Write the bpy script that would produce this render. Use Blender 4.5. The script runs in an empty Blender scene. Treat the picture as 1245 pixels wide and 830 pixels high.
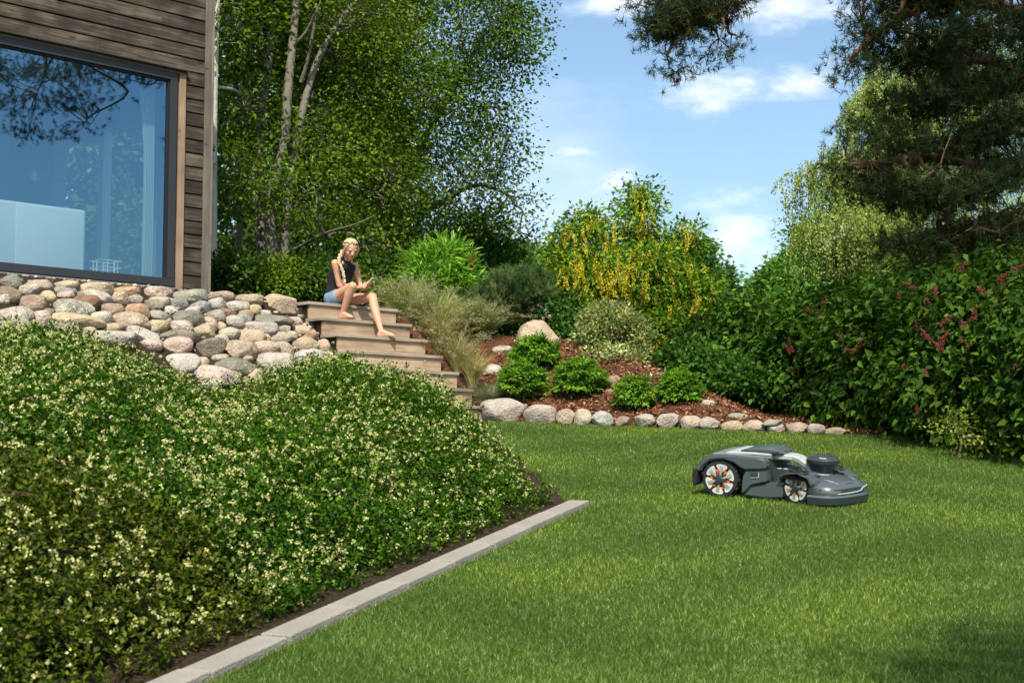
import bpy, bmesh, math, random
import numpy as np
from mathutils import Vector, Matrix, noise as mnoise

# ------------------------------------------------------------------ camera, sky, sun, exposure
SC = bpy.context.scene
COL = SC.collection
F, CX, CY = 1700.0, 622.5, 415.0            # focal length and centre in photo pixels (1245 x 830)
TH = math.atan(132.0 / F)                   # the camera looks slightly uphill
CAM_Z = 1.37
cam = bpy.data.cameras.new('camera')
cam.sensor_width = 36.0
cam.lens = F / 1245.0 * 36.0
cam.clip_start, cam.clip_end = 0.05, 3000.0
cam.dof.use_dof = True
cam.dof.focus_distance = 12.0
cam.dof.aperture_fstop = 6.3
camo = bpy.data.objects.new('camera', cam)
COL.objects.link(camo)
camo.location = (0, 0, CAM_Z)
camo.rotation_euler = (math.pi / 2 + TH, 0, 0)
SC.camera = camo

SUN_EL = math.radians(51)
SUN_AZ = math.atan2(0.02, -1.0)           # direction towards the sun: behind the camera, a little left
sun_dir = Vector((math.sin(SUN_AZ) * math.cos(SUN_EL), math.cos(SUN_AZ) * math.cos(SUN_EL), math.sin(SUN_EL)))
sl = bpy.data.lights.new('sun', 'SUN')
sl.energy = 4.9
sl.angle = math.radians(0.53)
sl.color = (1.0, 0.92, 0.77)
so = bpy.data.objects.new('sun', sl)
COL.objects.link(so)
so.rotation_euler = sun_dir.to_track_quat('Z', 'Y').to_euler()
so.location = (0, -10, 30)

world = bpy.data.worlds.new('World')
SC.world = world
world.use_nodes = True
wt = world.node_tree
wt.nodes.clear()
def wn(t, **k):
    n = wt.nodes.new(t)
    for a, b in k.items(): setattr(n, a, b)
    return n
wout = wn('ShaderNodeOutputWorld')
wbg = wn('ShaderNodeBackground')
wbg.inputs['Strength'].default_value = 0.15
sky = wn('ShaderNodeTexSky', sky_type='NISHITA')
sky.sun_disc = False
sky.sun_elevation = SUN_EL
sky.sun_rotation = SUN_AZ
sky.air_density = 1.0
sky.dust_density = 2.2
sky.ozone_density = 0.45
tc = wn('ShaderNodeTexCoord')
mp = wn('ShaderNodeMapping')
mp.inputs['Scale'].default_value = (1.0, 1.0, 2.4)
nz = wn('ShaderNodeTexNoise')
nz.inputs['Scale'].default_value = 3.4
nz.inputs['Detail'].default_value = 7.0
nz.inputs['Roughness'].default_value = 0.56
wt.links.new(tc.outputs['Generated'], mp.inputs['Vector'])
wt.links.new(mp.outputs[0], nz.inputs['Vector'])
rmp = wn('ShaderNodeValToRGB')
rmp.color_ramp.elements[0].position = 0.54
rmp.color_ramp.elements[0].color = (0, 0, 0, 1)
rmp.color_ramp.elements[1].position = 0.78
rmp.color_ramp.elements[1].color = (1, 1, 1, 1)
wt.links.new(nz.outputs['Fac'], rmp.inputs['Fac'])
# individual cumulus puffs: soft ellipses on the dome broken up by the noise
def sky_dir(px, py):
    v = (CY - py) / F
    d = Vector(((px - CX) / F, math.cos(TH) - v * math.sin(TH), math.sin(TH) + v * math.cos(TH)))
    return d.normalized()
PUFFS = [(862, 112, 95, 34), (968, 100, 66, 27), (890, 285, 75, 70), (955, 6, 105, 34), (735, 2, 90, 30),
         (700, 185, 45, 16), (745, 222, 50, 22), (640, 300, 60, 40)]
nz2 = wn('ShaderNodeTexNoise')
nz2.inputs['Scale'].default_value = 26.0
nz2.inputs['Detail'].default_value = 6.0
nz2.inputs['Roughness'].default_value = 0.6
wt.links.new(mp.outputs[0], nz2.inputs['Vector'])
acc = None
for (px, py, rx, ry) in PUFFS:
    d = sky_dir(px, py)
    sub = wn('ShaderNodeVectorMath', operation='SUBTRACT')
    wt.links.new(tc.outputs['Generated'], sub.inputs[0])
    sub.inputs[1].default_value = d
    scl = wn('ShaderNodeVectorMath', operation='MULTIPLY')
    wt.links.new(sub.outputs[0], scl.inputs[0])
    scl.inputs[1].default_value = (F / rx, F / (rx + ry), F / ry)
    ln = wn('ShaderNodeVectorMath', operation='LENGTH')
    wt.links.new(scl.outputs[0], ln.inputs[0])
    inv = wn('ShaderNodeMath', operation='SUBTRACT')
    inv.inputs[0].default_value = 1.0
    wt.links.new(ln.outputs['Value'], inv.inputs[1])
    if acc is None: acc = inv
    else:
        mx = wn('ShaderNodeMath', operation='MAXIMUM')
        wt.links.new(acc.outputs[0], mx.inputs[0]); wt.links.new(inv.outputs[0], mx.inputs[1])
        acc = mx
nb = wn('ShaderNodeMath', operation='MULTIPLY_ADD')
wt.links.new(nz2.outputs['Fac'], nb.inputs[0]); nb.inputs[1].default_value = 2.4
wt.links.new(acc.outputs[0], nb.inputs[2])
pr = wn('ShaderNodeMapRange', interpolation_type='SMOOTHSTEP')
wt.links.new(nb.outputs[0], pr.inputs['Value'])
pr.inputs['From Min'].default_value = 1.15
pr.inputs['From Max'].default_value = 2.75
thin = wn('ShaderNodeMath', operation='MULTIPLY')
wt.links.new(rmp.outputs['Color'], thin.inputs[0]); thin.inputs[1].default_value = 0.40
mxa = wn('ShaderNodeMath', operation='MAXIMUM')
wt.links.new(thin.outputs[0], mxa.inputs[0]); wt.links.new(pr.outputs[0], mxa.inputs[1])
cl = wn('ShaderNodeMath', operation='MULTIPLY')
wt.links.new(mxa.outputs[0], cl.inputs[0]); cl.inputs[1].default_value = 0.80
cm = wn('ShaderNodeMix', data_type='RGBA')
wt.links.new(cl.outputs[0], cm.inputs['Factor'])
tint = wn('ShaderNodeMix', data_type='RGBA', blend_type='MULTIPLY')
tint.inputs['Factor'].default_value = 1.0
tint.inputs['B'].default_value = (0.90, 1.01, 1.03, 1)
wt.links.new(sky.outputs['Color'], tint.inputs['A'])
wt.links.new(tint.outputs['Result'], cm.inputs['A'])
cm.inputs['B'].default_value = (7.6, 7.6, 7.7, 1)
wt.links.new(cm.outputs['Result'], wbg.inputs['Color'])
wt.links.new(wbg.outputs[0], wout.inputs['Surface'])

SC.view_settings.view_transform = 'Standard'
SC.view_settings.look = 'None'
SC.view_settings.exposure = 0.40
SC.view_settings.gamma = 1.0
SC.cycles.max_bounces = 7
SC.cycles.diffuse_bounces = 3
SC.cycles.glossy_bounces = 3
SC.cycles.transmission_bounces = 4
SC.cycles.transparent_max_bounces = 8
SC.cycles.caustics_reflective = False
SC.cycles.caustics_refractive = False
SC.cycles.sample_clamp_indirect = 4.0

# ------------------------------------------------------------------ helpers
RNG = np.random.default_rng(7)
random.seed(7)

def at(px, py, Y):
    """world point seen at photo pixel (px, py) at distance Y in front of the camera"""
    v = (CY - py) / F
    dx, dy, dz = (px - CX) / F, math.cos(TH) - v * math.sin(TH), math.sin(TH) + v * math.cos(TH)
    k = Y / dy
    return Vector((dx * k, Y, CAM_Z + dz * k))

def mpp(Y): return Y / F                     # metres per photo pixel at distance Y

def tag(o, label=None, cat=None, group=None, kind=None):
    if label: o['label'] = label
    if cat: o['category'] = cat
    if group: o['group'] = group
    if kind: o['kind'] = kind
    return o

def link(name, me, mat=None, parent=None, loc=None, rot=None):
    o = bpy.data.objects.new(name, me)
    COL.objects.link(o)
    if mat is not None and me is not None and len(me.materials) == 0:
        me.materials.append(mat)
    if parent is not None: o.parent = parent
    if loc is not None: o.location = loc
    if rot is not None: o.rotation_euler = rot
    return o

def empty(name, loc=(0, 0, 0), rot=(0, 0, 0)):
    o = bpy.data.objects.new(name, None)
    COL.objects.link(o)
    o.location = loc
    o.rotation_euler = rot
    o.empty_display_size = 0.1
    return o

def np_mesh(name, verts, faces, smooth=False, col=None, mats=None):
    """verts (N,3), faces (M,k) fast mesh"""
    me = bpy.data.meshes.new(name)
    verts = np.asarray(verts, dtype=np.float32); faces = np.asarray(faces, dtype=np.int32)
    M, k = faces.shape
    me.vertices.add(len(verts)); me.vertices.foreach_set('co', verts.ravel())
    me.loops.add(M * k); me.loops.foreach_set('vertex_index', faces.ravel())
    me.polygons.add(M)
    me.polygons.foreach_set('loop_start', np.arange(0, M * k, k, dtype=np.int32))
    me.polygons.foreach_set('loop_total', np.full(M, k, dtype=np.int32))
    if smooth: me.polygons.foreach_set('use_smooth', np.ones(M, dtype=bool))
    if mats is not None: me.polygons.foreach_set('material_index', np.asarray(mats, dtype=np.int32))
    if col is not None:
        a = me.color_attributes.new('col', 'FLOAT_COLOR', 'POINT')
        c = np.ones((len(verts), 4), dtype=np.float32); c[:, :3] = col
        a.data.foreach_set('color', c.ravel())
    me.update(calc_edges=True)
    return me

def bm_mesh(name, bm, smooth=False):
    bmesh.ops.recalc_face_normals(bm, faces=bm.faces)
    me = bpy.data.meshes.new(name)
    bm.to_mesh(me); bm.free()
    if smooth:
        for p in me.polygons: p.use_smooth = True
    return me

def smooth_by_angle(me, deg=35):
    for p in me.polygons: p.use_smooth = True
    ca = math.cos(math.radians(deg))
    bm = bmesh.new(); bm.from_mesh(me)
    for e in bm.edges:
        if len(e.link_faces) == 2 and e.link_faces[0].normal.dot(e.link_faces[1].normal) < ca: e.smooth = False
        elif len(e.link_faces) != 2: e.smooth = False
    bm.to_mesh(me); bm.free()
    return me

def add_box(bm, c, s, M=None, bev=0.0):
    r = bmesh.ops.create_cube(bm, size=1.0)
    vs = r['verts']
    for v in vs: v.co = Vector((v.co.x * s[0], v.co.y * s[1], v.co.z * s[2]))
    if bev > 0:
        es = list({e for v in vs for e in v.link_edges})
        b = bmesh.ops.bevel(bm, geom=es, offset=bev, segments=2, affect='EDGES', profile=0.5)
        vs = list({v for f in b['faces'] for v in f.verts} | {v for v in vs if v.is_valid})
    for v in vs:
        v.co += Vector(c)
        if M is not None: v.co = M @ v.co
    return vs

def tube_arrays(paths, nseg=6):
    """paths: list of (points[list of 3], radii[list]) -> verts, quad faces"""
    V, Fc, base = [], [], 0
    ang = np.arange(nseg) * 2 * np.pi / nseg
    for pts, rad in paths:
        P = np.asarray(pts, dtype=float); n = len(P)
        T = np.gradient(P, axis=0)
        T /= np.linalg.norm(T, axis=1, keepdims=True) + 1e-9
        ref = np.array([0, 0, 1.0]) if abs(T[0, 2]) < 0.9 else np.array([1.0, 0, 0])
        for i in range(n):
            a = np.cross(T[i], ref); a /= np.linalg.norm(a) + 1e-9
            b = np.cross(T[i], a)
            ref = np.cross(a, T[i])
            V.append(P[i] + rad[i] * (np.cos(ang)[:, None] * a + np.sin(ang)[:, None] * b))
        for i in range(n - 1):
            for j in range(nseg):
                k = (j + 1) % nseg
                Fc.append((base + i * nseg + j, base + i * nseg + k, base + (i + 1) * nseg + k, base + (i + 1) * nseg + j))
        base += n * nseg
    return np.concatenate(V), np.array(Fc)

def spline(pts, n=12):
    """Catmull-Rom through pts (any dimension)"""
    P = np.asarray(pts, dtype=float)
    P = np.vstack([2 * P[0] - P[1], P, 2 * P[-1] - P[-2]])
    out = []
    for i in range(1, len(P) - 2):
        for t in np.linspace(0, 1, n, endpoint=False):
            a, b, c, d = P[i - 1], P[i], P[i + 1], P[i + 2]
            out.append(0.5 * (2 * b + (c - a) * t + (2 * a - 5 * b + 4 * c - d) * t * t + (3 * b - a - 3 * c + d) * t ** 3))
    out.append(P[-2])
    return np.array(out)

def unit(a): return a / (np.linalg.norm(a, axis=-1, keepdims=True) + 1e-9)

# ------------------------------------------------------------------ materials
def new_mat(name):
    m = bpy.data.materials.new(name)
    m.use_nodes = True
    m.node_tree.nodes.clear()
    return m, m.node_tree

def N(nt, t, **k):
    n = nt.nodes.new(t)
    for a, b in k.items(): setattr(n, a, b)
    return n

def simple(name, col, rough=0.6, metal=0.0, bump=0.0, bscale=60.0, var=0.0, vscale=8.0, coat=0.0, spec=0.5):
    m, nt = new_mat(name)
    o = N(nt, 'ShaderNodeOutputMaterial'); b = N(nt, 'ShaderNodeBsdfPrincipled')
    nt.links.new(b.outputs[0], o.inputs[0])
    b.inputs['Roughness'].default_value = rough; b.inputs['Metallic'].default_value = metal
    b.inputs['Base Color'].default_value = (*col, 1)
    b.inputs['Coat Weight'].default_value = coat
    b.inputs['Specular IOR Level'].default_value = spec
    if var > 0 or bump > 0: t = N(nt, 'ShaderNodeTexCoord')
    if var > 0:
        n1 = N(nt, 'ShaderNodeTexNoise'); n1.inputs['Scale'].default_value = vscale; n1.inputs['Detail'].default_value = 6
        nt.links.new(t.outputs['Object'], n1.inputs['Vector'])
        mx = N(nt, 'ShaderNodeMix', data_type='RGBA')
        mx.inputs['A'].default_value = (*[c * (1 - var) for c in col], 1)
        mx.inputs['B'].default_value = (*[min(1, c * (1 + var)) for c in col], 1)
        nt.links.new(n1.outputs['Fac'], mx.inputs['Factor'])
        nt.links.new(mx.outputs['Result'], b.inputs['Base Color'])
    if bump > 0:
        n2 = N(nt, 'ShaderNodeTexNoise'); n2.inputs['Scale'].default_value = bscale; n2.inputs['Detail'].default_value = 8
        nt.links.new(t.outputs['Object'], n2.inputs['Vector'])
        bp = N(nt, 'ShaderNodeBump'); bp.inputs['Strength'].default_value = bump; bp.inputs['Distance'].default_value = 0.02
        nt.links.new(n2.outputs['Fac'], bp.inputs['Height']); nt.links.new(bp.outputs[0], b.inputs['Normal'])
    return m

def leaf_mat(name, trans=0.3, rough=0.45, spec=0.4, tint=(1.15, 1.25, 0.55)):
    """leaf: colour from the 'col' attribute, reflected and let through"""
    m, nt = new_mat(name)
    o = N(nt, 'ShaderNodeOutputMaterial'); b = N(nt, 'ShaderNodeBsdfPrincipled')
    a = N(nt, 'ShaderNodeAttribute'); a.attribute_name = 'col'
    b.inputs['Roughness'].default_value = rough
    b.inputs['Specular IOR Level'].default_value = spec
    nt.links.new(a.outputs['Color'], b.inputs['Base Color'])
    tr = N(nt, 'ShaderNodeBsdfTranslucent')
    mul = N(nt, 'ShaderNodeMix', data_type='RGBA', blend_type='MULTIPLY')
    mul.inputs['Factor'].default_value = 1.0
    nt.links.new(a.outputs['Color'], mul.inputs['A']); mul.inputs['B'].default_value = (*tint, 1)
    nt.links.new(mul.outputs['Result'], tr.inputs['Color'])
    ms = N(nt, 'ShaderNodeMixShader'); ms.inputs[0].default_value = trans
    nt.links.new(b.outputs[0], ms.inputs[1]); nt.links.new(tr.outputs[0], ms.inputs[2])
    nt.links.new(ms.outputs[0], o.inputs[0])
    return m

def rock_mat(name, c1, c2, spk=None, spk_amt=0.5, spk_scale=70.0, rough=0.85):
    c1 = tuple(a * b for a, b in zip(c1, (0.80, 0.755, 0.70))); c2 = tuple(a * b for a, b in zip(c2, (0.82, 0.775, 0.72)))
    c1 = tuple(a * 0.84 for a in c1); c2 = tuple(a * 1.06 for a in c2)
    g1, g2 = sum(c1) / 3, sum(c2) / 3
    c1 = tuple(a * 0.70 + g * 0.30 for a, g in zip(c1, (g1 * 1.05, g1, g1 * .92))); c2 = tuple(a * 0.70 + g * 0.30 for a, g in zip(c2, (g2 * 1.05, g2, g2 * .92)))
    m, nt = new_mat(name)
    o = N(nt, 'ShaderNodeOutputMaterial'); b = N(nt, 'ShaderNodeBsdfPrincipled')
    nt.links.new(b.outputs[0], o.inputs[0])
    b.inputs['Roughness'].default_value = rough
    b.inputs['Specular IOR Level'].default_value = 0.25
    t = N(nt, 'ShaderNodeTexCoord'); oi = N(nt, 'ShaderNodeObjectInfo')
    ad = N(nt, 'ShaderNodeVectorMath', operation='ADD')
    sc = N(nt, 'ShaderNodeMath', operation='MULTIPLY'); sc.inputs[1].default_value = 37.0
    nt.links.new(oi.outputs['Random'], sc.inputs[0])
    nt.links.new(t.outputs['Object'], ad.inputs[0]); nt.links.new(sc.outputs[0], ad.inputs[1])
    n1 = N(nt, 'ShaderNodeTexNoise'); n1.inputs['Scale'].default_value = 9; n1.inputs['Detail'].default_value = 7; n1.inputs['Roughness'].default_value = 0.65
    nt.links.new(ad.outputs[0], n1.inputs['Vector'])
    r1 = N(nt, 'ShaderNodeMapRange'); r1.inputs['From Min'].default_value = 0.33; r1.inputs['From Max'].default_value = 0.67
    nt.links.new(n1.outputs['Fac'], r1.inputs['Value'])
    mx = N(nt, 'ShaderNodeMix', data_type='RGBA')
    mx.inputs['A'].default_value = (*c1, 1); mx.inputs['B'].default_value = (*c2, 1)
    nt.links.new(r1.outputs[0], mx.inputs['Factor'])
    last = mx.outputs['Result']
    for (sc_, dark, amt, lo, hi) in ((spk_scale, spk or tuple(c * 0.35 for c in c1), spk_amt, 0.56, 0.68),
                                     (spk_scale * 1.7, tuple(min(0.75, c * 1.6) for c in c2), spk_amt * 0.8, 0.58, 0.70)):
        n3 = N(nt, 'ShaderNodeTexNoise'); n3.inputs['Scale'].default_value = sc_; n3.inputs['Detail'].default_value = 3
        nt.links.new(ad.outputs[0], n3.inputs['Vector'])
        r3 = N(nt, 'ShaderNodeMapRange'); r3.inputs['From Min'].default_value = lo; r3.inputs['From Max'].default_value = hi
        r3.inputs['To Max'].default_value = amt
        nt.links.new(n3.outputs['Fac'], r3.inputs['Value'])
        m3 = N(nt, 'ShaderNodeMix', data_type='RGBA')
        nt.links.new(last, m3.inputs['A']); m3.inputs['B'].default_value = (*dark, 1)
        nt.links.new(r3.outputs[0], m3.inputs['Factor'])
        last = m3.outputs['Result']
    nt.links.new(last, b.inputs['Base Color'])
    nb_ = N(nt, 'ShaderNodeTexNoise'); nb_.inputs['Scale'].default_value = 45; nb_.inputs['Detail'].default_value = 9
    nt.links.new(ad.outputs[0], nb_.inputs['Vector'])
    bp = N(nt, 'ShaderNodeBump'); bp.inputs['Strength'].default_value = 0.9; bp.inputs['Distance'].default_value = 0.025
    nt.links.new(nb_.outputs['Fac'], bp.inputs['Height']); nt.links.new(bp.outputs[0], b.inputs['Normal'])
    return m

def wood_mat(name, c_dark, c_mid, c_light, rough=0.8, streak=(1.2, 30.0, 30.0), axis_attr=None):
    """weathered board: grain along local X, per-board shift and tone"""
    m, nt = new_mat(name)
    o = N(nt, 'ShaderNodeOutputMaterial'); b = N(nt, 'ShaderNodeBsdfPrincipled')
    nt.links.new(b.outputs[0], o.inputs[0]); b.inputs['Roughness'].default_value = rough
    b.inputs['Specular IOR Level'].default_value = 0.25
    t = N(nt, 'ShaderNodeTexCoord'); oi = N(nt, 'ShaderNodeObjectInfo')
    sc = N(nt, 'ShaderNodeMath', operation='MULTIPLY'); sc.inputs[1].default_value = 53.0
    nt.links.new(oi.outputs['Random'], sc.inputs[0])
    ad = N(nt, 'ShaderNodeVectorMath', operation='ADD')
    nt.links.new(t.outputs['Object'], ad.inputs[0]); nt.links.new(sc.outputs[0], ad.inputs[1])
    mpn = N(nt, 'ShaderNodeMapping'); mpn.inputs['Scale'].default_value = streak
    nt.links.new(ad.outputs[0], mpn.inputs['Vector'])
    n1 = N(nt, 'ShaderNodeTexNoise'); n1.inputs['Scale'].default_value = 1.6; n1.inputs['Detail'].default_value = 9; n1.inputs['Roughness'].default_value = 0.68
    n1.inputs['Distortion'].default_value = 0.5
    nt.links.new(mpn.outputs[0], n1.inputs['Vector'])
    n2 = N(nt, 'ShaderNodeTexNoise'); n2.inputs['Scale'].default_value = 3.0; n2.inputs['Detail'].default_value = 5
    nt.links.new(ad.outputs[0], n2.inputs['Vector'])
    mxv = N(nt, 'ShaderNodeMath', operation='MULTIPLY_ADD'); mxv.inputs[1].default_value = 0.55
    nt.links.new(n2.outputs['Fac'], mxv.inputs[0])
    s2 = N(nt, 'ShaderNodeMath', operation='MULTIPLY_ADD'); s2.inputs[1].default_value = 0.75; 
    nt.links.new(n1.outputs['Fac'], s2.inputs[0]); s2.inputs[2].default_value = -0.15
    nt.links.new(s2.outputs[0], mxv.inputs[2])
    rp = N(nt, 'ShaderNodeValToRGB')
    e = rp.color_ramp.elements
    e[0].position = 0.30; e[0].color = (*c_dark, 1)
    e[1].position = 0.72; e[1].color = (*c_light, 1)
    em = e.new(0.5); em.color = (*c_mid, 1)
    nt.links.new(mxv.outputs[0], rp.inputs['Fac'])
    # knots
    vo = N(nt, 'ShaderNodeTexVoronoi'); vo.inputs['Scale'].default_value = 1.0
    mk = N(nt, 'ShaderNodeMapping'); mk.inputs['Scale'].default_value = (2.6, 9.0, 6.5)
    nt.links.new(ad.outputs[0], mk.inputs['Vector']); nt.links.new(mk.outputs[0], vo.inputs['Vector'])
    kr = N(nt, 'ShaderNodeMapRange'); kr.inputs['From Min'].default_value = 0.05; kr.inputs['From Max'].default_value = 0.15
    kr.inputs['To Min'].default_value = 0.75; kr.inputs['To Max'].default_value = 0.0
    nt.links.new(vo.outputs['Distance'], kr.inputs['Value'])
    km = N(nt, 'ShaderNodeMix', data_type='RGBA')
    nt.links.new(kr.outputs[0], km.inputs['Factor']); nt.links.new(rp.outputs['Color'], km.inputs['A'])
    km.inputs['B'].default_value = (*[c * 0.6 for c in c_dark], 1)
    # tone per board
    tv = N(nt, 'ShaderNodeMapRange'); tv.inputs['To Min'].default_value = 0.75; tv.inputs['To Max'].default_value = 1.25
    nt.links.new(oi.outputs['Random'], tv.inputs['Value'])
    mm = N(nt, 'ShaderNodeVectorMath', operation='SCALE')
    nt.links.new(km.outputs['Result'], mm.inputs[0]); nt.links.new(tv.outputs[0], mm.inputs['Scale'])
    nt.links.new(mm.outputs[0], b.inputs['Base Color'])
    bp = N(nt, 'ShaderNodeBump'); bp.inputs['Strength'].default_value = 0.5; bp.inputs['Distance'].default_value = 0.008
    nt.links.new(n1.outputs['Fac'], bp.inputs['Height']); nt.links.new(bp.outputs[0], b.inputs['Normal'])
    return m

M_LEAF = leaf_mat('leaf', trans=0.38, rough=0.55, spec=0.12)
M_LEAF_GLOSSY = leaf_mat('glossy_leaf', trans=0.34, rough=0.5, spec=0.10)
M_NEEDLE = leaf_mat('needle', trans=0.12, rough=0.65, spec=0.12)
M_PETAL = leaf_mat('petal', trans=0.35, rough=0.6, spec=0.2, tint=(1, 1, 0.9))
M_BARK_GREY = simple('grey_bark', (0.16, 0.145, 0.115), 0.9, bump=0.8, bscale=25, var=0.45, vscale=6)
M_BARK_DARK = simple('dark_bark', (0.085, 0.065, 0.05), 0.9, bump=0.8, bscale=30, var=0.4, vscale=7)
M_BARK_PINE = simple('pine_bark', (0.17, 0.085, 0.05), 0.9, bump=0.9, bscale=22, var=0.45, vscale=7)
M_BARK_BIRCH = simple('birch_bark', (0.42, 0.40, 0.35), 0.8, bump=0.4, bscale=30, var=0.4, vscale=9)

# ------------------------------------------------------------------ foliage
def leaf_arrays(pos, axis, nrm, length, width, fold=0.18, droop=0.0):
    """folded kite leaves: 4 verts and 2 triangles each. pos = leaf base."""
    n = len(pos)
    axis = unit(axis); nrm = unit(nrm - axis * (nrm * axis).sum(1, keepdims=True))
    side = np.cross(axis, nrm)
    L = np.asarray(length).reshape(-1, 1) * np.ones((n, 1)); W = np.asarray(width).reshape(-1, 1) * np.ones((n, 1))
    mid = pos + axis * L * 0.42
    v0 = pos
    v1 = mid + side * W * 0.5 + nrm * W * fold
    v2 = pos + axis * L - nrm * L * droop
    v3 = mid - side * W * 0.5 + nrm * W * fold
    V = np.stack([v0, v1, v2, v3], axis=1).reshape(-1, 3)
    b = np.arange(n, dtype=np.int32)[:, None] * 4
    Fc = np.concatenate([b + np.array([[0, 1, 2]]), b + np.array([[0, 2, 3]])], axis=1).reshape(-1, 3)
    return V, Fc

def leaf_arrays6(pos, axis, nrm, length, width, fold=0.16, droop=0.12):
    """broader pointed leaf: 6 verts, 4 triangles, folded on the midrib, tip bent down"""
    n = len(pos)
    axis = unit(axis); nrm = unit(nrm - axis * (nrm * axis).sum(1, keepdims=True))
    side = np.cross(axis, nrm)
    L = np.asarray(length).reshape(-1, 1) * np.ones((n, 1)); W = np.asarray(width).reshape(-1, 1) * np.ones((n, 1))
    v0 = pos
    a = pos + axis * L * 0.30
    v1 = a + side * W * 0.5 + nrm * W * fold
    v5 = a - side * W * 0.5 + nrm * W * fold
    c = pos + axis * L * 0.68 - nrm * L * droop * 0.35
    v2 = c + side * W * 0.3 + nrm * W * fold * 0.6
    v4 = c - side * W * 0.3 + nrm * W * fold * 0.6
    v3 = pos + axis * L - nrm * L * droop
    V = np.stack([v0, v1, v2, v3, v4, v5], axis=1).reshape(-1, 3)
    b = np.arange(n, dtype=np.int32)[:, None] * 6
    Fc = np.concatenate([b + np.array([[0, 1, 2]]), b + np.array([[0, 2, 3]]), b + np.array([[0, 3, 4]]), b + np.array([[0, 4, 5]])], axis=1).reshape(-1, 3)
    return V, Fc

def leaf_cols(n, cols, rng, per, jitter=0.18, weights=None):
    cols = np.asarray(cols, dtype=float)
    i = rng.choice(len(cols), n, p=weights)
    c = cols[i] * (1 + jitter * rng.standard_normal((n, 1))) * (1 + 0.06 * rng.standard_normal((n, 3)))
    return np.repeat(np.clip(c, 0.003, 0.9), per, axis=0)

def blob(px, py, Y, rx, ry, rd):
    return (np.array(at(px, py, Y)), np.array([rx * mpp(Y), rd, ry * mpp(Y)]))

def sample_blobs(blobs, n, rng, shell=0.55):
    vol = np.array([b[1].prod() ** 0.75 for b in blobs]); vol /= vol.sum()
    idx = rng.choice(len(blobs), n, p=vol)
    C = np.stack([b[0] for b in blobs])[idx]; R = np.stack([b[1] for b in blobs])[idx]
    d = unit(rng.standard_normal((n, 3)))
    r = rng.random((n, 1)) ** (1 / 3 if shell <= 0 else 1 / (3 + 6 * shell))
    return C + d * R * r, unit(d / R), idx

def cluster_leaves(centers, outs, per, spread, rng, length, width, up=0.6, droop_axis=0.35, jl=0.3):
    n = len(centers) * per
    c = np.repeat(centers, per, axis=0); o = np.repeat(outs, per, axis=0)
    off = rng.standard_normal((n, 3)) * spread * np.array([1, 1, 0.6])
    pos = c + off
    ax = unit(off) + 0.5 * o + 0.6 * rng.standard_normal((n, 3)); ax[:, 2] -= droop_axis
    nr = 0.55 * o + 0.55 * rng.standard_normal((n, 3)); nr[:, 2] += up
    L = length * (1 + jl * (rng.random(n) - 0.5) * 2)
    return leaf_arrays(pos, ax, nr, L, L * (width / length))

def twigs(centers, hubs, rng, r0=0.012, r1=0.004):
    """a bent twig from the nearest hub to each cluster centre"""
    out = []
    H = np.asarray(hubs)
    for c in centers:
        h = H[np.argmin(((H - c) ** 2).sum(1))]
        L = np.linalg.norm(c - h)
        if L < 0.05: continue
        m = (h + c) / 2 + rng.standard_normal(3) * L * 0.08 + np.array([0, 0, L * 0.06])
        out.append((np.array([h, m, c]), [r0, (r0 + r1) / 2, r1]))
    return out

def limb(a, b, rng, r0, r1, n=5, wob=0.06, sag=0.0):
    a = np.array(a, float); b = np.array(b, float); L = np.linalg.norm(b - a)
    ts = np.linspace(0, 1, n)
    P = a[None] * (1 - ts[:, None]) + b[None] * ts[:, None]
    P[1:-1] += rng.standard_normal((n - 2, 3)) * L * wob
    P[:, 2] += sag * L * np.sin(ts * np.pi)
    P = spline(P, 4)
    return (P, list(np.linspace(r0, r1, len(P))))
# ------------------------------------------------------------------ lie of the land
# (U, Nn): along the house front and away from it; (s, w): along the kerb and into the planting bed
U = np.array([0.715, 0.699]); U = U / np.linalg.norm(U)
NN = np.array([-U[1], U[0]])
K0 = np.array([-1.21, 4.86]); KD = np.array([1.57, 3.99]); KLEN = float(np.linalg.norm(KD)); KD = KD / KLEN
KN = np.array([-KD[1], KD[0]])
KERB_W = 0.135
SL = 0.116                                   # the lawn climbs away from the camera
E0 = np.array([-0.1, 14.4]); E1 = np.array([3.04, 13.15])
ED = (E1 - E0) / np.linalg.norm(E1 - E0); EN = np.array([-ED[1], ED[0]])

def lawn_z(x, y): return SL * np.clip(y, -12, 20)
def un(x, y): return x * U[0] + y * U[1], x * NN[0] + y * NN[1]
def sw(x, y): return (x - K0[0]) * KD[0] + (y - K0[1]) * KD[1], (x - K0[0]) * KN[0] + (y - K0[1]) * KN[1]
def edge_v(x, y): return (x - E0[0]) * EN[0] + (y - E0[1]) * EN[1], (x - E0[0]) * ED[0] + (y - E0[1]) * ED[1]
def w_min(s): return np.where(s < KLEN, 0.0, 0.10 + (s - KLEN) * 0.56)
def sstep(a, b, t):
    t = np.clip((t - a) / (b - a), 0, 1)
    return t * t * (3 - 2 * t)

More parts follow.
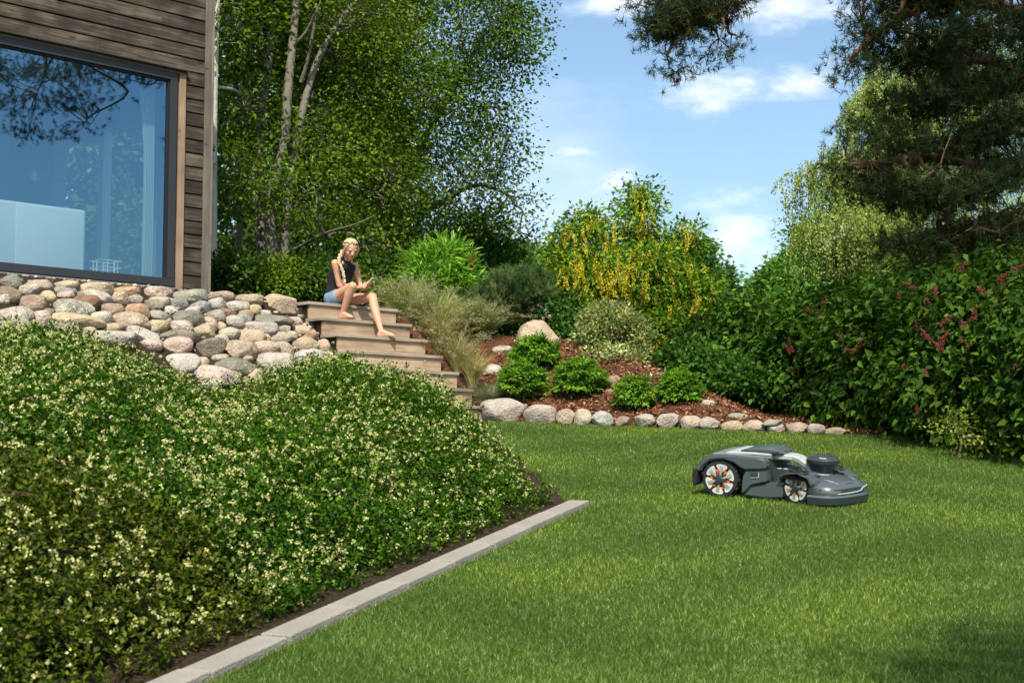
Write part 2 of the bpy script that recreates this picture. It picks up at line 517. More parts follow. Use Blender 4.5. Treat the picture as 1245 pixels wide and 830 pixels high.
def terrain(x, y):
    x = np.asarray(x, float); y = np.asarray(y, float)
    L = lawn_z(x, y)
    u, n = un(x, y)
    bank = 1.69 + (n - 10.57) * 0.82
    bank = np.where(n > 12.1, 2.944 + np.clip(n - 12.1, 0, 8) * 0.03, bank)
    bank = bank - np.clip(u - 10.0, 0, 1.5) * 0.5 - np.clip(u - 11.5, 0, 4) * 1.1
    v, e = edge_v(x, y)
    plateau = np.interp(e, [-1, 0.5, 1.30, 1.8, 2.6, 3.1, 5], [2.75, 2.54, 2.18, 1.97, 1.66, 1.53, 1.5])
    Led = lawn_z(0, E0[1] + e * ED[1])
    mulch = np.minimum(Led + 0.56 * np.clip(v, 0, 9), plateau + np.clip(v - 2, 0, 20) * 0.02)
    mulch = np.where(v > 0, mulch, -9)
    bank = np.where(v > -3, bank, -9) if False else bank
    T = np.maximum(np.maximum(L, bank), mulch)
    st = sstep(8.60, 8.76, u) * sstep(10.10, 10.0, u) * sstep(10.60, 10.75, n) * sstep(12.75, 12.6, n)
    T = T - 0.30 * st
    T = T - 0.07 * np.exp(-((u - 8.55) / 0.22) ** 2) * sstep(10.4, 10.8, n) * sstep(12.6, 12.2, n)
    return np.minimum(T, 3.3)

def tz(x, y): return float(terrain(x, y))

def on_terrain(px, py, lift=0.0, y0=4.0, y1=26.0):
    """first point where the sight line through a photo pixel meets the terrain (raised by lift)"""
    Y = np.linspace(y0, y1, 1600)
    a = np.array(at(px, py, 1.0)); d = a - np.array([0, 0, CAM_Z])
    P = np.array([0, 0, CAM_Z])[None] + d[None] * Y[:, None]
    h = P[:, 2] - (terrain(P[:, 0], P[:, 1]) + lift)
    i = np.argmax(h < 0)
    return Vector(P[i])

# region masks
def in_bed(x, y):
    s, w = sw(x, y); u, n = un(x, y)
    return (w > np.where(s < KLEN, -0.03, w_min(s) - 0.1)) & (s < 9.6) & (n < 14)
def in_mulch(x, y):
    v, e = edge_v(x, y); u, n = un(x, y)
    return (v > 0.0) & (u > 9.9) & (e < 3.9) & (e > -3.0) & (v < 3.4)

def grid_sheet(name, x0, x1, y0, y1, d, keep=None, lift=0.0):
    xs = np.arange(x0, x1 + d / 2, d); ys = np.arange(y0, y1 + d / 2, d)
    X, Yg = np.meshgrid(xs, ys)
    Z = terrain(X, Yg) + lift
    nx, ny = len(xs), len(ys)
    V = np.stack([X.ravel(), Yg.ravel(), Z.ravel()], 1)
    I = np.arange(nx * ny).reshape(ny, nx)
    Fq = np.stack([I[:-1, :-1], I[:-1, 1:], I[1:, 1:], I[1:, :-1]], -1).reshape(-1, 4)
    if keep is not None:
        c = V[Fq].mean(1)
        Fq = Fq[keep(c[:, 0], c[:, 1])]
        used = np.unique(Fq); mp_ = -np.ones(len(V), int); mp_[used] = np.arange(len(used))
        V = V[used]; Fq = mp_[Fq]
    return np_mesh(name, V, Fq, smooth=True)

def ground_mat(name, c1, c2, c3, sc=3.0, fine=60.0, bump=0.6):
    m, nt = new_mat(name)
    o = N(nt, 'ShaderNodeOutputMaterial'); b = N(nt, 'ShaderNodeBsdfPrincipled'); nt.links.new(b.outputs[0], o.inputs[0])
    b.inputs['Roughness'].default_value = 0.95; b.inputs['Specular IOR Level'].default_value = 0.1
    t = N(nt, 'ShaderNodeTexCoord')
    n1 = N(nt, 'ShaderNodeTexNoise'); n1.inputs['Scale'].default_value = sc; n1.inputs['Detail'].default_value = 5
    n2 = N(nt, 'ShaderNodeTexNoise'); n2.inputs['Scale'].default_value = fine; n2.inputs['Detail'].default_value = 5
    for n_ in (n1, n2): nt.links.new(t.outputs['Object'], n_.inputs['Vector'])
    r1 = N(nt, 'ShaderNodeMapRange'); r1.inputs['From Min'].default_value = 0.35; r1.inputs['From Max'].default_value = 0.65
    nt.links.new(n1.outputs['Fac'], r1.inputs['Value'])
    r2 = N(nt, 'ShaderNodeMapRange'); r2.inputs['From Min'].default_value = 0.38; r2.inputs['From Max'].default_value = 0.62
    nt.links.new(n2.outputs['Fac'], r2.inputs['Value'])
    m1 = N(nt, 'ShaderNodeMix', data_type='RGBA'); m1.inputs['A'].default_value = (*c1, 1); m1.inputs['B'].default_value = (*c2, 1)
    nt.links.new(r1.outputs[0], m1.inputs['Factor'])
    m2 = N(nt, 'ShaderNodeMix', data_type='RGBA'); m2.inputs['B'].default_value = (*c3, 1)
    nt.links.new(m1.outputs['Result'], m2.inputs['A'])
    nt.links.new(r2.outputs[0], m2.inputs['Factor'])
    nt.links.new(m2.outputs['Result'], b.inputs['Base Color'])
    bp = N(nt, 'ShaderNodeBump'); bp.inputs['Strength'].default_value = bump; bp.inputs['Distance'].default_value = 0.03
    nt.links.new(n2.outputs['Fac'], bp.inputs['Height']); nt.links.new(bp.outputs[0], b.inputs['Normal'])
    return m

M_SOIL = ground_mat('garden_soil', (0.035, 0.024, 0.016), (0.055, 0.038, 0.026), (0.022, 0.015, 0.01))
M_MULCH = ground_mat('bark_mulch', (0.11, 0.045, 0.022), (0.16, 0.075, 0.04), (0.05, 0.022, 0.012), 4, 45)
M_TURF = ground_mat('turf', (0.035, 0.075, 0.012), (0.05, 0.10, 0.018), (0.025, 0.05, 0.01), 1.2, 50)
M_WILD = ground_mat('rough_ground', (0.045, 0.07, 0.02), (0.06, 0.08, 0.025), (0.03, 0.04, 0.015), 0.6, 14)

# far ground: one coarse sheet out to the horizon, slightly lower than the garden sheets
def ring_axis(): return np.concatenate([-np.geomspace(900, 24, 16), np.linspace(-18, 24, 43), np.geomspace(30, 900, 16)])
xs = np.concatenate([-np.geomspace(900, 16, 18), np.linspace(-12, 12, 25), np.geomspace(16, 900, 18)])
ys = np.concatenate([-np.geomspace(900, 12, 14), np.linspace(-8, 30, 39), np.geomspace(36, 900, 18)])
Xg, Yg = np.meshgrid(xs, ys)
near = (np.abs(Xg) < 13) & (Yg > -9) & (Yg < 25)
Zg = terrain(Xg, Yg) - np.where(near, 0.30, 0.02)
Vg = np.stack([Xg.ravel(), Yg.ravel(), Zg.ravel()], 1)
I = np.arange(Xg.size).reshape(Xg.shape)
Fg = np.stack([I[:-1, :-1], I[:-1, 1:], I[1:, 1:], I[1:, :-1]], -1).reshape(-1, 4)
tag(link('ground', np_mesh('ground', Vg, Fg, True), M_WILD), kind='structure')

lm = grid_sheet('lawn', -12, 12, -8, 24, 0.14)
lv = np.zeros(len(lm.vertices) * 3, dtype=np.float32); lm.vertices.foreach_get('co', lv); lv = lv.reshape(-1, 3)
lv[:, 2] -= np.where(in_bed(lv[:, 0], lv[:, 1]) | in_mulch(lv[:, 0], lv[:, 1]), 0.035, 0.0)
lm.vertices.foreach_set('co', lv.ravel())
tag(link('lawn', lm, M_TURF), kind='structure')
tag(link('planting_bed', grid_sheet('planting_bed', -12, 3, -8, 24, 0.11, lambda x, y: in_bed(x, y) | ((un(x, y)[0] > 8.4) & (un(x, y)[0] < 10.35) & (un(x, y)[1] > 10.3) & (un(x, y)[1] < 14)), 0.004), M_SOIL), kind='structure')
tag(link('mulch_bed', grid_sheet('mulch_bed', -3.5, 5, 12, 20, 0.06, lambda x, y: in_mulch(x, y)), M_MULCH), kind='structure')

# grass: single blades, thinner out with distance
def grass_blades():
    rng = np.random.default_rng(11)
    n0 = 4000000
    y = 3.3 + (16.0 - 3.3) * rng.random(n0)
    hw = 0.43 * y + 0.9
    x = (rng.random(n0) * 2 - 1) * 7.2
    dens = np.clip((5.6 / y) ** 1.35, 0.12, 1.0)
    k = (np.abs(x) < hw) & (rng.random(n0) < dens)
    x, y = x[k], y[k]
    s, w = sw(x, y); v, e = edge_v(x, y)
    ok = ~in_mulch(x, y)
    onk = (w > -KERB_W + 0.005) & (w < 0.03) & (s < KLEN + 0.0)
    ok &= ~in_bed(x, y) & ~onk
    hedge_x = np.interp(y, [9, 11.3, 12.9, 13.6, 16], [4.5, 4.15, 3.6, 3.15, 2.4])
    ok &= x < hedge_x + 0.35
    ok &= ~((v > -0.1) & (e > -0.4) & (e < 3.6))
    x, y = x[ok], y[ok]
    n = len(x)
    z = terrain(x, y)
    # tall fringe next to the kerb, tufty patches
    s, w = sw(x, y)
    fringe = np.exp(-((w + KERB_W) / 0.05) ** 2) * (s < KLEN + 0.1)
    pn = np.array([mnoise.noise(Vector((a * 2.1, b * 2.1, 0.3))) for a, b in zip(x[::40], y[::40])])
    pn = np.repeat(pn, 40)[:n] if False else None
    pa = np.sin(x * 2.3 + 1.7 * np.sin(y * 1.3)) * np.sin(y * 2.9 + 1.3 * np.sin(x * 1.9 + 0.5))
    pb = np.sin(x * 7.1 + 2.0 * np.sin(y * 5.3)) * np.sin(y * 8.3 + 1.5 * np.sin(x * 6.1))
    h = (0.017 + 0.010 * rng.random(n) + 0.006 * pb) * (1 + 0.35 * fringe)
    wd = (0.0021 + 0.0016 * rng.random(n)) * (1 + 0.05 * np.maximum(0, y - 6))
    az = rng.random(n) * 2 * np.pi
    lean = np.abs(rng.standard_normal(n)) * 0.75 + 0.15
    la = rng.random(n) * 2 * np.pi + 0.0
    tip = np.stack([x + np.cos(la) * lean * h, y + np.sin(la) * lean * h, z + h * (1 - 0.25 * lean)], 1)
    sd = np.stack([np.cos(az), np.sin(az), np.zeros(n)], 1) * wd[:, None] * 0.5
    b = np.stack([x, y, z - 0.004], 1)
    V = np.stack([b - sd, b + sd, tip], 1).reshape(-1, 3)
    Fc = np.arange(3 * n).reshape(-1, 3)
    base = np.array([[0.106, 0.188, 0.024], [0.148, 0.238, 0.032], [0.056, 0.108, 0.013], [0.29, 0.38, 0.11], [0.47, 0.52, 0.24]])
    ci = rng.choice(5, n, p=[0.29, 0.21, 0.30, 0.15, 0.05])
    c = base[ci] * (1 + 0.16 * rng.standard_normal((n, 1)))
    yel = np.clip(pa, 0, 1)[:, None] * 0.75
    c = c * (1 - yel) + c * np.array([[1.48, 1.32, 0.90]]) * yel
    dk = np.clip(-pa, 0, 1)[:, None] * 0.25
    c = c * (1 - dk)
    me = np_mesh('lawn_grass', V, Fc, col=np.repeat(np.clip(c, 0.004, 0.8), 3, axis=0))
    return me, n
gm, ng = grass_blades()
M_GRASS = leaf_mat('grass_blade', trans=0.32, rough=0.55, spec=0.10, tint=(1.1, 1.2, 0.5))
tag(link('lawn_grass', gm, M_GRASS), 'short mown grass blades of the sunny lawn', 'grass', kind='stuff')

# ------------------------------------------------------------------ kerb of concrete slabs
M_KERB = simple('kerb_concrete', (0.27, 0.25, 0.215), 0.9, bump=0.6, bscale=90, var=0.28, vscale=7)
kerb = empty('kerb', (K0[0], K0[1], tz(K0[0], K0[1])))
tag(kerb, 'pale concrete kerb of short slabs between shrub bed and lawn', 'kerb', kind='thing')
slab_l, gap = 0.52, 0.011
ns = 12
for i in range(-4, 9):
    s0 = KLEN - (i + 1) * slab_l
    bm = bmesh.new()
    add_box(bm, (0, 0, 0), (slab_l - gap, KERB_W, 0.14), bev=0.006)
    me = bm_mesh('kerb_slab', bm)
    if i < 0: bpy.data.meshes.remove(me); continue
    sc_ = s0 + slab_l / 2
    p = K0 + KD * sc_ - KN * (KERB_W / 2)
    o = link('kerb_slab', me, M_KERB, kerb)
    rj = random.Random(i)
    o.location = Vector((p[0] + rj.uniform(-.003, .003), p[1], tz(p[0], p[1]) - 0.07 + 0.034 + rj.uniform(-.003, .003))) - kerb.location
    o.rotation_euler = (math.atan(SL * KD[1]) * 0, -math.atan(SL * KD[1]), math.atan2(KD[1], KD[0]) + rj.uniform(-.006, .006))

# ------------------------------------------------------------------ house
M_SIDING = wood_mat('weathered_siding', (0.014, 0.0115, 0.009), (0.050, 0.038, 0.028), (0.16, 0.132, 0.10), streak=(1.3, 30.0, 30.0))
M_TRIM = wood_mat('pale_trim', (0.10, 0.085, 0.068), (0.16, 0.138, 0.11), (0.23, 0.20, 0.165), streak=(22.0, 22.0, 1.0))
M_TRIM2 = wood_mat('brown_trim', (0.17, 0.115, 0.075), (0.27, 0.19, 0.13), (0.36, 0.27, 0.19), streak=(22.0, 22.0, 1.0))
M_ALU = simple('anthracite_aluminium', (0.028, 0.031, 0.036), 0.42)
M_SEAL = simple('black_seal', (0.008, 0.008, 0.008), 0.6)
M_RUST = simple('rust_red_base', (0.20, 0.062, 0.03), 0.85, var=0.25, vscale=5)
M_DRIP = simple('drip_edge', (0.33, 0.33, 0.33), 0.4, metal=0.6)
M_PLASTER = simple('inner_plaster', (0.55, 0.54, 0.50), 0.9)
M_INFLOOR = simple('inner_floor', (0.30, 0.24, 0.17), 0.6)

HN, HU1 = 13.2, 8.245                       # plane of the front, u of the corner
FZ = 3.06
def HP(u, z, d=0.0):
    """point on the house front: u along, z up, d proud of the cladding"""
    n = HN - d
    return Vector((U[0] * u + NN[0] * n, U[1] * u + NN[1] * n, z))
HROT = math.atan2(U[1], U[0])
house = empty('house', HP(HU1, FZ))
tag(house, 'brown timber clad house corner with a huge picture window', 'house', kind='thing')
def hbox(name, u0, u1, z0, z1, d0, d1, mat, parent=house, bev=0.0, extra=None):
    """box on the front: its mesh has its own origin, x along the wall, y into the house"""
    bm = bmesh.new()
    add_box(bm, (0, 0, 0), (u1 - u0, d1 - d0, z1 - z0), bev=bev)
    me = bm_mesh(name, bm)
    o = link(name, me, mat, parent)
    w = HP((u0 + u1) / 2, (z0 + z1) / 2, (d0 + d1) / 2)
    o.matrix_parent_inverse = Matrix.Identity(4)
    base = parent.matrix_world if False else None
    off = Vector((0, 0, 0))
    p = parent
    while p is not None: off += Vector(p.location); p = p.parent
    o.location = w - off
    o.rotation_euler = (0, 0, HROT)
    return o

WU0, WU1, WZ0, WZ1 = 4.35, 7.82, 3.115, 5.44
BH = 0.149
ztop = WZ1 + 0.05
bd = random.Random(4)
def board(u0, u1, z0):
    bm = bmesh.new()
    # lapped profile: lower edge proud, upper edge set back
    L = u1 - u0; h = BH - 0.011
    prof = [(-0.012, -h / 2), (0.014, -h / 2), (0.018, -h / 2 + 0.006), (0.010, h / 2), (-0.012, h / 2)]
    a = [bm.verts.new((-L / 2, -d, z)) for d, z in prof]; b = [bm.verts.new((L / 2, -d, z)) for d, z in prof]
    k = len(prof)
    for i in range(k): bm.faces.new((a[i], a[(i + 1) % k], b[(i + 1) % k], b[i]))
    bm.faces.new(a[::-1]); bm.faces.new(b)
    me = bm_mesh('board', bm)
    o = link('board', me, M_SIDING, house)
    o.location = HP((u0 + u1) / 2, z0 + BH / 2, 0.0 + bd.uniform(-.002, .002)) - Vector(house.location)
    o.rotation_euler = (0, bd.uniform(-.0012, .0012), HROT)
# boards right of the window, then those above it with staggered joints
z = WZ1 + 0.045
k = 0
while z < 8.0:
    j = 6.9 + 0.9 * math.sin(k * 2.4)
    if k % 3 == 0: board(2.6, j - 0.0015, z); board(j + 0.0015, HU1 - 0.09, z)
    else: board(2.6, HU1 - 0.09, z)
    z += BH; k += 1
z = WZ1 + 0.045 - BH
while z > FZ - 0.12:
    board(WU1 + 0.115, HU1 - 0.09, z); z -= BH
# backing wall with the window hole, corner board, side wall, base strip
hbox('backing_wall', 2.6, WU0, FZ - 0.3, 8.1, -0.20, -0.03, M_SEAL)
hbox('backing_wall', WU0 + .001, WU1 - .001, WZ1 + 0.001, 8.1, -0.199, -0.031, M_SEAL)
hbox('backing_wall', WU1, HU1 - 0.03, FZ - 0.3, 8.1, -0.20, -0.03, M_SEAL)
hbox('corner_board', HU1 - 0.088, HU1 - 0.012, FZ - 0.06, 8.1, -0.01, 0.030, M_TRIM, bev=0.004)
hbox('corner_board', HU1 - 0.010, HU1 + 0.030, FZ - 0.06, 8.1, -0.09, 0.020, M_TRIM, bev=0.004)
hbox('base_strip', 2.6, HU1 - 0.02, FZ - 0.45, FZ + 0.035, -0.18, -0.012, M_RUST)
# window
win = empty('window', Vector(HP((WU0 + WU1) / 2, WZ0)) - Vector(house.location)); win.parent = house
fw = 0.085
hbox('frame', WU0, WU1, WZ0, WZ0 + fw, -0.06, 0.028, M_ALU, win, 0.003)
hbox('frame', WU0, WU1, WZ1 - fw, WZ1, -0.06, 0.028, M_ALU, win, 0.003)
hbox('frame', WU1 - fw, WU1, WZ0 + fw + .001, WZ1 - fw - .001, -0.06, 0.026, M_ALU, win, 0.003)
hbox('frame', WU0, WU0 + fw, WZ0 + fw + .001, WZ1 - fw - .001, -0.06, 0.026, M_ALU, win, 0.003)
hbox('seal', WU1 - fw - 0.022, WU1 - fw - 0.001, WZ0 + fw + .001, WZ1 - fw - .001, -0.05, 0.004, M_SEAL, win)
hbox('seal', WU0 + fw + .001, WU1 - fw - 0.023, WZ1 - fw - 0.020, WZ1 - fw - .001, -0.05, 0.004, M_SEAL, win)
hbox('drip_edge', WU0 - 0.02, WU1 + 0.03, WZ0 - 0.028, WZ0 - 0.014, -0.05, 0.050, M_DRIP, win)
hbox('flashing', WU0 - 0.05, WU1 + 0.11, WZ1 + 0.026, WZ1 + 0.038, -0.01, 0.082, M_ALU, win)
hbox('head_board', WU0 - 0.04, WU1 + 0.10, WZ1 + 0.001, WZ1 + 0.024, -0.01, 0.018, M_TRIM2, win)
hbox('side_board', WU1 + 0.022, WU1 + 0.098, FZ - 0.03, WZ1 - 0.001, -0.01, 0.034, M_TRIM2, win, 0.003)
# coated glass: half the sky, half the room
mg, nt = new_mat('coated_glass')
o_ = N(nt, 'ShaderNodeOutputMaterial'); tp = N(nt, 'ShaderNodeBsdfTransparent'); gl = N(nt, 'ShaderNodeBsdfGlossy')
tp.inputs['Color'].default_value = (0.80, 0.88, 0.90, 1)
gl.inputs['Roughness'].default_value = 0.0; gl.inputs['Color'].default_value = (0.40, 0.72, 0.98, 1)
lw = N(nt, 'ShaderNodeLayerWeight'); lw.inputs['Blend'].default_value = 0.5
geo = N(nt, 'ShaderNodeNewGeometry')
fm = N(nt, 'ShaderNodeMapRange'); fm.inputs['To Min'].default_value = 0.31; fm.inputs['To Max'].default_value = 0.95
pw = N(nt, 'ShaderNodeMath', operation='POWER'); pw.inputs[1].default_value = 3.0
nt.links.new(lw.outputs['Facing'], pw.inputs[0]); nt.links.new(pw.outputs[0], fm.inputs['Value'])
ff = N(nt, 'ShaderNodeMath', operation='SUBTRACT'); ff.inputs[0].default_value = 1.0
nt.links.new(geo.outputs['Backfacing'], ff.inputs[1])
fx = N(nt, 'ShaderNodeMath', operation='MULTIPLY')
nt.links.new(fm.outputs[0], fx.inputs[0]); nt.links.new(ff.outputs[0], fx.inputs[1])
ms = N(nt, 'ShaderNodeMixShader')
nt.links.new(fx.outputs[0], ms.inputs[0]); nt.links.new(tp.outputs[0], ms.inputs[1]); nt.links.new(gl.outputs[0], ms.inputs[2])
nt.links.new(ms.outputs[0], o_.inputs[0])
hbox('pane', WU0 + fw - 0.01, WU1 - fw - 0.004, WZ0 + fw - 0.01, WZ1 - fw + 0.002, -0.028, -0.020, mg, win)
# the room behind: floor, ceiling, back wall, side wall with a glazed opening to the trees
RD = 4.6
hbox('room_floor', 1.8, HU1 - 0.05, FZ - 0.12, FZ + 0.005, -RD, -0.202, M_INFLOOR)
hbox('room_ceiling', 1.8, HU1 - 0.05, 5.75, 5.9, -RD, -0.202, M_PLASTER)
hbox('room_wall', 1.8, HU1 - 0.05, FZ + 0.006, 5.749, -RD - 0.2, -RD - 0.002, M_PLASTER)
hbox('room_wall', 1.6, 1.799, FZ - 0.1, 5.9, -RD, -0.202, M_PLASTER)
M_BLUEWALL = simple('blue_grey_inner_wall', (0.16, 0.20, 0.25), 0.9)
hbox('room_wall', HU1 - 0.20, HU1 - 0.03, FZ + 0.006, 8.05, -1.05, -0.201, M_BLUEWALL)
hbox('room_wall', HU1 - 0.20, HU1 - 0.03, FZ + 0.006, 8.05, -RD, -3.3, M_BLUEWALL)
hbox('room_wall', HU1 - 0.20, HU1 - 0.03, 5.2, 8.05, -3.299, -1.051, M_BLUEWALL)
hbox('post', HU1 - 0.17, HU1 - 0.06, FZ + 0.006, 5.199, -2.20, -2.08, M_PLASTER)
hbox('roof', 1.5, HU1 - 0.02, 8.11, 8.25, -RD - 0.3, 0.0, M_ALU)

# things in the room
M_WHITE = simple('white_cloth', (0.75, 0.74, 0.70), 0.85, bump=0.1, bscale=40)
def inbox(name, u0, u1, z0, z1, dpt0, dpt1, mat, parent=None, bev=0.02):
    bm = bmesh.new(); add_box(bm, (0, 0, 0), (u1 - u0, dpt1 - dpt0, z1 - z0), bev=bev)
    me = smooth_by_angle(bm_mesh(name, bm), 50)
    o = link(name, me, mat)
    c = HP((u0 + u1) / 2, (z0 + z1) / 2, -(dpt0 + dpt1) / 2)
    if parent is None: o.location = c
    else: o.parent = parent; o.location = c - Vector(parent.location)
    o.rotation_euler = (0, 0, HROT)
    return o
sofa = empty('sofa', HP(5.9, FZ + 0.006, -0.75))
tag(sofa, 'white covered sofa back standing behind the big window', 'sofa')
inbox('backrest', 4.6, 7.02, FZ + 0.05, FZ + 0.84, 0.42, 0.62, M_WHITE, sofa, 0.03)
inbox('seat', 4.6, 7.0, FZ + 0.05, FZ + 0.42, 0.63, 1.30, M_WHITE, sofa, 0.04)
inbox('armrest', 6.84, 7.015, FZ + 0.425, FZ + 0.60, 0.63, 1.28, M_WHITE, sofa, 0.03)
inbox('seam_panel', 6.25, 6.99, FZ + 0.055, FZ + 0.815, 0.410, 0.424, M_WHITE, sofa, 0.004)
for (a, b_) in ((4.7, 0.5), (6.92, 0.5), (4.7, 1.2), (6.92, 1.2)):
    inbox('foot', a - .03, a + .03, FZ + 0.006, FZ + 0.049, b_ - .03, b_ + .03, M_SEAL, sofa, 0.004)
lamp = empty('desk_lamp', HP(6.88, FZ + 0.845, -0.52))
tag(lamp, 'thin dark arm lamp standing on top of the white sofa back', 'lamp')
lp = [HP(6.88, FZ + 0.85, -0.52), HP(6.88, FZ + 1.05, -0.52), HP(6.85, FZ + 1.13, -0.52), HP(6.70, FZ + 1.15, -0.53), HP(6.50, FZ + 1.155, -0.55)]
V, Fq = tube_arrays([(spline(lp, 6) - np.array(lamp.location), [0.011] * 25)], 8)
link('arm', np_mesh('arm', V, Fq, True), M_SEAL, lamp)
V, Fq = tube_arrays([(np.array([HP(6.50, FZ + 1.21, -0.55), HP(6.50, FZ + 1.17, -0.55), HP(6.50, FZ + 1.09, -0.55)]) - np.array(lamp.location), [0.02, 0.055, 0.075])], 14)
link('lamp_shade', np_mesh('lamp_shade', V, Fq, True), M_SEAL, lamp)
V, Fq = tube_arrays([(np.array([HP(6.88, FZ + 0.841, -0.52), HP(6.88, FZ + 0.855, -0.52)]) - np.array(lamp.location), [0.06, 0.058])], 16)
link('base', np_mesh('base', V, Fq, True), M_SEAL, lamp)
# wire basket
M_WIRE = simple('pale_wire', (0.72, 0.66, 0.56), 0.5)
bk = empty('wire_basket', HP(7.24, FZ + 0.006, -0.40))
tag(bk, 'pale square wire basket on the floor behind the window', 'basket')
wires = []
bw, bhh = 0.12, 0.30
def bp_(a, b_, zz): return np.array(HP(7.24 + a, FZ + 0.012 + zz, -0.40 + b_)) - np.array(bk.location)
for zz in np.linspace(0, bhh, 5):
    c = [bp_(-bw, -bw, zz), bp_(bw, -bw, zz), bp_(bw, bw, zz), bp_(-bw, bw, zz)]
    for i in range(4): wires.append((np.array([c[i], c[(i + 1) % 4]]), [0.006] * 2))
for t in np.linspace(-bw, bw, 4):
    for s_ in (-bw, bw):
        wires.append((np.array([bp_(t, s_, 0), bp_(t, s_, bhh)]), [0.006] * 2)); wires.append((np.array([bp_(s_, t, 0), bp_(s_, t, bhh)]), [0.006] * 2))
V, Fq = tube_arrays(wires, 5)
link('wire_grid', np_mesh('wire_grid', V, Fq), M_WIRE, bk)
# curtain, hung in folds at the right jamb
M_CURT = simple('sheer_curtain', (0.38, 0.42, 0.36), 0.9)
us = np.linspace(WU1 - 0.225, WU1 - 0.12, 30)
V = []
for zz in np.linspace(FZ + 0.02, 5.6, 14):
    for i, uu in enumerate(us):
        sp = 0.0 + 0.10 * sstep(4.4, 5.7, zz)
        V.append(HP(uu - sp * (1 - i / 29.), zz, -0.26 - 0.025 * math.sin(i * 1.25) * (0.7 + 0.3 * math.sin(zz * 2))))
V = np.array(V); I = np.arange(14 * 30).reshape(14, 30)
Fq = np.stack([I[:-1, :-1], I[:-1, 1:], I[1:, 1:], I[1:, :-1]], -1).reshape(-1, 4)
cu = link('curtain', np_mesh('curtain', V, Fq, True), M_CURT)
md = cu.modifiers.new('thick', 'SOLIDIFY'); md.thickness = 0.004
tag(cu, 'pale curtain hanging in folds inside the window jamb', 'curtain')

# ------------------------------------------------------------------ garden stairs
M_STEP = wood_mat('step_wood', (0.18, 0.125, 0.085), (0.34, 0.245, 0.17), (0.47, 0.37, 0.275), streak=(1.1, 20.0, 20.0))
M_TREAD = wood_mat('tread_wood', (0.19, 0.15, 0.12), (0.30, 0.25, 0.20), (0.40, 0.345, 0.285), streak=(1.1, 20.0, 20.0))
SW, SD, SR = 1.20, 0.255, 0.187
SU1, SN0, SZ0 = 10.0, 10.565, 1.637          # right end, front of the lowest riser, foot level
def SP(u, n, z): return Vector((U[0] * u + NN[0] * n, U[1] * u + NN[1] * n, z))
stairs = empty('garden_stairs', SP(SU1 - SW / 2, SN0, SZ0))
tag(stairs, 'seven weathered wooden steps climbing the slope between boulders and grasses', 'stairs', kind='thing')
def sbox(name, u0, u1, n0, n1, z0, z1, mat, bev=0.004):
    bm = bmesh.new(); add_box(bm, (0, 0, 0), (u1 - u0, n1 - n0, z1 - z0), bev=bev)
    o = link(name, bm_mesh(name, bm), mat, stairs)
    o.location = SP((u0 + u1) / 2, (n0 + n1) / 2, (z0 + z1) / 2) - Vector(stairs.location)
    o.rotation_euler = (0, 0, HROT)
    return o
for i in range(7):
    n0 = SN0 + SD * i; zt = SZ0 + SR * (i + 1); jr = random.Random(i + 20)
    wj = jr.uniform(-.012, .012)
    deep = SD + 0.05 if i < 6 else 0.36
    sbox('tread', SU1 - SW - 0.025 + wj, SU1 + 0.01 + wj, n0 - 0.022, n0 + deep - 0.03, zt - 0.033, zt, M_TREAD)
    sbox('riser', SU1 - SW + wj, SU1 - 0.004 + wj, n0, n0 + 0.03, zt - SR - (0.10 if i == 0 else -0.001), zt - 0.0345, M_STEP)
    sbox('stringer', SU1 - SW + 0.10, SU1 - SW + 0.14, n0 + 0.032, n0 + SD + 0.0, zt - SR - 0.1, zt - 0.036, M_STEP)
    sbox('stringer', SU1 - 0.05, SU1 - 0.012, n0 + 0.032, n0 + SD + 0.0, zt - SR - 0.1, zt - 0.036, M_STEP)
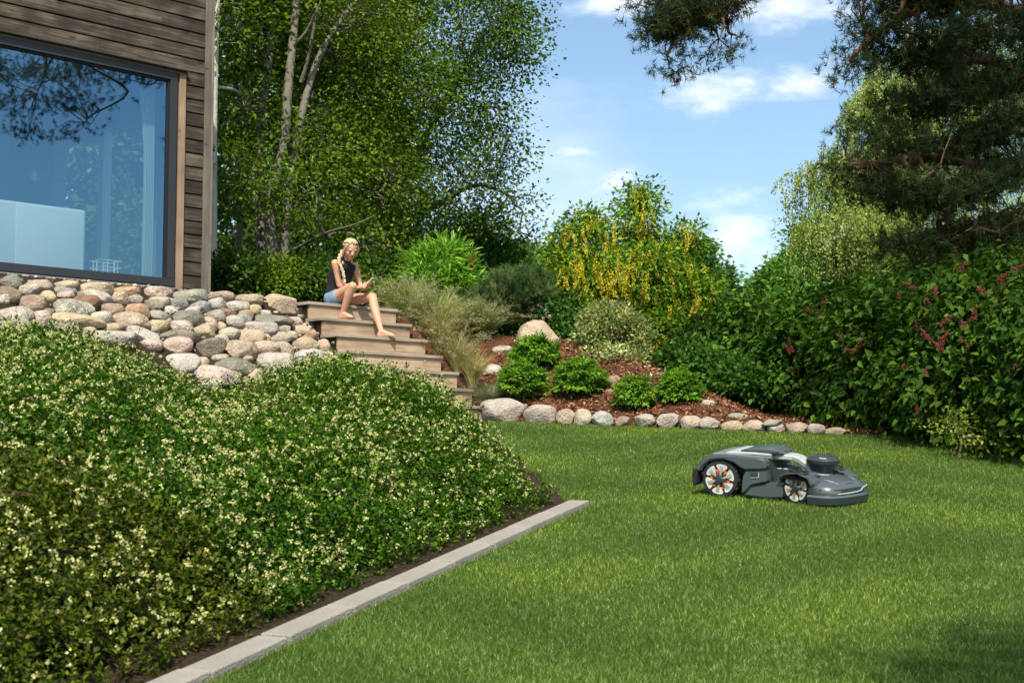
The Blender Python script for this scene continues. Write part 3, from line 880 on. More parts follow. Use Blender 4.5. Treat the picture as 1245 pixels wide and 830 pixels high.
# ------------------------------------------------------------------ stones
ROCKM = {
    'greygreen': rock_mat('rock_grey_green', (0.27, 0.28, 0.22), (0.40, 0.40, 0.32)),
    'darkgreen': rock_mat('rock_dark_green', (0.19, 0.21, 0.17), (0.28, 0.29, 0.23)),
    'mottled':   rock_mat('rock_mottled_green', (0.13, 0.16, 0.12), (0.52, 0.52, 0.42), spk_amt=0.9, spk_scale=30),
    'bluegrey':  rock_mat('rock_blue_grey', (0.25, 0.27, 0.28), (0.36, 0.38, 0.38)),
    'pinkbeige': rock_mat('rock_pink_beige', (0.45, 0.33, 0.25), (0.56, 0.44, 0.34)),
    'pink':      rock_mat('rock_pink', (0.50, 0.35, 0.29), (0.60, 0.46, 0.39)),
    'pinkbrown': rock_mat('rock_pink_brown', (0.34, 0.22, 0.155), (0.46, 0.32, 0.235)),
    'brown':     rock_mat('rock_brown', (0.22, 0.15, 0.10), (0.34, 0.245, 0.17)),
    'rust':      rock_mat('rock_rust', (0.27, 0.125, 0.065), (0.36, 0.20, 0.12)),
    'orange':    rock_mat('rock_orange', (0.45, 0.25, 0.115), (0.56, 0.36, 0.20)),
    'tan':       rock_mat('rock_tan', (0.42, 0.32, 0.19), (0.56, 0.45, 0.29)),
    'yellow':    rock_mat('rock_yellow', (0.48, 0.39, 0.20), (0.60, 0.51, 0.30)),
    'cream':     rock_mat('rock_cream', (0.46, 0.40, 0.29), (0.57, 0.51, 0.39)),
    'white':     rock_mat('rock_white', (0.47, 0.44, 0.39), (0.58, 0.55, 0.50), spk_amt=0.35),
    'speckled':  rock_mat('rock_speckled', (0.36, 0.32, 0.27), (0.56, 0.51, 0.43), spk=(0.07, 0.06, 0.05), spk_amt=0.95, spk_scale=48),
    'whitespeck': rock_mat('rock_white_speckled', (0.40, 0.375, 0.34), (0.54, 0.51, 0.46), spk=(0.16, 0.15, 0.14), spk_amt=0.85, spk_scale=60),
    'tanspeck':  rock_mat('rock_tan_speckled', (0.36, 0.28, 0.20), (0.52, 0.42, 0.31), spk=(0.12, 0.08, 0.05), spk_amt=0.95, spk_scale=42),
    'pinkspeck': rock_mat('rock_pink_speckled', (0.48, 0.34, 0.29), (0.64, 0.54, 0.48), spk=(0.22, 0.11, 0.08), spk_amt=0.85, spk_scale=50),
    'redspeck':  rock_mat('rock_red_speckled', (0.42, 0.22, 0.16), (0.66, 0.58, 0.50), spk=(0.25, 0.10, 0.07), spk_amt=0.9, spk_scale=45),
    'greybrown': rock_mat('rock_grey_brown', (0.22, 0.19, 0.145), (0.34, 0.30, 0.235)),
    'sand':      rock_mat('rock_sand', (0.50, 0.37, 0.25), (0.62, 0.48, 0.34), spk_amt=0.3),
    'bluepale':  rock_mat('rock_pale_blue', (0.36, 0.39, 0.40), (0.50, 0.53, 0.53), spk=(0.2, 0.22, 0.24), spk_amt=0.6),
    'greypink':  rock_mat('rock_grey_pink', (0.40, 0.35, 0.31), (0.52, 0.46, 0.41), spk=(0.2, 0.16, 0.14), spk_amt=0.7),
}
def rock_mesh(seed, sx, sy, sz, ang=0.25, sub=3):
    bm = bmesh.new()
    bmesh.ops.create_icosphere(bm, subdivisions=sub, radius=1.0)
    rr = random.Random(seed)
    off = Vector((rr.uniform(-50, 50), rr.uniform(-50, 50), rr.uniform(-50, 50)))
    pe = rr.uniform(2.1, 2.9)
    # a few flattened facets as on rounded glacial stones
    cuts = []
    for _ in range(7 if ang < 0.5 else 11):
        d = Vector((rr.gauss(0, 1), rr.gauss(0, 1), rr.gauss(0, 0.8))).normalized()
        cuts.append((d, rr.uniform(0.74, 0.95) - ang * 0.18))
    for v in bm.verts:
        d = v.co.normalized()
        r = 1.0 / (abs(d.x) ** pe + abs(d.y) ** pe + abs(d.z) ** pe) ** (1 / pe)
        r *= 1 + 0.14 * mnoise.noise(d * 1.3 + off) + 0.05 * mnoise.noise(d * 3.1 + off)
        p = d * r
        for cd, lim in cuts:
            h = p.dot(cd)
            if h > lim: p -= cd * (h - lim) * (0.55 + 0.42 * min(1, ang * 1.6))
        p *= 1 + 0.018 * mnoise.noise(d * 8 + off) + 0.01 * mnoise.noise(d * 17 + off)
        v.co = p
    mx = [max(abs(v.co[i]) for v in bm.verts) for i in range(3)]
    for v in bm.verts: v.co = Vector((v.co.x / mx[0] * sx, v.co.y / mx[1] * sy, v.co.z / mx[2] * sz))
    return bm_mesh('boulder', bm, True)

# (id, cx, cy, w, h, material, words, angular) read off the photograph
BOULDERS = [
 ('a1', 12, 342, 27, 17, 'darkgreen', 'dark grey green', .2), ('a2', 45, 347, 37, 15, 'pinkbeige', 'long pinkish beige', .2),
 ('a3', 78, 346, 32, 11, 'tan', 'low tan', .2), ('a4', 34, 352, 31, 15, 'speckled', 'speckled grey pink', .2),
 ('a5', 79, 354, 30, 12, 'bluegrey', 'cracked blue grey', .5), ('a6', 8, 359, 31, 22, 'brown', 'big rounded brown', .2),
 ('a7', 55, 360, 23, 14, 'yellow', 'egg shaped tan cream', .3), ('a8', 78, 359, 21, 10, 'pink', 'small pale pink', .2),
 ('a9', 37, 369, 37, 22, 'pinkbrown', 'plump pinkish brown', .25), ('a10', 83, 374, 53, 22, 'mottled', 'green and white mottled', .2),
 ('a6b', 4, 364, 16, 13, 'speckled', 'small dark speckled', .2),
 ('a11', 12, 384, 50, 27, 'speckled', 'large black and white speckled', .2), ('a12', 47, 386, 26, 18, 'pinkspeck', 'squarish pink granite', .4),
 ('a13', 56, 380, 16, 10, 'brown', 'little flat brown', .2), ('a14', 92, 389, 64, 17, 'yellow', 'long yellow tan', .2),
 ('a15', 10, 398, 50, 19, 'greygreen', 'smooth pale grey green', .1), ('a16', 71, 401, 58, 18, 'greybrown', 'wide grey brown', .3),
 ('a17', 107, 402, 18, 10, 'pink', 'small rosy', .2),
 ('b1', 112, 352, 43, 18, 'sand', 'broad sandy beige', .2), ('b2', 114, 361, 36, 19, 'whitespeck', 'rounded white and grey flecked', .2),
 ('b3', 103, 369, 33, 21, 'rust', 'rust brown', .25), ('b4', 153, 354, 36, 13, 'orange', 'low peach coloured', .2),
 ('b5', 144, 362, 24, 16, 'tanspeck', 'coarse grey tan', .2), ('b6', 163, 364, 21, 12, 'speckled', 'knobbly grey', .3),
 ('b7', 188, 356, 36, 14, 'redspeck', 'red and white flecked', .35), ('b8', 134, 376, 29, 18, 'pinkbrown', 'dimpled rosy brown', .25),
 ('b9', 164, 380, 31, 23, 'orange', 'orange tan', .3), ('b10', 186, 370, 24, 13, 'greybrown', 'dull grey brown', .2),
 ('b11', 192, 366, 26, 12, 'cream', 'smooth cream', .1), ('b12', 121, 387, 28, 16, 'white', 'rosy white', .15),
 ('b13', 157, 391, 42, 24, 'tanspeck', 'large coarse grained tan', .2), ('b14', 191, 383, 27, 14, 'greygreen', 'olive grey', .2),
 ('b15', 134, 399, 24, 11, 'tan', 'low beige', .2), ('b16', 190, 397, 27, 17, 'yellow', 'olive yellow', .2),
 ('b17', 134, 410, 53, 20, 'whitespeck', 'long white and grey flecked', .25), ('b18', 170, 407, 49, 19, 'white', 'slanting smooth white slab', .6),
 ('b19', 206, 376, 20, 9, 'white', 'small rosy white', .2), ('b20', 212, 408, 55, 16, 'greybrown', 'long dark grey', .2),
 ('b21', 184, 419, 26, 14, 'pinkspeck', 'pink flecked half hidden', .2), ('b22', 215, 420, 38, 22, 'pink', 'large smooth pink', .15),
 ('c1', 228, 360, 47, 17, 'greygreen', 'wide grey green', .15), ('c2', 216, 370, 22, 15, 'bluegrey', 'blue grey', .3),
 ('c3', 242, 373, 27, 15, 'bluegrey', 'wedge shaped blue grey', .4), ('c4', 260, 370, 25, 13, 'bluepale', 'smooth pale grey', .1),
 ('c5', 266, 361, 32, 11, 'pinkbeige', 'flat pinkish tan', .2), ('c6', 232, 377, 23, 9, 'pink', 'thin pale pink', .2),
 ('c7', 225, 386, 41, 18, 'darkgreen', 'large smooth grey green', .1), ('c8', 287, 372, 29, 15, 'whitespeck', 'whitish flecked', .2),
 ('c9', 273, 380, 25, 12, 'rust', 'reddish brown', .2), ('c10', 260, 385, 27, 17, 'greygreen', 'pale olive', .15),
 ('c11', 300, 365, 39, 15, 'tanspeck', 'long tan flecked', .25), ('c12', 308, 376, 18, 12, 'yellow', 'small bright yellow', .1),
 ('c13', 299, 382, 18, 11, 'orange', 'small pinkish orange', .2), ('c14', 284, 391, 23, 16, 'whitespeck', 'grey and white banded', .2),
 ('c15', 295, 387, 20, 13, 'bluegrey', 'plain slate grey', .2), ('c16', 253, 391, 19, 12, 'sand', 'pale peach', .2),
 ('c17', 252, 398, 22, 12, 'tanspeck', 'rough pinkish tan', .3), ('c18', 218, 397, 29, 15, 'pinkspeck', 'pink and white', .35),
 ('c19', 246, 404, 30, 17, 'tan', 'rough yellow tan', .45), ('c20', 277, 405, 27, 15, 'cream', 'cream yellow', .25),
 ('c21', 269, 413, 21, 15, 'cream', 'rough cream', .4), ('c22', 269, 396, 11, 11, 'sand', 'pebble sized sand coloured', .1),
 ('c23', 304, 410, 35, 20, 'tan', 'plump tan brown', .2), ('c24', 290, 426, 41, 26, 'tanspeck', 'large tan speckled', .2),
 ('c25', 251, 424, 42, 24, 'greybrown', 'jagged dark grey brown', .9), ('c26', 219, 440, 43, 22, 'white', 'big smooth whitish', .1),
 ('c27', 246, 440, 14, 13, 'sand', 'small squarish sand coloured', .4), ('c28', 264, 435, 25, 9, 'cream', 'narrow cream', .3),
 ('c29', 280, 447, 54, 24, 'darkgreen', 'large rough grey green', .25), ('c30', 258, 455, 55, 21, 'pinkspeck', 'long pinkish white flecked', .3),
 ('c31', 303, 457, 33, 18, 'sand', 'lowest tan pink', .3), ('c32', 258, 467, 26, 12, 'white', 'half buried white', .2),
 ('d1', 316, 400, 42, 18, 'greypink', 'large smooth grey beige', .15), ('d2', 343, 399, 18, 10, 'cream', 'small oval cream', .1),
 ('d3', 340, 411, 27, 16, 'cream', 'blocky cream', .4), ('d4', 353, 407, 16, 10, 'cream', 'little rounded cream', .1),
 ('d5', 322, 423, 35, 18, 'pinkbeige', 'smooth rosy beige', .1), ('d6', 323, 410, 11, 9, 'yellow', 'tiny pale yellow', .1),
 ('d7', 341, 425, 28, 20, 'tanspeck', 'flecked sandy', .3), ('d8', 369, 419, 34, 20, 'tan', 'broad yellow tan', .25),
 ('d9', 374, 408, 25, 10, 'orange', 'flat orange brown', .3), ('d10', 365, 401, 24, 13, 'sand', 'dusty beige', .2),
 ('d11', 331, 441, 44, 24, 'whitespeck', 'large pale grey and white', .1), ('d12', 374, 436, 48, 20, 'white', 'long chalk white', .15),
 ('d13', 312, 465, 20, 11, 'tan', 'small buried tan', .3), ('d14', 329, 461, 16, 12, 'sand', 'small buried beige', .3),
 ('e1', 337, 369, 43, 26, 'sand', 'biggest blocky beige', .6), ('e2', 348, 379, 23, 10, 'brown', 'dark brown wedge', .5),
 ('e3', 321, 381, 16, 8, 'white', 'little greenish white', .1), ('e4', 328, 389, 51, 14, 'darkgreen', 'long olive grey', .15),
 ('e5', 357, 390, 18, 11, 'pink', 'rosy white', .1), ('e6', 393, 420, 16, 17, 'sand', 'small tan gravelly', .2),
 ('e7', 300, 436, 14, 9, 'tan', 'tiny wedge shaped tan', .2), ('e8', 207, 366, 12, 8, 'sand', 'tiny sand coloured', .2),
 ('e9', 281, 419, 10, 8, 'brown', 'tiny dark brown', .2), ('e10', 98, 358, 12, 9, 'greybrown', 'tiny grey', .2),
 ('e11', 147, 385, 12, 9, 'brown', 'tiny reddish', .2), ('e12', 203, 390, 10, 8, 'tan', 'tiny buff', .2), ('e13', 238, 392, 12, 9, 'rust', 'tiny rust coloured', .2),
]
BD = {}
_names = [b[6] for b in BOULDERS]
for (bid, cx, cy, w, h, kind, wordz, ang) in BOULDERS:
    P = on_terrain(cx, cy + h * 0.05, 0.03)
    m = mpp(P.y)
    sx, sz = w * m * 0.57, h * m * 0.63
    sy = max(min(sx * 0.8, 0.26), sz * 0.9)
    rr = random.Random(bid)
    me = rock_mesh(bid, sx, sy, sz, ang, 4 if w > 33 else 3)
    o = link('boulder', me, ROCKM[kind])
    o.location = P + Vector((0, sy * 0.30, -sz * 0.05))
    tilt = -0.07 + rr.uniform(-.10, .10)
    if bid == 'b18': tilt = 0.30
    if bid in ('c30', 'a14', 'a10'): tilt = 0.12
    o.rotation_euler = (rr.uniform(-.12, .12), tilt, rr.uniform(-.25, .25))
    BD[bid] = (o, cx, cy, w, h, wordz)
# labels: look first, then its neighbour
for bid, (o, cx, cy, w, h, wordz) in BD.items():
    best, bs = None, 1e9
    for b2, (o2, x2, y2, w2, h2, wz2) in BD.items():
        if b2 == bid or wz2.startswith(('tiny', 'little', 'small')): continue
        d = math.hypot((x2 - cx), (y2 - cy) * 1.6)
        if d < bs: bs, best = d, b2
    x2, y2 = BD[best][1], BD[best][2]
    if abs(x2 - cx) > abs(y2 - cy) * 1.4: rel = 'just left of' if x2 > cx else 'just right of'
    else: rel = 'just above' if y2 > cy else 'just below'
    tag(o, f"{wordz} boulder {rel} the {BD[best][5]} one", 'boulder', 'boulders of the dry stone slope below the house')

# fill between the boulders: small pebbles and gravel beside the stairs (nobody could count them)
def pebble_field(name, pts, sizes, cols, seed):
    rng = np.random.default_rng(seed)
    bm = bmesh.new(); bmesh.ops.create_icosphere(bm, subdivisions=1, radius=1.0)
    base = np.array([v.co[:] for v in bm.verts]); fb = np.array([[v.index for v in f.verts] for f in bm.faces]); bm.free()
    n = len(pts); k = len(base)
    S = sizes[:, None] * np.array([1, 0.85, 0.62]) * (0.75 + 0.5 * rng.random((n, 3)))
    a = rng.random(n) * 6.28
    jit = 1 + 0.16 * rng.standard_normal((n, k, 1))
    V = base[None] * jit * S[:, None, :]
    c, s = np.cos(a)[:, None], np.sin(a)[:, None]
    V = np.stack([V[..., 0] * c - V[..., 1] * s, V[..., 0] * s + V[..., 1] * c, V[..., 2]], -1) + pts[:, None, :]
    Fc = (np.arange(n)[:, None, None] * k + fb[None]).reshape(-1, 3)
    return np_mesh(name, V.reshape(-1, 3), Fc, True, col=leaf_cols(n, cols, rng, k, 0.15))
mcol, nt = new_mat('pebble')
o_ = N(nt, 'ShaderNodeOutputMaterial'); b_ = N(nt, 'ShaderNodeBsdfPrincipled'); a_ = N(nt, 'ShaderNodeAttribute'); a_.attribute_name = 'col'
b_.inputs['Roughness'].default_value = 0.9; b_.inputs['Specular IOR Level'].default_value = 0.2
nt.links.new(a_.outputs['Color'], b_.inputs['Base Color']); nt.links.new(b_.outputs[0], o_.inputs[0])
M_ATTR = mcol
rng = np.random.default_rng(3)
uu = rng.uniform(4.2, 8.72, 2400); nn_ = rng.uniform(10.6, 13.15, 2400)
uu[:700] = rng.uniform(8.35, 8.72, 700)
gx = U[0] * uu + NN[0] * nn_; gy = U[1] * uu + NN[1] * nn_
gz = terrain(gx, gy)
pts = np.stack([gx, gy, gz + 0.005], 1)
sz = 0.010 + 0.026 * rng.random(2400) ** 2
tag(link('gravel', pebble_field('gravel', pts, sz, [(0.30, 0.24, 0.18), (0.42, 0.35, 0.27), (0.22, 0.18, 0.14), (0.40, 0.30, 0.24)], 5), M_ATTR),
    'small tan gravel between the boulders and along the stairs', 'gravel', kind='stuff')

# the slope of stones goes on past the left edge of the picture
rng = np.random.default_rng(17)
pts, szs = [], []
for nn_ in np.arange(10.9, 12.25, 0.20):
    for uu in np.arange(2.6, 6.3, 0.30):
        u_, n_ = uu + rng.uniform(-.08, .08) + 0.12 * (round(nn_ * 5) % 2), nn_ + rng.uniform(-.05, .05)
        x, y = U[0] * u_ + NN[0] * n_, U[1] * u_ + NN[1] * n_
        if CX + F * x / y < -38: pts.append((x, y, tz(x, y) + 0.06)); szs.append(rng.uniform(.13, .20))
tag(link('rubble', pebble_field('rubble', np.array(pts), np.array(szs), [(0.36, 0.30, 0.23), (0.42, 0.35, 0.28), (0.28, 0.26, 0.22), (0.33, 0.24, 0.18)], 6), M_ATTR), 'stones of the slope beyond the left edge', 'stones', kind='stuff')

# stones edging the lawn and lying in the mulch
EDGE = [
 (612, 499, 54, 28, 'greypink', 'largest oval pinkish grey edging stone, beside the lowest step', .1),
 (655, 503, 41, 27, 'greypink', 'humped grey speckled edging stone right of the largest oval one', .3),
 (688, 507, 25, 19, 'tanspeck', 'beige flecked edging stone leaning against a pale cream one', .3),
 (708, 507, 23, 19, 'cream', 'pale cream edging stone sloping to the right', .35),
 (733, 509, 26, 18, 'bluepale', 'round pale blue grey edging stone', .15),
 (758, 512, 20, 13, 'brown', 'small pointed brown grey edging stone', .5),
 (786, 511, 26, 15, 'greypink', 'flat topped grey edging stone', .5),
 (813, 511, 28, 17, 'greypink', 'peaked grey edging stone right of the flat topped one', .4),
 (841, 514, 28, 17, 'pinkbeige', 'rosy tan edging stone with a bump', .4),
 (864, 515, 27, 15, 'greypink', 'grey edging stone sloping down to the right', .45),
 (890, 518, 26, 13, 'tan', 'low yellowish edging stone', .3),
 (917, 519, 29, 16, 'pinkbeige', 'smooth pinkish edging stone right of the yellowish one', .15),
 (943, 521, 24, 13, 'greypink', 'squat grey edging stone carrying a flat slab', .5),
 (940, 514, 26, 9, 'greygreen', 'flat greenish slab lying on a squat grey edging stone', .6),
 (969, 521, 29, 15, 'pinkbeige', 'rounded pinkish edging stone right of the slab', .3),
 (992, 522, 24, 13, 'greypink', 'second to last grey edging stone before the hedge', .3),
 (1016, 524, 25, 10, 'tan', 'last low tan edging stone under the dark hedge', .5),
]
for i, (cx, cy, w, h, kind, lab, ang) in enumerate(EDGE):
    e = (cx - 612) / (1016 - 612)
    # they stand on the line between lawn and mulch
    lo, hi = 12.6, 15.0
    Ys = np.linspace(lo, hi, 400); best = None
    for Y in Ys:
        p = at(cx, cy + h * 0.5, Y)
        if edge_v(p.x, p.y)[0] > -0.02: best = p; break
    Y = best.y if best is not None else 13.5
    m = mpp(Y)
    sx, sz = w * m * 0.53, h * m * 0.62
    sy = max(sx * 0.75, sz * 0.8)
    p = at(cx, cy, Y)
    me = rock_mesh(900 + i, sx, sy, sz, ang, 4)
    o = link('edging_stone', me, ROCKM[kind])
    o.location = (p.x, Y + sy * 0.45, p.z - sz * 0.10)
    o.rotation_euler = (0, random.Random(i).uniform(-.06, .06), random.Random(i).uniform(-.3, .3))
    tag(o, lab, 'stone', 'stones edging the lawn below the mulch bed')
MST = [
 (656, 406, 57, 46, 'sand', 'big smooth sandy tan boulder in the mulch bed', .45, 'garden_boulder'),
 (611, 424, 26, 12, 'cream', 'flat pale stone left of the uppermost fern-like bush', .3, 'garden_stone'),
 (601, 449, 24, 17, 'white', 'pale round stone behind the blue grey grass tuft', .2, 'garden_stone'),
 (704, 442, 18, 8, 'cream', 'low cream stone peeping over a fern-like bush', .2, 'garden_stone'),
 (746, 462, 19, 16, 'pinkbrown', 'reddish stone below the variegated bush', .3, 'garden_stone'),
 (742, 476, 14, 10, 'rust', 'small red brown stone under the reddish one', .3, 'garden_stone'),
 (786, 466, 16, 9, 'white', 'small whitish stone between the two rightmost bushes', .3, 'garden_stone'),
 (805, 456, 19, 11, 'pinkbeige', 'rosy stone above the rightmost fern-like bush', .3, 'garden_stone'),
 (861, 489, 19, 9, 'cream', 'pale flat stone in the mulch right of the bushes', .4, 'garden_stone'),
 (898, 505, 27, 11, 'greygreen', 'flat grey stone in the mulch above the yellowish edging stone', .4, 'garden_stone'),
 (571, 406, 20, 14, 'greygreen', 'grey stone at the foot of the tall pale grasses', .2, 'garden_stone'),
]
for i, (cx, cy, w, h, kind, lab, ang, nm) in enumerate(MST):
    P = on_terrain(cx, cy + h * 0.2, 0.0, 12.0)
    m = mpp(P.y)
    sx, sz = w * m * 0.53, h * m * 0.6
    me = rock_mesh(1300 + i, sx, sx * 0.75, sz, ang, 4 if i == 0 else 3)
    o = link(nm, me, ROCKM[kind])
    o.location = P + Vector((0, sx * 0.3, 0))
    o.rotation_euler = (0, 0.18 if i == 0 else random.Random(i).uniform(-.1, .1), random.Random(i).uniform(-.3, .3))
    tag(o, lab, 'boulder' if i == 0 else 'stone', None if i == 0 else 'loose stones lying in the mulch bed')

# bark chips
rng = np.random.default_rng(21)
n = 26000
ex = rng.uniform(-0.6, 3.8, n); vx = rng.uniform(0.05, 3.2, n)
x = E0[0] + ED[0] * ex + EN[0] * vx; y = E0[1] + ED[1] * ex + EN[1] * vx
k = in_mulch(x, y); x, y = x[k], y[k]; n = len(x)
P = np.stack([x, y, terrain(x, y) + 0.006 + 0.018 * rng.random(n)], 1)
ax = rng.standard_normal((n, 3)) * np.array([1, 1, 0.45]); nr = rng.standard_normal((n, 3)) * 0.5 + np.array([0, -0.3, 1])
L = 0.02 + 0.045 * rng.random(n) ** 1.5
V, Fc = leaf_arrays(P, ax, nr, L, L * (0.22 + 0.3 * rng.random(n)), fold=0.35)
tag(link('bark_chips', np_mesh('bark_chips', V, Fc, col=leaf_cols(n, [(0.20, 0.082, 0.04), (0.27, 0.125, 0.062), (0.12, 0.048, 0.026), (0.36, 0.21, 0.12), (0.075, 0.036, 0.022), (0.46, 0.32, 0.2)], rng, 4, 0.2, [.28, .24, .2, .12, .11, .05])), M_ATTR),
    'reddish brown bark chips covering the sloping bed', 'mulch', kind='stuff')
# ------------------------------------------------------------------ ground cover shrubs in front
def shrub_lump(x, y):
    return (0.075 * np.sin(x * 2.3 + 0.8 * np.sin(y * 1.7)) * np.sin(y * 2.6 + 0.9 * np.sin(x * 2.1))
            + 0.045 * np.sin(x * 5.1 + 1.3 * np.sin(y * 4.1)) * np.sin(y * 5.9 + np.sin(x * 4.7)))
def shrub_wmax(s): return np.interp(s, [-3, 0, 2.5, 4.3, 5.4, 6.2, 6.9, 7.5, 8.2, 9.4], [5.0, 5.0, 4.7, 4.5, 4.1, 3.8, 3.7, 3.65, 3.4, 3.2])
def shrub_h(s, w):
    """(height above the lawn slope, mask) of the leaf surface"""
    w0 = w_min(s) + 0.10
    wm = shrub_wmax(s)
    q = w - w0
    rise = np.sqrt(np.clip(1 - (1 - np.clip(q / 0.30, 0, 1)) ** 2, 0, 1))
    fall = np.sqrt(np.clip(1 - (1 - np.clip((wm - w) / 0.8, 0, 1)) ** 2, 0, 1))
    endf = np.sqrt(np.clip(1 - (1 - np.clip((9.25 - s) / 0.8, 0, 1)) ** 2, 0, 1))
    return q, rise, fall * endf, (q > 0) & (w < wm) & (s < 9.25)
def shrub_top(x, y):
    s, w = sw(x, y)
    q, rise, fall, ok = shrub_h(s, w)
    # two big plants with a hollow between them, and a low one in front
    va, vb = np.array([-1.30, 6.6]), np.array([-2.25, 10.4])
    vd = (vb - va) / np.linalg.norm(vb - va); vn = np.array([-vd[1], vd[0]])
    off = (x - va[0]) * vn[0] + (y - va[1]) * vn[1]
    dip = 0.40 * np.exp(-(off / 0.55) ** 2) * sstep(0.6, 1.8, q)
    dip2 = 0.13 * np.exp(-((w - 1.25 + 0.25 * (s - 0.3)) / 0.22) ** 2) * sstep(2.0, 1.0, s)
    top_h = 1.0 - 0.22 * sstep(4.2, 6.0, s) - 0.20 * sstep(6.8, 8.2, s)
    body = top_h * (1 - np.exp(-q / 0.88)) + 0.05 - dip - dip2 + shrub_lump(x, y)
    T = terrain(x, y)
    top = lawn_z(x, y) + body * rise
    top = T + (np.maximum(top, T + 0.10) - T) * fall
    return top, ok

def shrub_region(x, y):
    s, w = sw(x, y)
    yel = (s < 0.85 - 0.12 * w + 0.12 * np.sin(w * 4)) & (w < 1.55)
    va, vb = np.array([-1.30, 6.6]), np.array([-2.25, 10.4])
    vd = (vb - va) / np.linalg.norm(vb - va); vn = np.array([-vd[1], vd[0]])
    right = ((x - va[0]) * vn[0] + (y - va[1]) * vn[1] < 0.1 * np.sin(y * 3)) & (s > 1.6 + 0.2 * np.sin(w * 5))
    return np.where(yel, 2, np.where(right, 1, 0))

def scatter_shrub(n, rng):
    out = []
    tot = 0
    while tot < n:
        m = n * 2
        s = rng.uniform(-2.2, 9.3, m); w = rng.uniform(0, 5.2, m)
        # keep what the picture (or a step aside) can see
        x = K0[0] + KD[0] * s + KN[0] * w; y = K0[1] + KD[1] * s + KN[1] * w
        px = CX + F * x / np.maximum(y, 0.5)
        dens = np.clip((6.5 / np.maximum(y, 3)) ** 1.0, 0.35, 1.0)
        top, ok = shrub_top(x, y)
        gx_, _ = shrub_top(x + .03, y); gy_, _ = shrub_top(x, y + .03)
        steep = np.sqrt(1 + ((gx_ - top) / .03) ** 2 + ((gy_ - top) / .03) ** 2)
        dens = dens * np.clip(steep, 1, 2.2) / 2.2
        dens = dens * np.where(px < -60, 0.55, 1.0)
        k = ok & (px > -620) & (y > 2.9) & (rng.random(m) < dens)
        out.append(np.stack([x[k], y[k], top[k]], 1)); tot += k.sum()
    return np.concatenate(out)[:n]
rng = np.random.default_rng(31)
NS, PER = 15200, 19
PS = scatter_shrub(NS, rng)
e = 0.03
tx, _ = shrub_top(PS[:, 0] + e, PS[:, 1]); ty, _ = shrub_top(PS[:, 0], PS[:, 1] + e)
NRS = unit(np.stack([-(tx - PS[:, 2]) / e, -(ty - PS[:, 2]) / e, np.ones(NS)], 1))
# leaves sit along short upright shoots that end at uneven heights, with dark gaps between the shoots
UPS = unit(NRS * 0.75 + np.array([0, 0, 0.45]) + 0.28 * rng.standard_normal((NS, 3)))
rise_s = 0.042 * rng.standard_normal(NS) + 0.03 * np.sin(PS[:, 0] * 13 + 2 * np.sin(PS[:, 1] * 9)) * np.sin(PS[:, 1] * 15 + 2 * np.sin(PS[:, 0] * 11))
rise_s = np.clip(rise_s, -0.08, 0.11)
TIP = PS + UPS * rise_s[:, None]
tt = rng.random((NS, PER)) ** 0.8
LS = 0.15 + 0.07 * rng.random((NS, 1))
rad_ = unit(rng.standard_normal((NS, PER, 3))); rad_ = unit(rad_ - UPS[:, None] * (rad_ * UPS[:, None]).sum(-1, keepdims=True))
P2 = (TIP[:, None] - UPS[:, None] * ((1 - tt) * LS)[..., None] + rad_ * (0.006 + 0.022 * (1 - tt * 0.6) * rng.random((NS, PER)))[..., None]).reshape(-1, 3)
P = np.repeat(PS, PER, 0); NR = np.repeat(NRS, PER, 0); up = np.repeat(UPS, PER, 0); RD = rad_.reshape(-1, 3)
SREG = shrub_region(PS[:, 0], PS[:, 1])
reg = shrub_region(P[:, 0], P[:, 1])
SHRUB = ['flowering_shrub', 'flowering_shrub', 'flowering_shrub']
SLAB = ['large dark green shrub spreading below the boulders, full of tiny cream flowers',
        'bright green flowering shrub spilling down beside the wooden stairs',
        'low yellowish green shrub at the near end of the kerb']
LCOL = [[(0.030, 0.084, 0.006), (0.047, 0.120, 0.008), (0.017, 0.050, 0.005), (0.105, 0.20, 0.012), (0.155, 0.225, 0.025)],
        [(0.037, 0.097, 0.006), (0.057, 0.137, 0.009), (0.021, 0.058, 0.005), (0.12, 0.22, 0.013), (0.17, 0.245, 0.026)],
        [(0.048, 0.080, 0.006), (0.078, 0.110, 0.009), (0.028, 0.050, 0.005), (0.14, 0.165, 0.014), (0.17, 0.155, 0.028)]]
FCOL = [(0.54, 0.55, 0.20), (0.63, 0.62, 0.28), (0.44, 0.48, 0.14), (0.57, 0.52, 0.23)]
shrubs = []
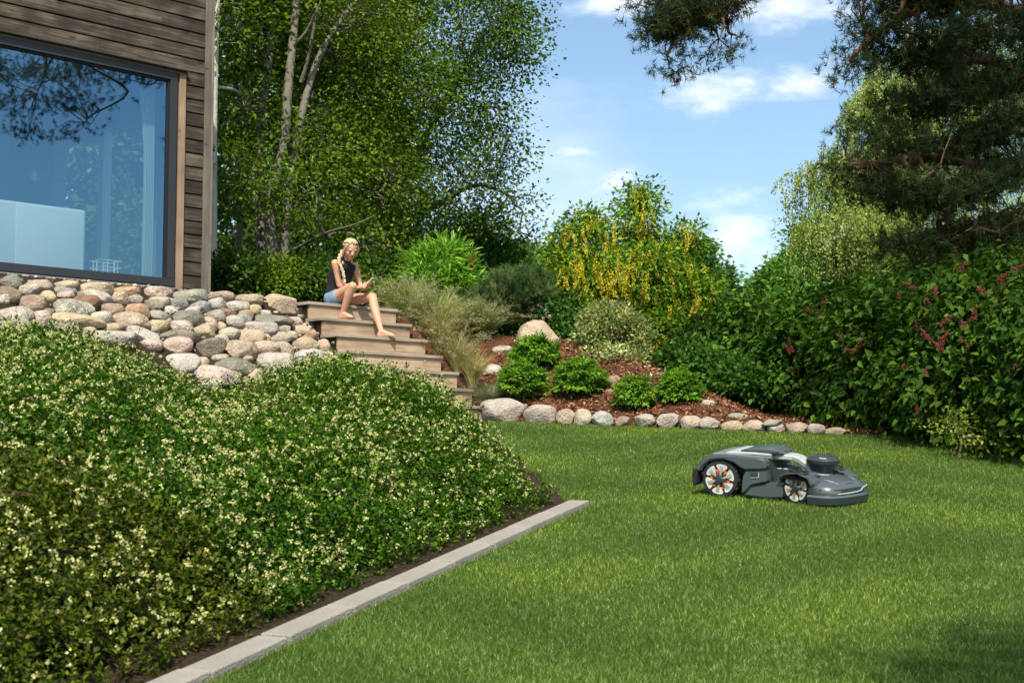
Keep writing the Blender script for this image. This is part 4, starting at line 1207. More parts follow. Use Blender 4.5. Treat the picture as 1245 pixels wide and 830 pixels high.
for r in range(3):
    k = reg == r
    p, nr_, uu_ = P2[k], NR[k], up[k]
    n = len(p)
    c0 = p.mean(0)
    root = empty(SHRUB[r], (c0[0], c0[1], tz(c0[0], c0[1])))
    tag(root, SLAB[r], 'shrub', kind='thing')
    base = np.array(root.location)
    ax = RD[k] * 0.9 + uu_ * 0.55 + rng.standard_normal((n, 3)) * 0.35
    nn2 = uu_ * 0.9 + rng.standard_normal((n, 3)) * 0.45 + nr_ * 0.3
    L = 0.021 + 0.011 * rng.random(n)
    V, Fc = leaf_arrays(p - base, ax, nn2, L, L * 0.56, fold=0.15)
    lf = link('foliage', np_mesh('foliage', V, Fc, col=leaf_cols(n, LCOL[r], rng, 4, 0.2, [.34, .28, .18, .14, .06])), M_LEAF_GLOSSY, root)
    lf['kind'] = 'stuff'
    # flower heads: small domes of cream florets standing just out of the leaves
    ks = SREG == r
    tips, ups_ = TIP[ks], UPS[ks]
    pat = 0.55 * np.sin(tips[:, 0] * 5.1 + 1.7 * np.sin(tips[:, 1] * 3.3)) * np.sin(tips[:, 1] * 4.4 + np.sin(tips[:, 0] * 3.9)) + 0.6 * rng.standard_normal(len(tips))
    sel = np.where(pat > (0.14 if r < 2 else 0.4))[0]
    sel = np.concatenate([sel, rng.choice(sel, len(sel) // 2)])
    nf = len(sel)
    fc = tips[sel] + ups_[sel] * 0.012 + 0.022 * rng.standard_normal((nf, 3))
    uu_f = ups_[sel]
    per = 8
    m = nf * per
    fo = rng.standard_normal((m, 3)); fo = unit(fo); fo = unit(fo + np.repeat(uu_f, per, 0) * 0.9)
    rad = np.repeat(0.007 + 0.008 * rng.random(nf), per)
    fp = np.repeat(fc, per, 0) + fo * rad[:, None]
    V, Fc = leaf_arrays(fp - base, rng.standard_normal((m, 3)), fo + 0.3 * rng.standard_normal((m, 3)), 0.011 + 0.003 * rng.random(m), 0.0105, fold=0.1)
    fl = link('flower_heads', np_mesh('flower_heads', V, Fc, col=leaf_cols(m, FCOL, rng, 4, 0.10)), M_PETAL, root)
    fl['kind'] = 'stuff'
    # reddish stems arching through
    st = []
    for _ in range((14, 12, 7)[r]):
        i = rng.integers(n)
        a = P[k][i] - uu_[i] * 0.03
        d = unit(rng.standard_normal(3) * np.array([1, 1, 0.25]) + np.array([0.2, -0.5, 0.2]))
        Ls = 0.18 + 0.25 * rng.random()
        q = np.array([a, a + d * Ls * 0.5 + np.array([0, 0, 0.05]), a + d * Ls + np.array([0, 0, 0.02])])
        q[:, 2] = np.maximum(q[:, 2], shrub_top(q[:, 0], q[:, 1])[0] - 0.02 + 0.02 * rng.random(3))
        st.append((spline(q - base, 4), [0.002] * 9))
    V, Fq = tube_arrays(st, 4)
    link('stems', np_mesh('stems', V, Fq, True), simple('red_stem', (0.13, 0.055, 0.03), 0.7), root)['kind'] = 'stuff'
    # dark sheet below the leaves, standing in for the shaded inside of the plant
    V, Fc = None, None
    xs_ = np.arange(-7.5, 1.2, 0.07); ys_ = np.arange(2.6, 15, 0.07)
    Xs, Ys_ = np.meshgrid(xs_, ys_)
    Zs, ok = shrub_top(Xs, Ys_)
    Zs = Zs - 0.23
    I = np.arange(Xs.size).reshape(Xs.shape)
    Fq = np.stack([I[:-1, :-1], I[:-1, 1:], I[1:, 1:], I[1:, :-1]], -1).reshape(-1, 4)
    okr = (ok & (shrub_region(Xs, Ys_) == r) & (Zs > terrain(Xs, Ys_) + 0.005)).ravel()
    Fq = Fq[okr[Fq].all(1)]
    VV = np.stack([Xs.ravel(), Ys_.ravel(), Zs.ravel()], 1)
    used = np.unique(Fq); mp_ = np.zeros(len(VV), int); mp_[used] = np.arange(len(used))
    link('shade_sheet', np_mesh('shade_sheet', VV[used] - base, mp_[Fq], True), ground_mat('shade_sheet', (0.014, 0.022, 0.008), (0.022, 0.032, 0.010), (0.010, 0.012, 0.007), 20, 70), root)
    shrubs.append(root)

# ------------------------------------------------------------------ trees
def make_tree(name, label, cat, blobs, stems, ncl, per, spread, leaf, cols, bark, rng, weights=None, group=None, up=0.6, shell=0.5,
              twig_share=0.35, mat=None, twig_r=0.011, droop=0.35, aspect=0.62, only=None):
    root = empty(name, Vector(stems[0][0][0]) if stems else Vector(blobs[0][0]))
    tag(root, label, cat, group)
    base = np.array(root.location)
    paths = []
    hubs = []
    for (P_, R_) in stems:
        P_ = np.array(P_, float)
        Q = spline(np.hstack([P_, np.array(R_)[:, None]]), 6)
        paths.append((Q[:, :3] - base, list(Q[:, 3])))
        hubs += [q[:3] for q in Q[len(Q) // 3:]]
    hubs = np.array(hubs)
    bh = []
    for c, r in blobs:
        h = hubs[np.argmin(((hubs - (c - np.array([0, 0, r[2] * 0.4]))) ** 2).sum(1))]
        L = np.linalg.norm(c - h)
        P_, R_ = limb(h, c, rng, min(0.045, 0.012 + L * 0.012), 0.010, 5, 0.07, 0.05)
        paths.append((P_ - base, R_)); bh += list(P_[3:])
    hubs = np.array(bh + list(hubs))
    cen, outs, idx = sample_blobs(blobs, ncl, rng, shell)
    tw = twigs(cen[: int(ncl * twig_share)], hubs, rng, twig_r, 0.003)
    paths += [(a - base, r) for a, r in tw]
    V, Fq = tube_arrays([p for p in paths if len(p[0]) > 3], 7)
    link('trunk', np_mesh('trunk', V, Fq, True), bark, root)
    thin = [p for p in paths if len(p[0]) <= 3]
    if thin:
        V, Fq = tube_arrays(thin, 3)
        o = link('twigs', np_mesh('twigs', V, Fq, True), bark, root); o['kind'] = 'stuff'
    V, Fc = cluster_leaves(cen - base, outs, per, spread, rng, leaf, leaf * aspect, up=up, droop_axis=droop)
    # whole clusters differ a little in tone, as shoots of different age do
    ccol = leaf_cols(ncl, cols, rng, 1, 0.30, weights)
    cc = np.repeat(ccol, per, 0) * (1 + 0.16 * rng.standard_normal((ncl * per, 1)))
    o = link('crown', np_mesh('crown', V, Fc, col=np.repeat(np.clip(cc, .004, .8), 4, axis=0)), mat or M_LEAF, root)
    return root

rng = np.random.default_rng(41)
GREEN = [(0.082, 0.145, 0.011), (0.108, 0.178, 0.013), (0.052, 0.096, 0.009), (0.17, 0.24, 0.02)]
DKG = [(0.042, 0.088, 0.013), (0.055, 0.11, 0.016), (0.030, 0.066, 0.011), (0.08, 0.14, 0.02)]
def S(*pts): return [tuple(at(px, py, Y)) for (px, py, Y) in pts]
# pale trunk right behind the house corner
make_tree('birch_tree', 'pale slender trunk rising directly beside the house corner board', 'tree',
          [blob(285, 40, 19, 45, 75, 1.3), blob(270, -60, 19, 70, 70, 1.4), blob(300, 140, 19.5, 45, 45, 1.0), blob(268, 225, 18.6, 22, 45, .5)],
          [(S((257, 352, 17.8), (258, 250, 17.8), (259, 140, 17.9), (262, 30, 18), (268, -120, 18.2)), [.075, .07, .06, .055, .04])],
          420, 26, 0.22, 0.075, GREEN, M_BARK_BIRCH, rng)
# the many stemmed tree behind the girl
make_tree('multi_stem_tree', 'many stemmed grey trunked tree standing behind the boulders', 'tree',
          [blob(330, 20, 20.5, 70, 80, 1.5), blob(420, 40, 20.5, 85, 80, 1.5), blob(410, 150, 21, 80, 60, 1.3), blob(292, 215, 18.6, 40, 45, .7),
           blob(375, 235, 18.6, 55, 42, .8), blob(440, 300, 19.5, 55, 40, .8), blob(470, 110, 21, 75, 90, 1.4), blob(330, -70, 20, 110, 80, 1.5),
           blob(400, 180, 19.5, 60, 45, .8), blob(470, 225, 20, 50, 40, .9)],
          [(S((338, 352, 19), (330, 290, 19), (328, 240, 19), (345, 180, 19), (350, 110, 19.1), (360, 10, 19.2), (372, -110, 19.4)), [.10, .085, .075, .07, .065, .055, .04]),
           (S((352, 352, 19.3), (346, 300, 19.2), (356, 200, 19.2), (374, 110, 19.4), (398, 50, 19.6), (440, -10, 19.8)), [.085, .068, .058, .052, .044, .03]),
           (S((322, 352, 19.4), (316, 260, 19.4), (318, 150, 19.4), (327, 70, 19.4), (340, -40, 19.5)), [.085, .07, .065, .06, .04]),
           (S((366, 100, 19.3), (375, 70, 19.2), (386, 10, 19)), [.03, .026, .02]),
           (S((352, 60, 19.15), (372, 40, 19.0), (384, 15, 18.8)), [.03, .024, .018]),
           (S((288, 352, 19.8), (292, 250, 19.9), (286, 130, 20), (290, 0, 20)), [.06, .05, .045, .035]),
           (S((345, 310, 19), (395, 284, 18.4), (428, 274, 18.0), (456, 262, 17.9)), [.022, .016, .010, .005])],
          1350, 36, 0.19, 0.062, [(0.078, 0.138, 0.010), (0.104, 0.172, 0.012), (0.050, 0.092, 0.008), (0.18, 0.25, 0.02)], M_BARK_GREY, rng, [.34, .3, .2, .16])
# spreading tree whose crown ends against the sky
make_tree('spreading_tree', 'tall spreading tree whose right edge stands against the sky', 'tree',
          [blob(560, 35, 23, 82, 70, 1.9), blob(520, 130, 23.2, 90, 75, 2.0), blob(588, 130, 23, 45, 50, 1.3), blob(555, 225, 23, 70, 50, 1.6), blob(618, 40, 22.6, 38, 48, 1.1),
           blob(612, 185, 22.5, 28, 32, .8), blob(640, 20, 22.6, 20, 22, .5), blob(632, 75, 22.6, 26, 24, .6), blob(628, 248, 22.4, 26, 22, .6), blob(642, 285, 22.3, 18, 18, .4), blob(600, 265, 22.6, 36, 26, .8), blob(500, 265, 22.6, 60, 42, 1.4),
           blob(540, -60, 23, 110, 80, 2.0), blob(450, -40, 23.5, 90, 100, 1.8), blob(460, 190, 23.5, 60, 70, 1.4)],
          [(S((470, 352, 23.5), (474, 280, 23.5), (468, 180, 23.4), (480, 60, 23.3), (500, -80, 23.2)), [.16, .14, .12, .10, .07]),
           (S((474, 260, 23.4), (510, 180, 23.2), (550, 110, 23.0), (590, 40, 22.8)), [.08, .065, .05, .03]),
           (S((474, 285, 23.4), (530, 250, 23.0), (580, 225, 22.7), (625, 240, 22.5)), [.06, .045, .032, .018])],
          1350, 34, 0.20, 0.064, [(0.070, 0.130, 0.015), (0.092, 0.160, 0.018), (0.046, 0.088, 0.011), (0.14, 0.21, 0.027)], M_BARK_DARK, rng, shell=0.3)
make_tree('round_tree', 'round dark green tree low behind the bright shrub', 'tree',
          [blob(590, 300, 26, 30, 40, 1.2), blob(565, 315, 25.5, 35, 38, 1.2), blob(615, 325, 26, 20, 30, .9), blob(590, 345, 25, 45, 35, 1.0)],
          [(S((590, 400, 26), (590, 340, 26), (588, 290, 26)), [.12, .10, .06])],
          520, 30, 0.22, 0.085, [(0.042, 0.10, 0.015), (0.055, 0.125, 0.018), (0.030, 0.072, 0.012)], M_BARK_DARK, rng)
# wood behind, dark between the trunks
for i, (bl, st, lab) in enumerate([
        ([blob(300, 60, 29, 90, 130, 2), blob(280, 250, 29, 80, 120, 2), blob(340, 330, 28, 90, 70, 1.5)], S((300, 380, 29), (300, 200, 29), (305, 0, 29)), 'dense backdrop tree seen between the pale trunk and the many stems'),
        ([blob(400, 120, 31, 85, 120, 2), blob(400, 270, 30, 85, 90, 2), blob(430, -20, 31, 90, 90, 2)], S((400, 380, 31), (402, 200, 31), (405, 20, 31)), 'dense backdrop tree straight behind the girl'),
        ([blob(480, 320, 33, 70, 55, 2), blob(450, 220, 33, 45, 70, 2), blob(540, 345, 32, 60, 40, 2)], S((480, 390, 33), (480, 280, 33), (478, 180, 33)), 'dense backdrop tree left of the round dark tree'),
        ([blob(150, 210, 24, 60, 90, 2), blob(185, 300, 22, 40, 50, 1), blob(120, 310, 23, 45, 50, 1)], S((150, 380, 24), (150, 280, 24), (152, 150, 24)), 'backdrop tree seen through the far panes of the room')]):
    make_tree('backdrop_tree', lab, 'tree', bl, [(st, [.16, .13, .08])], 560, 22, 0.34, 0.165, DKG, M_BARK_DARK, rng, group='trees of the wood behind the house')

# low growth along the top of the boulders
for (px, py, Y, rx, ry, lab, cols) in [
        (285, 335, 17.0, 34, 26, 'leafy dark undergrowth bush right of the house corner', DKG),
        (345, 340, 17.4, 36, 26, 'leafy undergrowth bush above the biggest blocky boulder', GREEN),
        (388, 345, 17.8, 30, 28, 'shaded undergrowth bush left of the sitting girl', DKG),
        (470, 340, 18.2, 34, 30, 'dark undergrowth bush right of the sitting girl', DKG)]:
    make_tree('undergrowth_bush', lab, 'bush', [blob(px, py, Y, rx, ry, .5), blob(px - 14, py + 8, Y - .2, rx * .6, ry * .8, .4)],
              [(S((px, py + 45, Y), (px, py, Y), (px + 3, py - 10, Y)), [.02, .015, .008])], 190, 24, 0.10, 0.06, cols, M_BARK_DARK, rng,
              twig_r=0.005, group='bushes growing behind the boulders')

# ------------------------------------------------------------------ far trees on the right
FARG = [(0.065, 0.15, 0.035), (0.085, 0.18, 0.04), (0.05, 0.12, 0.03)]
for (bl, st, lab, ncl, leaf, cols) in [  # the hazy trees carry their haze in the leaf colours
        ([blob(640, 325, 62, 28, 26, 3), blob(620, 345, 62, 30, 30, 3)], S((640, 380, 62), (640, 340, 62), (640, 320, 62)), 'hazy far tree just right of the spreading tree', 420, .26, [(0.10, 0.18, 0.075), (0.12, 0.20, 0.08)]),
        ([blob(680, 335, 58, 32, 32, 3), blob(705, 350, 58, 40, 30, 3)], S((690, 380, 58), (690, 350, 58), (690, 330, 58)), 'hazy far tree left of the yellow flowering tree', 420, .26, [(0.10, 0.18, 0.07), (0.115, 0.19, 0.075)]),
        ([blob(838, 318, 40, 22, 22, 2), blob(864, 350, 40, 20, 20, 2), blob(820, 345, 40, 35, 40, 2), blob(850, 370, 40, 45, 35, 2)], S((845, 420, 40), (845, 360, 40), (845, 320, 40)), 'leafy tree behind the right side of the yellow flowering tree', 620, .20, FARG),
        ([blob(942, 352, 34, 13, 14, 1.2), blob(962, 340, 33, 17, 19, 1.2), blob(930, 368, 34, 14, 9, 1.0)], S((945, 420, 34), (945, 360, 34), (948, 325, 34)), 'bright green tree above the left end of the hedge', 420, .16, [(0.085, 0.20, 0.03), (0.11, 0.24, 0.035), (0.065, 0.16, 0.025)]),
        ([blob(988, 308, 27, 20, 32, 1.2), blob(1012, 340, 26, 44, 38, 1.5), blob(972, 345, 27, 16, 18, 1.0), blob(990, 374, 25, 46, 24, 1.2)], S((990, 430, 27), (990, 350, 27), (985, 300, 27)), 'feathery light green tree left of the weeping birch', 620, .12, [(0.11, 0.24, 0.035), (0.14, 0.28, 0.04), (0.08, 0.18, 0.03)]),
        ]:
    make_tree('far_tree', lab, 'tree', bl, [(st, [.2, .15, .08])], ncl, 30, 0.16 if leaf < .15 else 0.20, leaf * .85, cols, M_BARK_DARK, rng, group='trees beyond the garden')

# weeping birch: hanging strands
def weeping_birch():
    rng = np.random.default_rng(53)
    tops = [blob(1068, 88, 20, 16, 18, .5), blob(1050, 128, 20, 16, 20, .5), blob(1014, 190, 20, 20, 14, .5), blob(978, 212, 20, 18, 10, .4), blob(1036, 215, 20.2, 24, 24, .7), blob(1092, 130, 20.4, 20, 50, .8),
            blob(1075, 200, 20.4, 30, 34, .9), blob(1010, 268, 19.6, 36, 18, .7), blob(1055, 275, 19.8, 40, 26, .9), blob(1120, 70, 20.5, 26, 50, .9), blob(1140, 190, 20.5, 50, 70, 1.1), blob(1210, 150, 20.5, 60, 90, 1.2),
            blob(1130, 285, 19.6, 70, 30, 1), blob(1220, 270, 19.8, 60, 40, 1), blob(1180, 60, 20.6, 60, 60, 1.1)]
    st = [(S((1110, 400, 20.6), (1112, 300, 20.6), (1108, 180, 20.6), (1100, 60, 20.7), (1095, -60, 20.8)), [.16, .14, .12, .09, .05]),
          (S((1110, 250, 20.5), (1070, 215, 20.3), (1030, 190, 20.1), (1000, 200, 20)), [.05, .04, .03, .012]),
          (S((1108, 180, 20.5), (1075, 140, 20.2), (1050, 110, 20), (1040, 120, 20)), [.045, .035, .025, .012]),
          (S((1112, 260, 20.4), (1160, 215, 20.2), (1215, 190, 20)), [.05, .04, .02]),
          (S((1005, 300, 19.3), (1012, 290, 19.3), (1040, 283, 19.4)), [.03, .03, .04])]
    root = empty('weeping_birch', Vector(st[0][0][0])); tag(root, 'weeping birch with pale hanging twigs behind the dark pine', 'tree')
    base = np.array(root.location)
    paths = []
    for P_, R_ in st:
        Q = spline(np.hstack([np.array(P_), np.array(R_)[:, None]]), 6); paths.append((Q[:, :3] - base, list(Q[:, 3])))
    hub = np.concatenate([p[0] for p in paths])
    for c, r in tops:
        h = hub[np.argmin(((hub - (c - base)) ** 2).sum(1))]
        P_, R_ = limb(h, c - base, rng, .03, .01, 5, .06, .08); paths.append((P_, R_))
    V, Fq = tube_arrays(paths, 7); link('trunk', np_mesh('trunk', V, Fq, True), M_BARK_BIRCH, root)
    ng_ = 1020
    q1 = sample_blobs(tops[:9], 620, rng, 0.4); q2 = sample_blobs(tops[9:], ng_ - 620, rng, 0.4)
    cg = np.concatenate([q1[0], q2[0]]); og = np.concatenate([q1[1], q2[1]])
    n = ng_ * 3
    cen = np.repeat(cg, 3, 0) + rng.standard_normal((n, 3)) * 0.055; outs = np.repeat(og, 3, 0)
    L = 0.35 + 0.85 * rng.random(n)
    per = 32
    t = rng.random((n, per)) 
    sway = rng.standard_normal((n, 2)) * 0.10
    pos = cen[:, None, :] + np.stack([outs[:, 0:1] * 0.2 * np.sqrt(t) + sway[:, 0:1] * t, outs[:, 1:2] * 0.2 * np.sqrt(t) + sway[:, 1:2] * t, -t * L[:, None] + 0.08 * np.sqrt(t)], -1)
    pos = pos.reshape(-1, 3) + rng.standard_normal((n * per, 3)) * 0.022
    ax = rng.standard_normal((n * per, 3)) * 0.6 + np.array([0, 0, -0.9]); nr = rng.standard_normal((n * per, 3)) + np.array([0, -0.3, 0.3])
    V, Fc = leaf_arrays(pos - base, ax, nr, 0.038 + 0.016 * rng.random(n * per), 0.028)
    cols = leaf_cols(n, [(0.26, 0.35, 0.075), (0.32, 0.41, 0.095), (0.20, 0.28, 0.055), (0.38, 0.44, 0.15)], rng, per, 0.15)
    link('crown', np_mesh('crown', V, Fc, col=np.repeat(cols, 4, 0)), M_LEAF, root)
    tw = [(np.array([c, c + np.array([0, 0, -l])]) - base, [0.004, 0.002]) for c, l in zip(cen[::3], L[::3])]
    V, Fq = tube_arrays(tw, 3); link('hanging_twigs', np_mesh('hanging_twigs', V, Fq, True), M_BARK_DARK, root)['kind'] = 'stuff'
weeping_birch()

# ------------------------------------------------------------------ pines
def pine(name, label, trunk, limbs, blobs, ncl, seed, per=16, nl=0.085):
    rng = np.random.default_rng(seed)
    root = empty(name, Vector(trunk[0][0])); tag(root, label, 'tree', )
    base = np.array(root.location)
    paths = []
    Q = spline(np.hstack([np.array(trunk[0]), np.array(trunk[1])[:, None]]), 8); paths.append((Q[:, :3] - base, list(Q[:, 3])))
    hub = [q[:3] - base for q in Q[6:]]
    for P_, R_ in limbs:
        q = spline(np.hstack([np.array(P_), np.array(R_)[:, None]]), 6); paths.append((q[:, :3] - base, list(q[:, 3]))); hub += [a[:3] - base for a in q[3:]]
    H = np.array(hub)
    hubs2 = []
    for c, r in blobs:
        for _ in range(3):
            tgt = c - base + rng.standard_normal(3) * r * 0.45
            h = H[np.argmin(((H - tgt) ** 2).sum(1) + 0.3 * rng.random(len(H)))]
            P_, R_ = limb(h, tgt, rng, .035, .010, 6, .09, -.03); paths.append((P_, R_)); hubs2 += list(P_[4:])
    V, Fq = tube_arrays(paths, 8); link('trunk', np_mesh('trunk', V, Fq, True), M_BARK_PINE, root)
    vis = [b for b in blobs if F * b[0][2] / max(b[0][1], .1) < 1e9 and (b[0][2] - CAM_Z) / b[0][1] < 0.36]; oth = [b for b in blobs if (b[0][2] - CAM_Z) / b[0][1] >= 0.36]
    n1 = int(ncl * 0.58) if vis and oth else (ncl if vis else 0)
    parts_ = [sample_blobs(bb, nn_, rng, 0.2) for bb, nn_ in ((vis, n1), (oth, ncl - n1)) if nn_ > 0]
    cen = np.concatenate([q_[0] for q_ in parts_])
    cen[:, 2] = cen[:, 2] * 0.35 + 0.65 * (np.round((cen[:, 2] + 0.25 * np.sin(cen[:, 0] * 1.9)) / 0.52) * 0.52 - 0.25 * np.sin(cen[:, 0] * 1.9))   # boughs lie in tiers
    outs = np.concatenate([q_[1] for q_ in parts_])
    tw = twigs(cen[::2] - base, np.array(hubs2), rng, 0.010, 0.004)
    V, Fq = tube_arrays(tw, 3); link('twigs', np_mesh('twigs', V, Fq, True), M_BARK_PINE, root)['kind'] = 'stuff'
    # needle brushes: each shoot a bottle brush of thin needles
    sh = 5
    n = ncl * sh
    c2 = np.repeat(cen, sh, 0) + rng.standard_normal((n, 3)) * np.array([.13, .13, .08])
    d = unit(np.repeat(outs, sh, 0) * 0.6 + rng.standard_normal((n, 3)) * 0.7 + np.array([0, 0, 0.25]))
    m = n * per
    dd = np.repeat(d, per, 0); t = rng.random((m, 1))
    p = np.repeat(c2, per, 0) + dd * t * 0.09
    ax = unit(rng.standard_normal((m, 3))); ax = unit(ax - dd * (ax * dd).sum(1, keepdims=True)) + dd * 0.75
    ax = unit(ax)
    sd = unit(np.cross(ax, rng.standard_normal((m, 3)))) * 0.0036
    V = np.stack([p - base - sd, p - base + sd, p - base + ax * (nl * (0.7 + 0.5 * rng.random((m, 1))))], 1).reshape(-1, 3)
    Fc = np.arange(3 * m).reshape(-1, 3)
    col = leaf_cols(n, [(0.036, 0.058, 0.018), (0.048, 0.074, 0.022), (0.025, 0.043, 0.014), (0.090, 0.076, 0.027)], rng, per * 3, 0.15, [.4, .3, .24, .06])
    link('needles', np_mesh('needles', V, Fc, col=col), M_NEEDLE, root)
    return root
def wb(x, y, z, rx, ry, rz): return (np.array([x, y, z], float), np.array([rx, ry, rz], float))
pine('pine_tree', 'big dark pine overhanging the hedge on the right',
     (S((1310, 470, 15.2), (1303, 330, 15.2), (1286, 200, 15.1), (1262, 90, 15.0), (1265, -60, 15.0), (1275, -200, 15.0)), [.24, .22, .19, .16, .13, .10]),
     [(S((1265, 110, 15.0), (1190, 70, 14.8), (1140, 100, 14.6), (1120, 120, 14.4)), [.09, .07, .05, .03]),
      (S((1280, 190, 15.0), (1240, 200, 14.9), (1190, 200, 14.6), (1120, 190, 14.2), (1040, 205, 13.8)), [.085, .08, .06, .045, .02]),
      (S((1290, 270, 15.1), (1200, 270, 14.7), (1120, 285, 14.3), (1085, 300, 14.1)), [.05, .04, .03, .015]),
      (S((1262, 20, 15), (1160, 0, 14.5), (1080, 30, 14), (1035, 70, 13.8)), [.08, .06, .04, .02]),
      (S((1265, -180, 15), (1130, -240, 14.7), (985, -180, 14.2), (890, -60, 14.0), (858, 12, 14.0)), [.07, .055, .04, .025, .012]),
      ([tuple(at(1265, -60, 15)), (4.6, 12.5, 8.2), (3.8, 9.5, 9.0), (3.6, 7.2, 9.2)], [.12, .09, .06, .03]),
      ([tuple(at(1270, -120, 15)), (6.0, 12.0, 9.2), (5.8, 9.0, 9.8), (5.4, 7.0, 9.8)], [.12, .09, .06, .03])],
     [blob(1130, 40, 14.2, 60, 55, .7), blob(1195, 40, 14.8, 60, 70, .8), blob(1120, 130, 14.3, 38, 60, .6), blob(1180, 150, 14.6, 60, 60, .7), blob(1060, 190, 13.9, 45, 22, .4),
      blob(1095, 215, 14.0, 50, 26, .5), blob(1150, 240, 14.3, 60, 40, .6), blob(1215, 240, 14.6, 45, 60, .6), blob(1100, 285, 14.1, 28, 16, .4), blob(1185, 285, 14.4, 60, 20, .5),
      blob(1035, 72, 13.8, 20, 12, .3), blob(1065, 30, 13.9, 26, 30, .4), blob(1100, -30, 14, 70, 40, .7), blob(1240, 130, 15, 40, 90, .7),
      blob(838, 20, 14.0, 54, 24, .5), blob(838, 20, 14.0, 40, 22, .4), blob(868, 46, 14.0, 36, 14, .35), blob(818, 58, 14.0, 20, 16, .3), blob(818, 40, 14.0, 26, 20, .3), blob(800, 8, 14.1, 34, 16, .4), blob(850, -30, 14.0, 60, 36, .6), blob(900, -90, 14.1, 50, 46, .6), blob(990, -190, 14.3, 60, 46, .7), blob(1110, -240, 14.6, 70, 50, .8),
      wb(4.0, 7.4, 9.3, 1.3, 1.5, .6), wb(4.4, 9.0, 9.3, 1.6, 1.6, .7), wb(5.6, 7.3, 9.8, 1.3, 1.4, .6), wb(4.2, 11.2, 9.0, 1.4, 1.4, .7), wb(6.2, 10.0, 9.8, 1.6, 1.8, .8),
      wb(6.8, 12.5, 9.3, 1.8, 1.6, .9), wb(5.4, 13.5, 9.6, 1.6, 1.5, .8), wb(7.0, 9.4, 8.4, 1.2, 1.2, .7),
      wb(5.2, 10.4, 7.5, 1.1, .9, .8), wb(4.9, 11.4, 8.1, 1.3, .9, .5), wb(5.6, 12.3, 8.3, 1.3, .9, .5)],
     3200, 61, 20)
pine('shade_pine', 'pine beside the viewer whose boughs shade the near right lawn',
     ([(5.6, 0.4, 0.0), (5.6, 0.4, 3.0), (5.5, 0.5, 6.5), (5.4, 0.6, 10.0)], [.22, .20, .16, .08]),
     [([(5.5, .5, 6.0), (4.2, .3, 6.9), (2.3, .2, 7.1)], [.08, .06, .02]), ([(5.5, .5, 7.0), (4.6, 1.6, 7.4), (2.9, 1.6, 7.4)], [.08, .06, .025])],
     [wb(2.2, -.3, 7.1, .9, .7, .3), wb(2.7, .9, 7.2, .8, .7, .3), wb(3.1, 1.9, 7.3, .6, .5, .2), wb(5.0, 2.0, 7.9, 1.3, 1.1, .5), wb(3.4, .2, 7.2, .8, .7, .3), wb(5.4, .6, 9.5, 1.6, 1.6, 1.0)],
     470, 67)
# ------------------------------------------------------------------ garden shrubs and flowers
rng = np.random.default_rng(71)
# golden chain tree with hanging racemes
LB = [blob(775, 262, 18.5, 23, 34, .4), blob(715, 305, 18.5, 46, 40, .6), blob(772, 345, 18.3, 62, 44, .8), blob(836, 366, 18.3, 36, 42, .6), blob(700, 355, 18.3, 42, 46, .6),
      blob(815, 412, 18.0, 58, 34, .6), blob(800, 318, 18.6, 32, 30, .5), blob(777, 234, 18.6, 10, 18, .2), blob(835, 292, 18.6, 22, 18, .3), blob(866, 395, 17.8, 26, 32, .4), blob(711, 268, 18.6, 14, 16, .25),
      blob(750, 395, 18.1, 50, 36, .6), blob(672, 345, 18.3, 14, 30, .3)]
lab_tree = make_tree('golden_chain_tree', 'broad bushy tree hung with long yellow flower chains', 'tree', LB,
    [(S((770, 440, 18.6), (772, 390, 18.6), (768, 330, 18.6), (775, 270, 18.6), (777, 240, 18.6)), [.06, .05, .045, .03, .01]),
     (S((770, 430, 18.6), (740, 380, 18.5), (715, 320, 18.5)), [.045, .035, .02]), (S((772, 430, 18.6), (810, 380, 18.4), (835, 330, 18.4)), [.045, .035, .02])],
    1400, 26, 0.10, 0.070, [(0.11, 0.22, 0.018), (0.14, 0.26, 0.024), (0.078, 0.16, 0.015), (0.20, 0.31, 0.03)], M_BARK_GREY, rng, aspect=0.5, shell=0.6)
M_RAC = leaf_mat('yellow_petal', trans=0.3, rough=0.6, spec=0.2, tint=(1, 1, .7))
def raceme_mesh(L, seed):
    r = np.random.default_rng(seed)
    n = int(105 * L / 0.24)
    t = r.random(n); a = r.random(n) * 6.28
    rad = 0.017 * (1 - 0.6 * t) * (0.6 + 0.4 * r.random(n))
    p = np.stack([np.cos(a) * rad + 0.16 * L * np.sin(t * 2.6 + seed), np.sin(a) * rad + 0.10 * L * np.sin(t * 3.1 + 2 * seed), -t * L], 1)
    ax = np.stack([np.cos(a), np.sin(a), -0.4 + 0.5 * r.standard_normal(n)], 1)
    V, Fc = leaf_arrays(p, ax, r.standard_normal((n, 3)) + np.array([0, 0, .5]), 0.022, 0.017, fold=0.3)
    c = leaf_cols(n, [(0.80, 0.65, 0.04), (0.84, 0.72, 0.08), (0.70, 0.55, 0.03), (0.62, 0.60, 0.12)], r, 4, 0.08)
    me = np_mesh('flower_chain', V, Fc, col=c); me.materials.append(M_RAC)
    return me
RM = [raceme_mesh(l, i) for i, l in enumerate((0.20, 0.26, 0.31, 0.37))]
n = 0
rr = np.random.default_rng(73)
